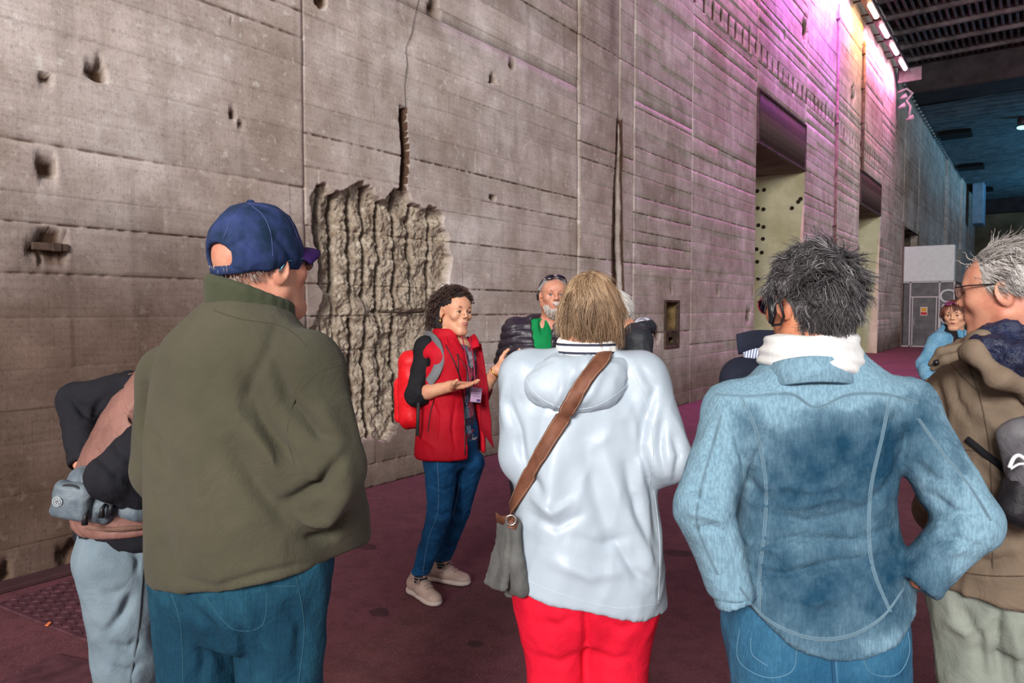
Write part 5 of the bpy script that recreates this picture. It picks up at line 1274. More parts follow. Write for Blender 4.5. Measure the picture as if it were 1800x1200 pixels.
F = Field(B.hc-.17, B.hc+.17, .006); F.ell(B.H((0, -.018, .03)), (.077, .095, .09), B.hM, 0); F.ell(B.H((0, -.045, -.03)), (.06, .05, .05), B.hM, .03)
F.ell(B.H((0, .12, -.03)), (.09, .06, .1), B.hM, .01, 'sub'); hb, _, _ = B.emit('hair', F, solid('hair_base_blonde', (120, 96, 72), .8), rel=1)
strands(B, blond, 7500, .095, (-.12, -.42, .9), .0009, 9, .09, .75, region=lambda u: (u[:, 1] < .3+.7*u[:, 2]) & (u[:, 2] > -.9), spread=.12, wave=.55, wfreq=5, phr=.15, lenf=lambda U: 1.15-.35*(U[:, 2] < -.5), name='hair_strands', seed=4, parent=hb, rr=(.074, .094, .090), coarse=5, big_=.55, out_=.25)
# shoulder bag: strap over the coat and grey felt bag
leath = M('brown_leather', sRGB(128, 82, 62), .6, vs=14, bs=180, bp=.3, col2=sRGB(98, 60, 44))
bagp = at(880, 980, 1.96); sb = empty('shoulder_bag', bagp, label='grey felt shoulder bag with a long brown leather strap worn across the raincoat', cat='bag')
sbp = _P(sb, bagp)
tall = bvh(np.concatenate([V]), Fc)
VB = np.array([v.co[:] for v in oB.data.vertices]); FB = np.array([p_.vertices[:] for p_ in oB.data.polygons]); VH = np.array([v.co[:] for v in oH.data.vertices]); FH = np.array([p_.vertices[:] for p_ in oH.data.polygons])
tall = bvh(np.concatenate([VB, VH]), np.concatenate([FB, FH+len(VB)]))
Q, N = cast(B, tall, catmull([(1058, 633), (1030, 668), (1000, 715), (960, 785), (925, 850), (905, 892), (896, 915)]), 44, .009)
for _ in range(12): Q[1:-1] = (Q[:-2]+2*Q[1:-1]+Q[2:])/4
Q0 = Q[0]+np.array([[.02, .06, .005], [.012, .03, .012]]); Q = np.concatenate([Q0, Q]); N = np.concatenate([[[0, .2, 1.0], [0, 0, 1.0]], N])
strap = ribbon(B.W(Q)-bagp, N@B.Mw.T, .042, .005, leath, 'strap', sb)
S_ = np.cross(np.gradient(Q, axis=0), N); S_ /= np.linalg.norm(S_, axis=1)[:, None]
stb = MB()
for s_ in (-.017, .017): stb.tube(B.W(Q+S_*s_+N*.005)-bagp, .0007, 4, False)
stb.build('stitching', solid('pale_stitch', (176, 150, 130)), strap, True)
felt = cloth('grey_felt', (104, 104, 102), (84, 84, 82), .95, vs=20, bs=250, bp=.8, sheen=.3)
def slab(name, pts, th, mat, parent, seed=0, zz=1.96):
    """soft panel from picture outline points at real depth, rounded thickness"""
    P = np.array([at(x, y, zz+dd)-bagp for x, y, dd in pts]); F = Field(P.min(0)-.05, P.max(0)+.05, .005)
    for i in range(0, len(P)-3, 2):
        a, b, c, d = P[i], P[i+1], P[i+2], P[i+3]
        for t in np.linspace(0, 1, 5):
            p0 = a+(c-a)*t; p1 = b+(d-b)*t; F.cone(p0, p1, th, th, .012)
    return sbp.emit(name, F, mat, disp=folds(seed, .006, (14, 14, 9)), rel=1, parent=parent)
slab('bag_front', [(882, 922, .06), (898, 920, -.03), (872, 975, .08), (896, 975, -.05), (856, 1022, .10), (886, 1030, -.05)], .011, felt, sb, 81)
slab('bag_body', [(893, 925, .06), (905, 925, -.04), (890, 985, .08), (908, 985, -.06), (890, 1028, .08), (918, 1036, -.06)], .018, felt, sb, 82)
slab('bag_back', [(905, 930, .1), (918, 930, .02), (908, 1000, .1), (930, 1000, .0), (893, 1042, .08), (935, 1040, .02)], .012, felt, sb, 83)
tabb = [at(872, 908, 2.0)-bagp, at(884, 914, 1.95)-bagp, at(902, 912, 1.91)-bagp, at(899, 928, 1.9)-bagp]
ribbon(catmull(tabb), np.tile(-Fw, (len(catmull(tabb)), 1)), .026, .006, leath, 'leather_tab', sb)
MB().tube([at(898+9*math.cos(a), 914+9*math.sin(a), 1.89)-bagp for a in np.linspace(0, 6.28, 12)], .0025, 6, False).build('ring', solid('nickel', (190, 190, 190), .3, .9), sb, True)
# ---------------------------------------------------------------- C: person in washed denim shirt
C = Figure(1438, 1.6, 0, 'person seen from behind with tousled dark grey hair, white scarf and washed blue denim shirt')
C.skin = 'tan'; C.head(1425, 534, -18, .02, nod=6, sc=1.04); C.nb = C.L(1438, 650, 0)
ar = [(C.L(1292, 722, 0), C.L(1236, 893, -.07), C.L(1290, 1050, -.08)), (C.L(1588, 718, 0), C.L(1704, 915, -.10), C.L(1618, 1020, -.10))]
tz = [(.76, .222, .178), (.86, .215, .172), (.95, .200, .155), (1.02, .186, .138), (1.12, .170, .120), (1.25, .180, .118, 0, -.0), (1.33, .19, .108, 0, -.005), (1.39, .165, .09, 0, -.005), (1.44, .105, .08), (1.475, .075, .075)]
lg = [(C.L(1368, 1090, 0), C.L(1362, 1365, 0), C.L(1365, 1690, 0), np.array([-.1, 1, 0])), (C.L(1510, 1090, 0), C.L(1520, 1365, 0), C.L(1515, 1690, 0), np.array([.1, 1, 0]))]
C.body(tz, ar, lg, fine=.0038)
wash = denim('washed_denim', (62, 122, 150), (166, 196, 212), .40, .62, 4.5)
def washm():
    m, nt, b = newmat('bleached_denim'); v = coords(nt)
    f = noise(nt, 3.2, v, 6, .62); g_ = noise(nt, 15, coords(nt, (1, 1, .7)), 5, .6)
    tc = nd(nt, 'ShaderNodeSeparateXYZ'); nt.links.new(v, tc.inputs[0])
    # the wash is deepest over the middle of the back, palest on yoke, sleeves and hem
    ax_ = nd(nt, 'ShaderNodeMath', operation='ABSOLUTE'); nt.links.new(tc.outputs[0], ax_.inputs[0])
    rr = nd(nt, 'ShaderNodeMapRange'); rr.inputs['From Min'].default_value = .12; rr.inputs['From Max'].default_value = .27; nt.links.new(ax_.outputs[0], rr.inputs[0])
    rz = nd(nt, 'ShaderNodeMapRange'); rz.inputs['From Min'].default_value = 1.27; rz.inputs['From Max'].default_value = 1.37; nt.links.new(tc.outputs[2], rz.inputs[0])
    rb = nd(nt, 'ShaderNodeMapRange'); rb.inputs['From Min'].default_value = 1.0; rb.inputs['From Max'].default_value = .86; nt.links.new(tc.outputs[2], rb.inputs[0])
    mx = nd(nt, 'ShaderNodeMath', operation='MAXIMUM'); nt.links.new(rr.outputs[0], mx.inputs[0]); nt.links.new(rz.outputs[0], mx.inputs[1])
    mb_ = nd(nt, 'ShaderNodeMath', operation='MULTIPLY'); mb_.inputs[1].default_value = .6; nt.links.new(rb.outputs[0], mb_.inputs[0])
    m2 = nd(nt, 'ShaderNodeMath', operation='MAXIMUM'); nt.links.new(mx.outputs[0], m2.inputs[0]); nt.links.new(mb_.outputs[0], m2.inputs[1])
    a1 = nd(nt, 'ShaderNodeMath', operation='MULTIPLY_ADD'); a1.inputs[1].default_value = .36; nt.links.new(m2.outputs[0], a1.inputs[0]); nt.links.new(f, a1.inputs[2])
    a2 = nd(nt, 'ShaderNodeMath', operation='MULTIPLY_ADD'); a2.inputs[1].default_value = .45; nt.links.new(g_, a2.inputs[0]); nt.links.new(a1.outputs[0], a2.inputs[2])
    c = mix(nt, ramp(nt, a2.outputs[0], [(.66, 0.0), (.88, .4), (1.18, 1.0)]), sRGB(18, 60, 84), sRGB(124, 158, 176))
    th = noise(nt, 230, coords(nt, (1, 1, .18)), 2, .5); c = mix(nt, ramp(nt, th, [(.42, .25), (.58, 0.0)]), c, sRGB(20, 52, 72))
    nt.links.new(c, b.inputs['Base Color']); b.inputs['Roughness'].default_value = .85; b.inputs['Specular IOR Level'].default_value = .2; pv = bump(nt, b, noise(nt, 18, v, 6, .62, dist=.7), .45, .02); bump(nt, b, th, .4, .002, pv); return m
wash = washm()
crC = [([(1300, 960), (1400, 945), (1500, 950), (1570, 925)], 6, -.007), ([(1310, 880), (1400, 890), (1470, 870), (1560, 890)], 7, .006), ([(1330, 905), (1420, 915), (1510, 895)], 5, -.006), ([(1300, 1000), (1380, 1010), (1460, 990), (1580, 975)], 7, -.008),
       ([(1350, 850), (1430, 860), (1500, 840)], 7, .005), ([(1290, 930), (1330, 960), (1400, 975)], 6, .005), ([(1580, 820), (1540, 870), (1500, 900)], 7, -.005), ([(1300, 820), (1340, 870), (1380, 900)], 7, -.005),
       ([(1260, 740), (1262, 800), (1250, 860)], 8, -.006), ([(1215, 850), (1245, 880), (1270, 880)], 6, -.008), ([(1210, 900), (1240, 905), (1275, 915)], 5, .007), ([(1220, 930), (1250, 925), (1280, 940)], 5, -.006),
       ([(1640, 870), (1680, 900), (1730, 900)], 6, -.007), ([(1640, 950), (1680, 945), (1720, 960)], 6, -.007), ([(1650, 980), (1690, 965), (1720, 940)], 6, .006), ([(1600, 800), (1640, 840), (1680, 850)], 7, -.006), ([(1600, 740), (1590, 790), (1570, 830)], 7, -.008), ([(1290, 740), (1300, 790), (1315, 830)], 7, -.007),
       ([(1380, 1040), (1430, 1060), (1500, 1040)], 10, .005), ([(1600, 720), (1560, 740), (1520, 750)], 8, -.004)]
hemC = lambda X, Y: 0.83+.10*(np.minimum(np.abs(X+.0*Y), .2)/.19)**2.2*(1+.0*Y)
oC, V, Fc = jacket(C, 'denim_shirt', wash, tz, [(ar[0], [.062, .056, .042]), (ar[1], [.064, .058, .044])], .0062, hem=hemC, disp=folds(91, .007, (7, 7, 4), .0035, (18, 18, 16)), creases=crC)
tC = bvh(V, Fc); stc = solid('pale_denim_stitch', (120, 140, 150), .8); stc2 = solid('denim_seam_ridge', (92, 126, 146), .8)
sl_ = [[(1302, 695), (1330, 760), (1346, 850), (1344, 930), (1335, 1010), (1334, 1110)], [(1565, 695), (1550, 770), (1532, 850), (1527, 930), (1535, 1000), (1565, 1075)], [(1258, 693), (1320, 696), (1390, 692), (1434, 716), (1490, 694), (1555, 693), (1614, 708)],
      [(1614, 735), (1660, 800), (1705, 855), (1742, 915)], [(1268, 730), (1248, 800), (1228, 880), (1228, 930), (1262, 1010)], [(1300, 1032), (1345, 1086), (1420, 1120), (1490, 1118), (1550, 1085), (1588, 1035)]]
for off, mt in ((-2.5, stc), (2.5, stc), (0, stc2)):
    for j, l in enumerate(sl_):
        L2 = [(x+(0 if j in (2, 5) else off), y+(off if j in (2, 5) else 0)) for x, y in l]
        seam(C, tC, [L2], mt, .0009 if off else .0016, name='seam' if not off else 'seam_ridge', parent=oC)
for (a, rr_) in ((ar[0], .044), (ar[1], .047)):
    d = a[2]-a[1]; d = d/np.linalg.norm(d); Fq = Field(a[2]-.12, a[2]+.12, .005); Fq.cone(a[2]-d*.045, a[2]+d*.012, rr_, rr_*.95, 0)
    Fq.cone(a[2]-d*.1, a[2]+d*.1, rr_-.010, rr_-.012, 0, 'sub'); e = a[2]
    Fq.cut(lambda X, Y, Z: np.maximum((X-e[0])*d[0]+(Y-e[1])*d[1]+(Z-e[2])*d[2]-.012, -((X-e[0])*d[0]+(Y-e[1])*d[1]+(Z-e[2])*d[2])-.05))
    C.emit('cuff', Fq, wash, disp=folds(7, .003, (20, 20, 20)), parent=oC)
# shirt collar: folded strip lying under the scarf
P_ = catmull([C.L(x, y, dd) for x, y, dd in ((1345, 652, .0), (1380, 643, -.075), (1432, 637, -.10), (1485, 640, -.085), (1515, 650, -.02))])
Np = np.array([p_-C.L(1434, 660, .02) for p_ in P_]); Np[:, 2] = .03; Np /= np.linalg.norm(Np, axis=1)[:, None]
ribbon(P_+[0, 0, -.014], Np, .058, .007, wash, 'collar', oC); seam(C, bvh(P_[:, None].repeat(1, 1).reshape(-1, 3), np.array([[0, 1, 2, 3]])), [], stc) if False else None
scf = M('white_scarf_gauze', sRGB(226, 226, 224), .9, vs=20, bs=160, bp=.4, col2=sRGB(206, 206, 206))
F = Field(C.L(1424, 615, .0)-.2, C.L(1424, 615, .0)+.2, .0055); cs = C.L(1424, 622, .01)
for i_, (rx, ry, r_, z_, tx) in enumerate(((.084, .08, .028, -.006, .0), (.074, .072, .026, .020, .006), (.082, .082, .024, -.022, -.006))):
    a = np.linspace(0, 2*math.pi, 26); Q = np.stack([cs[0]+rx*np.cos(a), cs[1]+ry*np.sin(a), cs[2]+z_+tx*np.cos(a)+.006*np.sin(2*a+i_)], -1)
    for i in range(25): F.cone(Q[i], Q[i+1], r_, r_, .012)
C.emit('scarf', F, scf, rel=1, disp=lambda V, N: .0035*np.sin((V[:, 2]*1.0+.25*V[:, 0]+.05*vnoise(V*9, 5))*2*math.pi/.026)*(.2+vnoise(V*7, 6))+.008*(vnoise(V*10, 8)-.5))
oJ, V, Fc = trousers(C, 'jeans', denim('blue_jeans', (34, 84, 116), (66, 118, 148), .4, .62, 6), [(.70, .17, .14), (.80, .196, .152), (.90, .186, .142), (.98, .165, .12)], [([l[0], l[1], l[2]], [.098, .088, .07]) for l in lg], .96, .008, k=.02, disp=folds(95, .006, (8, 8, 5), .003))
tJ = bvh(V, Fc)
seam(C, tJ, [[(1300, 1105), (1298, 1160), (1345, 1190), (1392, 1180), (1400, 1142)], [(1512, 1130), (1528, 1180), (1575, 1186), (1598, 1150), (1596, 1110)], [(1462, 1135), (1466, 1199)], [(1468, 1135), (1472, 1199)], [(1320, 1120), (1322, 1150), (1350, 1170)]], solid('jeans_stitch', (84, 126, 150)), .0013, parent=oJ)
seam(C, tJ, [[(1465, 1130), (1464, 1165), (1466, 1199)]], solid('jeans_shadow', (30, 74, 104)), .003, parent=oJ)
for l in lg: shoe(C, l[2], l[3], solid('navy_shoe', (50, 60, 80)), dark_sole, .25, res=.009)
# hair
grey = hair_mat('salt_and_pepper_hair', (40, 38, 40), (84, 80, 82), (160, 156, 158))
F = Field(C.hc-.17, C.hc+.17, .006); F.ell(C.H((0, -.016, .036)), np.array((.083, .102, .094)), C.hM, 0); F.ell(C.H((0, -.05, -.035)), (.062, .048, .05), C.hM, .03)
F.ell(C.H((0, .12, -.04)), (.09, .06, .11), C.hM, .01, 'sub'); 
for sx in (-1, 1): F.ell(C.H((sx*.09, .02, -.01)), (.03, .04, .05), C.hM, .01, 'sub')
hb, _, _ = C.emit('hair', F, solid('hair_base_grey', (56, 52, 54), .8), rel=1)
regC = lambda u: (u[:, 1] < .3+.8*u[:, 2]) & (u[:, 2] > -.82) & ~((np.abs(u[:, 0]) > .72) & (u[:, 2] < -.02) & (u[:, 1] > -.35))
tg = lambda U, r: np.clip(.6*r**2+.75*vnoise(U*6, 31)**1.5+.2*np.clip(U[:, 1], 0, 1)-.12, 0, 1)
strands(C, grey, 8500, .06, (.05, -.55, .72), .0009, 9, .07, .2, region=regC, spread=.12, wave=1.1, wfreq=5, phr=.15, name='hair_strands', seed=14, parent=hb, rr=(.077, .096, .088), coarse=6, tint=tg, big_=.95, out_=.12)
strands(C, grey, 900, .05, (.05, -.55, .72), .0010, 9, .15, .0, region=lambda u: (u[:, 2] > .25) & (u[:, 1] < .95), spread=.2, wave=1.2, wfreq=5, phr=.2, name='hair_strands', seed=15, parent=hb, rr=(.078, .098, .09), coarse=7, tint=tg, big_=1.2, out_=.25)
strands(C, grey, 1800, .06, (.05, -.2, 1), .0010, 7, .12, .9, region=lambda u: (u[:, 1] < -.1) & (u[:, 2] < -.3) & (u[:, 2] > -.95), spread=.15, wave=1.0, wfreq=5, phr=.2, big_=.6, out_=.1, name='hair_strands', seed=16, parent=hb, rr=(.07, .098, .11), coarse=8, tint=tg)
glasses(C, solid('red_black_frame', (150, 30, 46), .3), darklens, y=.105, z=.008, h=.021)
b = MB(); e = lambda x, y, z: C.H((-x, y, z))
b.tube([e(.083, .03, .02), e(.09, .018, .01), e(.092, .012, -.02), e(.088, .022, -.04)], [.004, .008, .009, .006], 8); b.tube([e(.09, .0, .03), e(.094, -.02, .0), e(.09, -.022, -.03), e(.085, -.005, -.045), e(.088, .02, -.045)], .0028, 6)
b.build('earpiece', black_plastic, C.o, True)

# ---------------------------------------------------------------- D: man in tan coat
D = Figure(1802, 1.85, -18, 'grey-haired man in profile wearing dark glasses and a tan hooded coat with navy lining')
D.skin = 'ruddy'; D.head(1775, 514, -41, -.02, nod=4, sc=1.04); D.nb = D.L(1785, 620, 0)
ar = [(D.L(1694, 700, .07), D.L(1690, 850, .14), D.L(1640, 900, .40)), (D.L(1905, 700, -.08), D.L(1925, 860, -.06), D.L(1860, 900, .22))]
tz = [(.80, .218, .172), (.95, .222, .18), (1.1, .222, .178), (1.25, .215, .165), (1.34, .2, .145), (1.41, .165, .12), (1.46, .11, .1), (1.49, .085, .085)]
lg = [(D.L(1722, 1050, .05), D.L(1728, 1255, .06), D.L(1735, 1530, .05), np.array([-.1, 1, 0])), (D.L(1850, 1050, -.05), D.L(1850, 1255, -.05), D.L(1850, 1530, -.05), np.array([.1, 1, 0]))]
D.body(tz, ar, lg, fine=.0034, jaw=.98, nose=.85, fat=1.08)
tan_ = cloth('tan_cotton', (124, 108, 92), (104, 90, 76), .85, vs=4, bs=220, bp=.4)
crD = [([(1700, 680), (1740, 700), (1790, 700)], 8, -.008), ([(1700, 900), (1760, 920), (1800, 910)], 10, .008), ([(1690, 940), (1750, 950), (1800, 940)], 8, -.009), ([(1720, 860), (1770, 890), (1800, 880)], 8, -.009), ([(1670, 620), (1680, 700), (1720, 760)], 7, -.006), ([(1640, 650), (1655, 720), (1650, 790)], 9, -.008),
       ([(1700, 980), (1740, 990), (1790, 975)], 8, -.007), ([(1720, 720), (1760, 760), (1800, 790)], 10, .008), ([(1730, 800), (1760, 840), (1800, 850)], 9, .008)]
oD, V, Fc = jacket(D, 'coat', tan_, tz, [(ar[0], [.082, .076, .06]), (ar[1], [.08, .076, .06])], .007, hem=.83, disp=folds(101, .012, (6, 6, 3), .006, (14, 14, 12)), creases=crD)
tD = bvh(V, Fc); seam(D, tD, [[(1690, 618), (1720, 690), (1740, 800), (1745, 1000)], [(1660, 790), (1700, 790), (1745, 800)], [(1688, 1005), (1740, 1012), (1799, 1012)], [(1700, 640), (1740, 672), (1799, 690)], [(1672, 640), (1690, 660), (1722, 690)]], cloth('tan_seam', (92, 78, 66)), .0018, parent=oD)
# hood lying open on the shoulders: tan shell with navy lining
navy_l = cloth('navy_quilt_lining', (30, 38, 70), (18, 24, 48), .45, vs=16, bs=40, bp=.7, bd=.01, cr=.9, crs=22, spec=.5)
F = Field(D.L(1790, 615, -.02)-.27, D.L(1790, 615, -.02)+.27, .0065)
F.chain([D.L(1672, 615, -.02), D.L(1712, 618, -.12), D.L(1760, 668, -.17), D.L(1830, 690, -.17), D.L(1885, 650, -.12), D.L(1900, 610, .0)], [.014, .016, .019, .020, .019, .014], .045)
F.chain([D.L(1690, 605, -.01), D.L(1722, 600, -.08), D.L(1770, 628, -.12), D.L(1830, 645, -.12)], [.014, .016, .018, .018], .03)
oh, _, _ = D.emit('hood', F, tan_, disp=folds(103, .009, (9, 9, 9), .004), rel=1, parent=oD)
F = Field(D.L(1790, 600, -.02)-.24, D.L(1790, 600, -.02)+.24, .0062)
F.chain([D.L(1712, 600, -.06), D.L(1742, 612, -.12), D.L(1785, 634, -.15), D.L(1850, 640, -.15), D.L(1885, 615, -.1)], [.016, .028, .033, .033, .028], .03)
F.chain([D.L(1722, 590, -.03), D.L(1762, 590, -.085), D.L(1810, 597, -.11), D.L(1860, 600, -.09)], [.013, .025, .029, .028], .03)
D.emit('hood_lining', F, navy_l, disp=folds(104, .012, (22, 22, 22), .006, (40, 40, 40), 1.6), rel=1, parent=oh)
ringtube(D, 'shirt_collar', M('blue_dotted_cotton', sRGB(112, 142, 190), .8, vs=90, col2=sRGB(52, 78, 130)), D.L(1784, 577, .01), .074, .076, .010, hgt=.03, n=20, tilt=(.0, -.02))
F = Field(D.L(1660, 640, -.02)-.14, D.L(1660, 640, -.02)+.14, .005)
F.chain([D.L(1690, 610, -.06), D.L(1655, 618, -.05), D.L(1636, 640, -.03)], [.012, .012, .008], .01); F.chain([D.L(1695, 622, -.08), D.L(1662, 632, -.08), D.L(1640, 648, -.05)], [.012, .012, .008], .01)
ol, _, _ = D.emit('storm_collar', F, tan_, rel=1, parent=oD); MB().ell(D.L(1646, 637, -.07), (.008, .008, .008)).build('snap_button', black_plastic, ol, True)
band(D, tD, [(1702, 772), (1735, 800), (1770, 828), (1790, 838)], .016, .005, cloth('black_webbing', (26, 26, 30)), 'sling_strap', D.o, 20, .004)
pt_ = cloth('pale_sage_cotton', (146, 152, 142), (128, 136, 126), .85, vs=6, bs=300)
trousers(D, 'trousers', pt_, [(.70, .17, .14), (.8, .19, .155), (.92, .19, .155)], [([l[0], l[1], l[2]], [.118, .098, .085]) for l in lg], .95, .009, disp=folds(107, .010, (7, 7, 4), .004), creases=[([(1680, 1060), (1720, 1120), (1730, 1200)], 10, -.010), ([(1760, 1040), (1750, 1110), (1760, 1200)], 8, -.012), ([(1660, 1090), (1700, 1110), (1740, 1090)], 9, .008), ([(1770, 1080), (1790, 1140), (1799, 1199)], 9, .008)])
for l in lg: shoe(D, l[2], l[3], solid('tan_shoe', (130, 110, 90)), dark_sole, .28, res=.009)
silver = hair_mat('silver_hair', (110, 104, 102), (176, 170, 166), (232, 230, 226))
F = Field(D.hc-.18, D.hc+.18, .006); F.ell(D.H((0, -.02, .038)), np.array((.082, .1, .09)), D.hM, 0); F.ell(D.H((0, .125, -.07)), (.09, .065, .12), D.hM, .01, 'sub')
for sx in (-1, 1): F.ell(D.H((sx*.09, .015, -.015)), (.03, .04, .05), D.hM, .01, 'sub')
hb, _, _ = D.emit('hair', F, solid('hair_base_silver', (150, 144, 140), .8), rel=1)
regD = lambda u: (u[:, 1] < .45+.9*u[:, 2]) & (u[:, 2] > -.75) & ~((np.abs(u[:, 0]) > .5) & (u[:, 2] < -.08) & (u[:, 1] > -.3)) & ~((u[:, 1] > .3) & (u[:, 2] < .12))
strands(D, silver, 7500, .055, (.1, .8, .6), .0009, 9, .05, .6, region=regD, spread=.12, wave=.6, wfreq=4, phr=.15, big_=.5, out_=.1, name='hair_strands', seed=24, parent=hb, rr=(.078, .098, .088), coarse=6)
strands(D, silver, 500, .06, (.1, .9, .5), .0010, 8, .12, .05, region=lambda u: (u[:, 2] > .45), spread=.2, wave=.4, wfreq=10, big_=.9, out_=.3, name='hair_strands', seed=25, parent=hb, rr=(.080, .1, .092), coarse=6)
glasses(D, solid('black_frame', (24, 22, 26), .4), glassm, y=.106, z=.012, h=.018); D.eyes((90, 100, 110), (150, 140, 132), 1.3, back=.004); D.lips((170, 96, 84))
# sling bag on his back
sp0 = at(1812, 828, 1.60); slb = empty('sling_bag', sp0, label='black and light grey sling bag on the back of the tan coat', cat='bag'); sbp2 = _P(slb, sp0)
F = Field((-.14, -.14, -.18), (.14, .14, .2), .0055); rbox(F, sbp2.L(1815, 800, 1.62), (.055, .045, .085), np.stack([Rt, Fw, np.cross(Rt, Fw)], 1)@rotm('Y', -14), .035)
og, _, _ = sbp2.emit('upper_pouch', F, cloth('grey_ripstop', (120, 118, 122), (92, 90, 94), .5, vs=20), disp=folds(111, .006, (16, 16, 12)), rel=1)
F = Field((-.16, -.16, -.2), (.16, .16, .16), .0055); rbox(F, sbp2.L(1800, 880, 1.63), (.048, .04, .062), np.stack([Rt, Fw, np.cross(Rt, Fw)], 1)@rotm('Y', 22), .035)
sbp2.emit('lower_pouch', F, cloth('black_ripstop', (40, 38, 42), (26, 24, 28), .5, vs=20), disp=folds(112, .006, (16, 16, 12)), rel=1)
MB().tube(catmull([sbp2.L(x, y, 1.56) for x, y in ((1774, 822), (1781, 806), (1790, 800), (1801, 806))]), .0045, 6).build('white_piping', solid('white_piping', (220, 222, 226), .5), og, True)
MB().tube(catmull([sbp2.L(x, y, 1.565) for x, y in ((1776, 824), (1790, 816), (1801, 815))]), .003, 6).build('white_piping', solid('white_piping', (220, 222, 226), .5), og, True)

# ---------------------------------------------------------------- E: the guide
E = Figure(790, 3.76, 125, 'woman with dark curly hair and a red vest talking with open hands')
E.skin = 'olive'; E.head(799, 549, 140, -.02, nod=1, roll=-3, sc=.99); E.nb = E.L(789, 600, 0)
aR = (E.L(750, 612, -.06), E.L(731, 694, -.10), E.L(797, 678, -.20)); aL = (E.L(822, 614, .06), E.L(843, 690, .05), E.L(874, 650, -.06))
tz = [(.80, .175, .13), (.9, .175, .128), (1.0, .155, .115), (1.1, .148, .11), (1.2, .155, .125, 0, .01), (1.3, .165, .115, 0, .01), (1.37, .14, .09), (1.41, .08, .07), (1.44, .058, .058)]
def gl(px, py): return E.Mw.T@(on_floor(px, py)-E.g)
hr, tr_ = gl(736, 1046), gl(776, 1068); hl, tl_ = gl(772, 1020), gl(842, 1030)
AR = hr+np.array([0, 0, .085]); AL = hl+np.array([0, 0, .085])
dR = (tr_-hr); dR[2] = 0; dR /= np.linalg.norm(dR); dL_ = (tl_-hl); dL_[2] = 0; dL_ /= np.linalg.norm(dL_)
lg = [(E.L(776, 812, -.05), E.L(772, 905, -.03), AR+dR*.02, dR), (E.L(822, 812, .06), E.L(804, 902, .16), AL+dL_*.02, dL_)]
up_ = np.array([0, 0, 1.])
dRh = E.L(843, 676, -.30)-aR[2]; dLh = E.L(906, 634, -.10)-aL[2]
E.body(tz, [aR, aL], lg, fine=.0032, female=True, fat=.93, nose=.6, lr=.6, hands=[(aR[2], dRh, up_+.2*(E.Mw.T@-Fw), 1, dict(curl=(.12, .12, .1), spread=.5, thumb=.55, sc=1.02)), (aL[2], dLh, up_*.8+E.Mw.T@(-Fw)*.9, -1, dict(curl=(.1, .15, .15), spread=1.2, thumb=.2, sc=1.02))], hand_res=.0026)
E.eyes((50, 34, 26), (44, 30, 28)); E.lips((182, 96, 92))
MB().tube([E.H((x, .0985-9*x*x, -.0575)) for x in np.linspace(-.013, .013, 5)], .0018, 6).build('teeth', solid('teeth', (240, 234, 226), .3), E.o, True)
jm = denim('dark_blue_jeans', (12, 58, 100), (34, 98, 148), .42, .64, 9)
oJ, V, Fc = trousers(E, 'jeans', jm, [(.72, .14, .11), (.8, .165, .125), (.9, .165, .125), (.98, .15, .115)], [([l[0], l[1], l[2]+np.array([0, 0, .045])], [.088, .060, .047]) for l in lg], .98, .006, k=.02, disp=folds(121, .004, (14, 14, 8), .003, (30, 30, 30)),
    creases=[([(757, 898), (775, 905), (795, 898)], 3, -.006), ([(758, 908), (775, 914), (790, 908)], 3, .005), ([(752, 850), (780, 862), (810, 850)], 3, -.004), ([(735, 1000), (745, 1003), (756, 998)], 2, -.004), ([(776, 985), (786, 988), (797, 984)], 2, -.004)])
tJ = bvh(V, Fc); seam(E, tJ, [[(768, 800), (771, 860), (768, 905), (752, 950), (743, 1010)], [(808, 850), (797, 905)]], solid('jeans_stitch_blue', (104, 140, 168)), .0017, parent=oJ, step=6)
sockm = striped('dotted_socks', (28, 26, 32), (200, 196, 196), .016, 'Z', .14)
for A_ in (AR+dR*.02, AL+dL_*.02): MB().tube([A_+[0, 0, -.03], A_+[0, 0, .02], A_+[0, 0, .075]], [.036, .035, .039], 14).build('sock', sockm, E.o, True)
bsh = cloth('beige_suede', (196, 172, 160), (176, 150, 140), .8, vs=12, bs=200); bso = solid('cream_sole', (210, 194, 184), .7); lac = solid('beige_lace', (170, 146, 136), .8)
shoe(E, AR, dR, bsh, bso, .25, res=.0042, lace=lac); shoe(E, AL, dL_, bsh, bso, .25, res=.0042, lace=lac)
def floral():
    m, nt, b = newmat('floral_print'); v = coords(nt); vo = nd(nt, 'ShaderNodeTexVoronoi'); vo.inputs['Scale'].default_value = 24; nt.links.new(v, vo.inputs['Vector'])
    sp = nd(nt, 'ShaderNodeSeparateColor'); nt.links.new(vo.outputs['Color'], sp.inputs[0])
    cr = nt.nodes.new('ShaderNodeValToRGB'); cr.color_ramp.interpolation = 'CONSTANT'; e = cr.color_ramp.elements
    cc = [(0, (44, 40, 60)), (.2, (170, 40, 84)), (.36, (52, 116, 140)), (.52, (196, 190, 200)), (.64, (44, 40, 60)), (.78, (120, 150, 172)), (.9, (206, 90, 110))]
    while len(e) < len(cc): e.new(.5)
    for i, (p_, c_) in enumerate(cc): e[i].position = p_; e[i].color = (*sRGB(*c_), 1)
    nt.links.new(sp.outputs[0], cr.inputs[0]); n_ = noise(nt, 60, v, 4, .6, dist=2)
    nt.links.new(mix(nt, ramp(nt, n_, [(.46, 0.0), (.52, .8)]), cr.outputs[0], sRGB(60, 50, 72)), b.inputs['Base Color']); b.inputs['Roughness'].default_value = .7; return m
F = Field((-.21, -.2, .80), (.21, .22, 1.46), .006); F.loft([(z, a-.018, b, *r_) for z, a, b, *r_ in tz], .02)
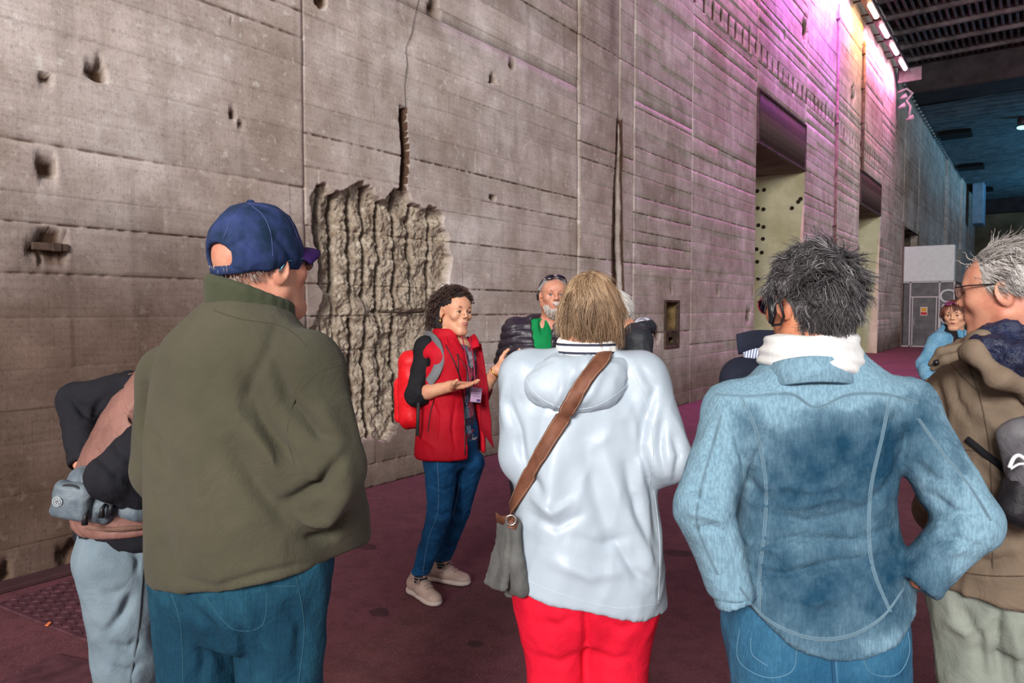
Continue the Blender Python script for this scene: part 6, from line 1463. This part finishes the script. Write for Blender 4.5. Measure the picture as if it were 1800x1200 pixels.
F.cut(lambda X, Y, Z: np.maximum(.86-Z+0*X+0*Y, Z-1.39+.25*np.maximum(Y, 0)+0*X)); E.emit('floral_blouse', F, floral(), disp=folds(131, .004, (12, 12, 8)), rel=1)
red = cloth('red_softshell', (196, 16, 40), (168, 8, 28), .7, vs=5, bs=200, bp=.3, cr=.12); blk2 = cloth('black_softshell', (30, 30, 34), (22, 22, 26), .8, bs=200)
F = Field((-.26, -.22, .76), (.26, .26, 1.50), .0062)
vp = [(.76, .20, .155), (.85, .198, .155), (.95, .185, .145), (1.08, .168, .13), (1.2, .172, .142, 0, .01), (1.3, .182, .135, 0, .01), (1.37, .16, .108), (1.41, .095, .085), (1.455, .078, .078)]
F.loft(vp, .02); sv = F.D.copy(); F.D = np.maximum(F.D, -(F.D+.011))
F.cut(lambda X, Y, Z: np.minimum(Y-.0+0*X+0*Z, .5)*0+np.where((Y > 0), np.minimum((X+.13+.02*(Z-1.1)), (.042+.06*(1.1-Z)*.4-X)), -1.0))
for sx in (-1, 1): F.ell((sx*.215, .0, 1.28), (.045, .06, .09), None, .01, 'sub')
F.cut(lambda X, Y, Z: np.maximum(.785-Z, Z-1.45)+0*X+0*Y)
oV, V, Fc = E.emit('vest', F, red, disp=folds(133, .008, (7, 7, 3), .003, (16, 16, 9)), rel=1, creases=[([(755, 690), (770, 730), (765, 780)], 3, -.006), ([(800, 700), (795, 750), (800, 795)], 3, -.005), ([(735, 750), (745, 770), (770, 790)], 3, .004)])
tVv = bvh(V, Fc)
seam(E, tVv, [[(783, 606), (800, 640), (812, 680), (817, 740), (817, 800)]], black_plastic, .004, name='zip', parent=oV, step=6)
seam(E, tVv, [[(764, 700), (757, 725), (752, 760)]], black_plastic, .0035, name='pocket_zip', parent=oV, step=6)
seam(E, tVv, [[(805, 622), (806, 655)]], black_plastic, .004, name='chest_zip', parent=oV, step=6)
# open left flap of the vest and turned-down collar
def sheet(fig, A_, B_, th, mat, name, parent, n=8):
    A_, B_ = catmull(A_), catmull(B_); U = np.linspace(0, 1, n)[None, :, None]; P = A_[:, None]*(1-U)+B_[:, None]*U
    nn = np.cross(np.gradient(P, axis=0), np.gradient(P, axis=1)); nn /= np.linalg.norm(nn, axis=2)[..., None]+1e-9
    P = P+nn*(.006*np.sin(P[..., 2:3]*40+U*3)); a, b = (P+nn*th/2).reshape(-1, 3), (P-nn*th/2).reshape(-1, 3); m = P.shape[0]; I = np.arange(m*n).reshape(m, n)
    Fq = np.stack([I[:-1, :-1], I[1:, :-1], I[1:, 1:], I[:-1, 1:]], -1).reshape(-1, 4); rim = np.concatenate([I[:, 0], I[-1, 1:], I[-2::-1, -1], I[0, -2:0:-1]]); r2 = np.roll(rim, -1)
    return mk(name, np.concatenate([a, b]), np.concatenate([Fq, Fq[:, ::-1]+m*n, np.stack([rim, rim+m*n, r2+m*n, r2], -1)]), mat, parent)
sheet(E, [E.L(836, 604, -.02), E.L(840, 650, -.04), E.L(843, 700, -.05), E.L(845, 755, -.04)], [E.L(846, 604, -.02), E.L(855, 660, -.05), E.L(861, 725, -.07), E.L(867, 788, -.06)], .006, cloth('red_flap', (150, 12, 32)), 'open_flap', oV)
for pts, w_ in (([(768, 590, -.03), (776, 598, -.07), (783, 612, -.10), (790, 622, -.12)], .055), ([(828, 592, -.0), (833, 600, -.06), (836, 612, -.09)], .05)):
    q = catmull([E.L(*p_) for p_ in pts]); ribbon(q, np.tile(E.Mw.T@(-Fw*.8-Rt*.2+[0, 0, .3]), (len(q), 1)), w_, .012, red, 'collar', oV)
    q2 = q+np.array([0, 0, -.028]); MB().tube(q2[2:], .004, 5).build('collar_edge', black_plastic, oV, True)
# sleeves
for a, nm in ((aR, 0), (aL, 1)):
    F = Field(np.minimum.reduce([a[0], a[1], a[2]])-.12, np.maximum.reduce([a[0], a[1], a[2]])+.12, .006)
    e_ = a[1]+(a[2]-a[1])*.22; F.cone(a[0]*np.array([.8, 1, 1]), a[0], .056, .056, .03); F.cone(a[0], a[1], .056, .050, .03); F.cone(a[1], e_, .051, .050, .03)
    d = (a[2]-a[1])/np.linalg.norm(a[2]-a[1]); F.cone(e_+d*.005, e_+d*.08, .043, .043, .003, 'sub')
    sl, (X, Y, Z) = F.sub_(e_-.12, e_+.12, 0); F.D[sl] = np.where((X-e_[0])**2+(Y-e_[1])**2+(Z-e_[2])**2 < .06**2, np.maximum(F.D[sl], ((X-e_[0])*d[0]+(Y-e_[1])*d[1]+(Z-e_[2])*d[2]-.015)), F.D[sl])
    E.emit('sleeve', F, blk2 if nm == 0 else cloth('dark_red_sleeve', (120, 20, 36)), disp=folds(141, .006, (14, 14, 12), .003, (30, 30, 26)), rel=1)
gold = solid('gold', (206, 150, 60), .3, .9)
for a, f_, r_, n_ in ((aR, .80, .027, 1), (aL, .92, .029, 2)):
    c = a[1]+(a[2]-a[1])*f_; d = (a[2]-a[1])/np.linalg.norm(a[2]-a[1]); u = np.cross(d, [0, 0, 1]); u /= np.linalg.norm(u); v_ = np.cross(d, u)
    MB().tube([c+r_*(math.cos(t)*u+math.sin(t)*v_)+d*.008*math.cos(t) for t in np.linspace(0, 6.28, 20)], .0016 if n_ == 1 else .006, 6, False).build('bracelet', gold, E.o, True)
MB().tube([E.H((.088, .0, -.035)), E.H((.089, .0, -.05)), E.H((.089, .0, -.058))], [.001, .004, .001], 6).build('earring', gold, E.o, True)
# lanyard and badge
b = MB(); b.tube(catmull([E.L(812, 590, -.10), E.L(820, 630, -.17), E.L(829, 680, -.17)]), .0035, 5); b.tube(catmull([E.L(826, 592, -.05), E.L(833, 640, -.15), E.L(835, 680, -.16)]), .0035, 5)
b.build('lanyard', solid('red_lanyard', (150, 30, 60)), E.o, True)
bc = E.L(837, 694, -.185); Rb_ = E.Mw.T@np.stack([Rt*.97+Fw*.2, Fw*.97-Rt*.2, np.array([0, 0, 1.])], 1)@rotm('Y', 6)
bd_ = MB().box(bc, (.056, .006, .075), Rb_, .003).build('name_badge', solid('badge_lilac', (176, 146, 176), .4), E.o)
for i, w__ in enumerate((.04, .034, .038)): MB().box(bc+Rb_@np.array([-.0, -.004, .018-i*.012]), (w__, .001, .003), Rb_).build('printed_line', solid('badge_print', (110, 90, 120)), bd_)
MB().box(bc+Rb_@np.array([.014, -.004, -.026]), (.018, .001, .012), Rb_).build('printed_mark', solid('badge_mark', (70, 50, 110)), bd_)
MB().tube(catmull([E.L(795, 616, -.13), E.L(812, 634, -.16), E.L(822, 655, -.17), E.L(824, 672, -.17)]), .0018, 5).build('microphone_cable', black_plastic, E.o, True)
# curly hair
F = Field(E.hc-.17, E.hc+.17, .006); F.ell(E.H((0, -.02, .035)), np.array((.085, .1, .093)), E.hM, 0); F.ell(E.H((0, -.055, -.05)), (.085, .06, .085), E.hM, .03); F.ell(E.H((0, .118, -.05)), (.066, .074, .100), E.hM, .01, 'sub'); F.ell(E.H((.085, .025, -.02)), (.04, .05, .065), E.hM, .01, 'sub'); F.ell(E.H((-.085, .025, -.02)), (.04, .05, .065), E.hM, .01, 'sub')
hb, _, _ = E.emit('hair', F, solid('hair_base_dark', (34, 26, 26), .8), rel=1, disp=folds(170, .009, (38, 38, 38), .003, (80, 80, 80)))
dk = hair_mat('dark_curly_hair', (22, 16, 16), (54, 38, 34), (104, 72, 58))
strands(E, dk, 1700, .15, (0, .97, .3), .0015, 28, .22, .35, region=lambda u: ((u[:, 1] < .42) | (u[:, 2] > .45) & (u[:, 1] < .8)) & (u[:, 2] > -.9) & ~((np.abs(u[:, 0]) > .45) & (u[:, 1] > -.12) & (u[:, 2] < .12)) & ~((u[:, 1] > .2) & (u[:, 2] < .3)), lenf=lambda U: np.where(U[:, 1] > .25, .42, 1.0), spread=.25, curl=.010, cturn=4, name='curls', seed=34, parent=hb, rr=(.082, .1, .092))
strands(E, dk, 420, .19, (0, .9, .4), .0015, 28, .34, .9, region=lambda u: (np.abs(u[:, 0]) > .7) & (u[:, 1] > -.4) & (u[:, 1] < .0) & (u[:, 2] > -.2), spread=.35, curl=.011, cturn=4, name='curls', seed=35, parent=hb, rr=(.086, .1, .092))
strands(E, dk, 500, .15, (0, .9, .4), .0015, 28, .30, 1.1, region=lambda u: (np.abs(u[:, 0]) > .5) & (u[:, 1] > -.6) & (u[:, 1] < -.05) & (u[:, 2] < .25) & (u[:, 2] > -.6), spread=.3, curl=.011, cturn=4, name='curls', seed=36, parent=hb, rr=(.084, .1, .092))
# backpack
bpw = E.W(E.L(742, 690, .12)); pk = empty('backpack', bpw, label='red backpack with grey shoulder strap worn by the woman in the red vest', cat='backpack'); pb_ = _P(pk, bpw); RbE = E.Mw
F = Field((-.26,)*3, (.26, .26, .30), .007); c_ = E.Mw@np.array([.0, -.20, .0]); off_ = E.W(np.array([0.0, -.205, 1.12]))-bpw; rbox(F, off_, (.14, .07, .21), RbE, .06)
bright = cloth('bright_red_nylon', (232, 24, 34), (208, 14, 28), .5, vs=14, spec=.4); og, V, Fc = pb_.emit('pack_body', F, bright, disp=folds(151, .008, (11, 11, 8), .003), rel=1)
F = Field((-.3,)*3, (.3,)*3, .007); rbox(F, E.W(np.array([0.02, -.275, 1.06]))-bpw, (.10, .03, .12), RbE, .028); pb_.emit('front_pocket', F, bright, disp=folds(152, .006, (12, 12, 9)), rel=1)
Vq = V@np.eye(3)
q = catmull([E.L(752, 590, .04), E.L(761, 591, -.06), E.L(771, 605, -.125), E.L(775, 632, -.15), E.L(768, 655, -.155), E.L(757, 672, -.13)])
qn = np.array([p_-np.array([0, .02, p_[2]]) for p_ in q]); qn[:3, 2] += .15; qn /= np.linalg.norm(qn, axis=1)[:, None]
Qw = E.W(q)-bpw; sg = ribbon(Qw+qn@E.Mw.T*.012, qn@E.Mw.T, .052, .008, cloth('grey_strap', (118, 120, 124), (100, 102, 106)), 'shoulder_strap', pk)
q3 = catmull([E.L(738, 700, -.09), E.L(737, 730, -.12), E.L(736, 764, -.12)]); ribbon(E.W(q3)-bpw+(-Fw*.05), np.tile(-Fw, (len(q3), 1)), .018, .003, solid('black_webbing', (24, 24, 28)), 'hanging_strap', pk)

# ---------------------------------------------------------------- F: bearded man in puffer jacket
Fm = Figure(950, 4.35, 176, 'grey-bearded man with sunglasses on his head in a black puffer jacket and green shirt')
Fm.skin = 'ruddy'; Fm.head(972, 519, 172, -.03, nod=1, sc=1.02); Fm.nb = Fm.L(968, 572, 0)
aR = (Fm.L(906, 582, .0), Fm.L(887, 640, .02), Fm.L(925, 662, -.16)); aL = (Fm.L(1018, 582, 0), Fm.L(1035, 650, .02), Fm.L(1000, 690, -.12))
tz = [(.88, .19, .15), (1.0, .195, .16), (1.15, .195, .155), (1.28, .195, .14), (1.37, .185, .12), (1.43, .13, .095), (1.48, .08, .08), (1.52, .066, .07)]
lg = [(np.array([-.1, 0, .88]), np.array([-.11, 0, .5]), np.array([-.12, 0, .09]), np.array([-.1, 1, 0])), (np.array([.1, 0, .88]), np.array([.11, 0, .5]), np.array([.12, 0, .09]), np.array([.1, 1, 0]))]
aR, aL = aL, aR
Fm.body(tz, [aR, aL], lg, fine=.004, fat=1.1)
Fm.eyes((80, 90, 100), (150, 120, 104), 1.2); Fm.lips((176, 100, 90))
puf = cloth('black_quilted_nylon', (50, 42, 54), (34, 28, 38), .42, vs=8, bs=60, bp=.2, spec=.5)
quilt = lambda V, N: .011*np.abs(np.sin((V[:, 2]+.25*np.clip(np.abs(V[:, 0])-.15, 0, 1))*math.pi/.048))**.5-.006+.004*(vnoise(V*40, 3)-.5)
def pj(F):
    F.D = F.D
F = None
oP, V, Fc = jacket(Fm, 'puffer_jacket', puf, tz, [((aR[0], aR[1]), [.078, .066]), ((aL[0], aL[1]), [.078, .066])], .0075, hem=.92, disp=quilt, neck=Fm.nb-[0, 0, .03], neckr=.064, wristcut=False, extra=lambda F: (F.cone((0, .17, 1.12), (0, .13, 1.34), .012, .05, .0, 'sub'), F.cone((0, .13, 1.34), (0, .09, 1.5), .05, .075, .0, 'sub')))
vv = bvh(V, Fc)
q = catmull([Fm.L(960, 552, -.06), Fm.L(967, 580, -.12), Fm.L(976, 610, -.16), Fm.L(984, 650, -.18)])
grn = cloth('green_cotton', (14, 140, 78), (8, 118, 64), .8)
F = Field((-.16, -.1, 1.05), (.16, .25, 1.56), .006); F.loft([(1.05, .09, .152), (1.28, .10, .144), (1.38, .10, .118), (1.45, .085, .092), (1.50, .066, .07)], .02)
F.ell((0, .13, 1.49), (.03, .08, .09), None, .01, 'sub'); Fm.emit('green_shirt', F, grn, disp=folds(161, .004, (16, 16, 10)), rel=1)
F = Field(Fm.nb-.16, Fm.nb+.16, .006)
for sx in (-1, 1): F.chain([Fm.nb+[0, -.075, .0], Fm.nb+[sx*.07, -.04, .0], Fm.nb+[sx*.092, .02, -.01], Fm.nb+[sx*.094, .06, -.04]], [.018, .018, .018, .014], .01); F.chain([Fm.nb+[0, -.075, .03], Fm.nb+[sx*.07, -.04, .03], Fm.nb+[sx*.09, .02, .02], Fm.nb+[sx*.092, .05, .0]], [.016]*4, .01)
Fm.emit('jacket_collar', F, puf, rel=1, parent=oP)
trousers(Fm, 'trousers', cloth('dark_grey_trousers', (60, 60, 66)), [(.7, .15, .12), (.82, .175, .14), (.95, .175, .14)], [([l[0], l[1], l[2]], [.1, .075, .06]) for l in lg], .98, .012)
for l in lg: shoe(Fm, l[2], l[3], solid('black_shoe', (40, 38, 42)), dark_sole, .28, res=.01)
wht = hair_mat('white_beard', (130, 118, 112), (196, 186, 180), (236, 230, 226))
strands(Fm, wht, 2600, .022, (0, -1, .4), .0013, 4, .12, 1.0, region=lambda u: (u[:, 1] > .1) & (u[:, 2] < -.15-.25*(u[:, 1] > .75)) & (u[:, 2] > -.98), spread=.3, ctr=(0, .036, -.045), rr=(.0635, .067, .08), name='beard', seed=44)
strands(Fm, wht, 420, .013, (0, -1, 1), .001, 4, .1, 1.0, region=lambda u: (u[:, 1] > .3) & (np.abs(u[:, 0]) < .6), spread=.2, ctr=(0, .094, -.045), rr=(.028, .012, .008), name='moustache', seed=45)
strands(Fm, hair_mat('short_silver_hair', (120, 112, 112), (180, 172, 172), (226, 220, 220)), 2200, .022, (0, .6, 1), .001, 5, .08, .1, region=lambda u: (u[:, 1] < .35+.5*u[:, 2]) & (u[:, 2] > -.3) & ~((np.abs(u[:, 0]) > .7) & (u[:, 2] < 0) & (u[:, 1] > -.3)), rr=(.076, .098, .086), seed=46)
sgl = MB()
for sx in (-1, 1): sgl.ell(Fm.H((sx*.034, .068, .108)), (.03, .006, .019), Fm.hM@rotm('X', 50)@rotm('Z', -sx*18), 12, 7); sgl.tube([Fm.H((sx*.06, .05, .105)), Fm.H((sx*.078, .02, .075)), Fm.H((sx*.082, -.02, .05))], .003, 5)
sgl.tube([Fm.H((-.01, .08, .11)), Fm.H((.01, .08, .11))], .003, 5); sgl.build('sunglasses', darklens, Fm.o, True)
MB().tube([Fm.H((.09, .0, -.03)), Fm.H((.093, .004, .0)), Fm.H((.086, .012, .03))], [.005, .008, .004], 8).build('earpiece', black_plastic, Fm.o, True)

# ---------------------------------------------------------------- G: person in dark hooded jacket behind the raincoat
G = Figure(1108, 4.0, -82, 'white-haired person mostly hidden behind the blonde head, in a black hooded jacket with striped top')
G.skin = 'ruddy'; G.head(1073, 548, -92, 0, nod=6); G.nb = G.L(1098, 578, 0)
ar = [(G.L(1100, 597, .17), G.L(1095, 690, .2), G.L(1060, 720, .1)), (G.L(1122, 598, -.16), G.L(1126, 690, -.2), G.L(1080, 720, -.12))]
tz = [(.85, .18, .14), (1.0, .185, .145), (1.15, .185, .135), (1.3, .18, .125), (1.37, .15, .11), (1.43, .09, .085), (1.47, .07, .075)]
lg = [(np.array([-.1, 0, .8]), np.array([-.1, 0, .45]), np.array([-.11, 0, .09]), np.array([0, 1., 0])), (np.array([.1, 0, .8]), np.array([.1, 0, .45]), np.array([.11, 0, .09]), np.array([0, 1., 0]))]
G.body(tz, ar, lg, fine=.005)
blkj = cloth('black_shell_fabric', (48, 50, 56), (34, 36, 42), .6, vs=6, bs=160, spec=.35)
oG, V, Fc = jacket(G, 'hooded_jacket', blkj, tz, [(ar[0], [.065, .06, .05]), (ar[1], [.072, .066, .052])], .008, hem=.88, disp=folds(171, .009, (7, 7, 3), .004), neck=G.nb-[0, -.02, .02], neckr=.06, creases=[([(1120, 610), (1130, 650), (1128, 690)], 4, -.006), ([(1140, 600), (1145, 640), (1142, 680)], 3, .005)])
F = Field(G.nb-.2, G.nb+.2, .007); F.chain([G.nb+[-.09, -.03, .0], G.nb+[-.06, -.10, .01], G.nb+[0, -.13, .01], G.nb+[.06, -.10, .01], G.nb+[.095, -.02, .0], G.nb+[.085, .06, -.03]], [.026, .034, .038, .036, .028, .02], .02)
oh, _, _ = G.emit('hood', F, blkj, disp=folds(172, .006, (12, 12, 12)), parent=oG)
F = Field(G.nb-.2, G.nb+.2, .006); F.chain([G.nb+[-.05, -.09, .035], G.nb+[0, -.12, .04], G.nb+[.05, -.09, .035], G.nb+[.075, -.02, .02], G.nb+[.07, .05, -.01]], [.02, .026, .026, .02, .014], .02)
G.emit('hood_lining', F, striped('grey_white_stripe', (186, 186, 196), (96, 92, 110), .03, 'X', .4), rel=1, parent=oh)
F = Field((-.15, -.05, 1.0), (.15, .22, 1.5), .007); F.loft([(1.0, .09, .155), (1.2, .1, .145), (1.33, .09, .125), (1.4, .075, .09), (1.44, .066, .075)], .02); F.cone(G.nb, G.nb+[0, .0, .12], .056, .056, .01, op='sub')
G.emit('striped_top', F, striped('navy_stripe_jersey', (226, 224, 226), (50, 46, 66), .018, 'Z', .45), rel=1)
trousers(G, 'trousers', cloth('dark_trousers', (50, 50, 58)), [(.65, .15, .12), (.75, .17, .14), (.9, .17, .14)], [([l[0], l[1], l[2]], [.098, .075, .06]) for l in lg], .92, .012)
for l in lg: shoe(G, l[2], l[3], solid('black_shoe', (40, 38, 42)), dark_sole, .25, res=.01)
strands(G, hair_mat('white_hair', (150, 142, 138), (206, 200, 196), (240, 238, 236)), 2200, .05, (0, .4, .9), .0014, 7, .1, .6, region=lambda u: (u[:, 1] < .3+.8*u[:, 2]) & (u[:, 2] > -.65), spread=.4, wave=.5, wfreq=20, seed=54)
MB().ell(G.H((.088, .0, -.04)), (.005, .005, .005)).build('pearl_earring', solid('pearl', (230, 226, 220), .3), G.o, True)

# ---------------------------------------------------------------- H: person in navy coat behind the denim shirt
Hh = Figure(1392, 2.45, -128, 'person in a navy coat with striped collar lining, mostly hidden behind the denim shirt')
Hh.skin = 'fair'; Hh.head(1398, 535, -125, 0, nod=3, sc=.98); Hh.nb = Hh.L(1394, 612, 0)
ar = [(Hh.L(1478, 665, .05), Hh.L(1482, 800, .06), Hh.L(1440, 880, .0)), (Hh.L(1306, 668, -.04), Hh.L(1312, 800, -.0), Hh.L(1325, 890, .08))]
tz = [(.55, .2, .16), (.75, .195, .155), (.95, .185, .145), (1.1, .175, .13), (1.2, .175, .12), (1.28, .17, .11), (1.35, .12, .09), (1.4, .075, .07)]
lg = [(np.array([-.09, 0, .8]), np.array([-.09, 0, .45]), np.array([-.1, 0, .09]), np.array([0, 1., 0])), (np.array([.09, 0, .8]), np.array([.09, 0, .45]), np.array([.1, 0, .09]), np.array([0, 1., 0]))]
Hh.body(tz, ar, lg, fine=.006)
nv = cloth('navy_wool', (42, 46, 62), (30, 34, 50), .85, vs=6, bs=260, bp=.5)
oN, V, Fc = jacket(Hh, 'navy_coat', nv, tz, [(ar[0], [.066, .062, .05]), (ar[1], [.066, .062, .05])], .008, hem=.6, disp=folds(181, .008, (7, 7, 3), .003), neck=Hh.nb-[0, 0, .02], neckr=.062)
q = catmull([Hh.L(1360, 598, -.10), Hh.L(1328, 598, -.06), Hh.L(1296, 605, -.02)]); ribbon(q, np.tile(Hh.Mw.T@(-Fw+[0, 0, .4]), (len(q), 1)), .075, .010, nv, 'turned_up_collar', oN)
q = catmull([Hh.L(1362, 622, -.12), Hh.L(1335, 620, -.09), Hh.L(1308, 628, -.06)]); ribbon(q, np.tile(Hh.Mw.T@(-Fw+[0, 0, .4]), (len(q), 1)), .036, .006, striped('blue_pinstripe', (226, 230, 240), (96, 112, 160), .009, 'X', .4), 'striped_lining', oN)
q = catmull([Hh.L(1360, 640, -.13), Hh.L(1325, 642, -.10), Hh.L(1298, 646, -.05)]); ribbon(q, np.tile(Hh.Mw.T@(-Fw+[0, 0, .4]), (len(q), 1)), .045, .010, nv, 'lapel', oN)
trousers(Hh, 'trousers', cloth('navy_trousers', (36, 38, 50)), [(.65, .15, .12), (.75, .17, .14), (.9, .17, .14)], [([l[0], l[1], l[2]], [.098, .075, .06]) for l in lg], .92, .012)
for l in lg: shoe(Hh, l[2], l[3], solid('black_shoe', (40, 38, 42)), dark_sole, .25, res=.01)
strands(Hh, hair_mat('brown_hair', (50, 38, 32), (92, 72, 58), (140, 114, 92)), 1800, .07, (0, .4, .9), .0015, 7, .08, .7, region=lambda u: (u[:, 1] < .3+.8*u[:, 2]) & (u[:, 2] > -.7), spread=.3, seed=64); Hh.eyes()

# ---------------------------------------------------------------- I: woman in denim jacket and black vest, far right
Im = Figure(1672, 5.8, -148, 'frowning woman in a denim jacket and black vest beside the far glazed entrance')
Im.skin = 'olive'; Im.head(1679, 554, -138, -.03, nod=4, sc=1.0); Im.nb = Im.L(1678, 584, 0)
ar = [(Im.L(1708, 598, .02), Im.L(1722, 650, .03), Im.L(1700, 690, -.1)), (Im.L(1648, 600, -.02), Im.L(1624, 640, -.03), Im.L(1632, 668, -.12))]
tz = [(.85, .17, .13), (1.0, .165, .125), (1.12, .165, .125), (1.22, .17, .125), (1.3, .165, .11), (1.36, .11, .085), (1.41, .07, .07), (1.44, .06, .06)]
lg = [(np.array([-.09, 0, .8]), np.array([-.09, 0, .45]), np.array([-.1, 0, .09]), np.array([0, 1., 0])), (np.array([.09, 0, .8]), np.array([.09, 0, .45]), np.array([.1, 0, .09]), np.array([0, 1., 0]))]
Im.body(tz, ar, lg, fine=.004); Im.eyes((50, 36, 28), (60, 40, 34), 1.2); Im.lips((150, 80, 74))
dnm = denim('light_denim', (74, 130, 164), (134, 178, 204), .4, .62, 9)
oI, V, Fc = jacket(Im, 'denim_jacket', dnm, tz, [(ar[0], [.062, .056, .044]), (ar[1], [.062, .056, .044])], .009, hem=.9, disp=folds(191, .008, (12, 12, 10), .004), neck=Im.nb-[0, -.01, .03], neckr=.058)
F = Field((-.2, -.18, .82), (.2, .22, 1.47), .007); F.loft([(z, max(.05, a-.028), b+.014, *r_) for z, a, b, *r_ in tz[:-1]]+[(1.44, .074, .074)], .02); F.cone(Im.nb, Im.nb+[0, 0, .12], .056, .056, .01, op='sub')
oV, V, Fc = Im.emit('black_vest', F, cloth('black_fleece', (30, 28, 34), (22, 20, 26)), disp=folds(192, .005, (12, 12, 8)), rel=1); seam(Im, bvh(V, Fc), [[(1676, 592), (1672, 620), (1670, 660)]], solid('steel_zip', (140, 140, 150), .4, .6), .003, name='zip', parent=oV, step=5)
for sx in (-1, 1): ribbon(catmull([Im.nb+[sx*.07, -.03, .02], Im.nb+[sx*.085, .05, .0], Im.nb+[sx*.09, .12, -.07]]), np.tile([sx*.5, .8, .4], (17, 1)), .055, .008, dnm, 'collar', oI)
trousers(Im, 'trousers', cloth('dark_jeans', (44, 54, 78)), [(.65, .15, .12), (.75, .17, .14), (.9, .165, .13)], [([l[0], l[1], l[2]], [.095, .07, .055]) for l in lg], .92, .012)
for l in lg: shoe(Im, l[2], l[3], solid('black_shoe', (40, 38, 42)), dark_sole, .25, res=.01)
strands(Im, hair_mat('reddish_brown_hair', (50, 26, 22), (96, 52, 42), (150, 92, 72)), 1800, .09, (0, .5, .9), .0018, 8, .12, .7, region=lambda u: (u[:, 1] < .3+.7*u[:, 2]) & (u[:, 2] > -.7), spread=.3, seed=74)
strands(Im, hair_mat('reddish_brown_hair', (50, 26, 22), (96, 52, 42), (150, 92, 72)), 120, .07, (.3, .2, .9), .0016, 8, .12, .6, region=lambda u: (u[:, 1] > .3) & (u[:, 2] > .5), spread=.3, seed=75, name='fringe')
sgl = MB()
for sx in (-1, 1): sgl.ell(Im.H((sx*.034, .078, .1)), (.03, .006, .02), Im.hM@rotm('X', 40)@rotm('Z', -sx*18), 12, 7)
sgl.tube([Im.H((-.07, .04, .1)), Im.H((-.03, .09, .105)), Im.H((.03, .09, .105)), Im.H((.07, .04, .1))], .003, 5); sgl.build('sunglasses', solid('purple_lens', (120, 40, 90), .15, spec=.8), Im.o, True)
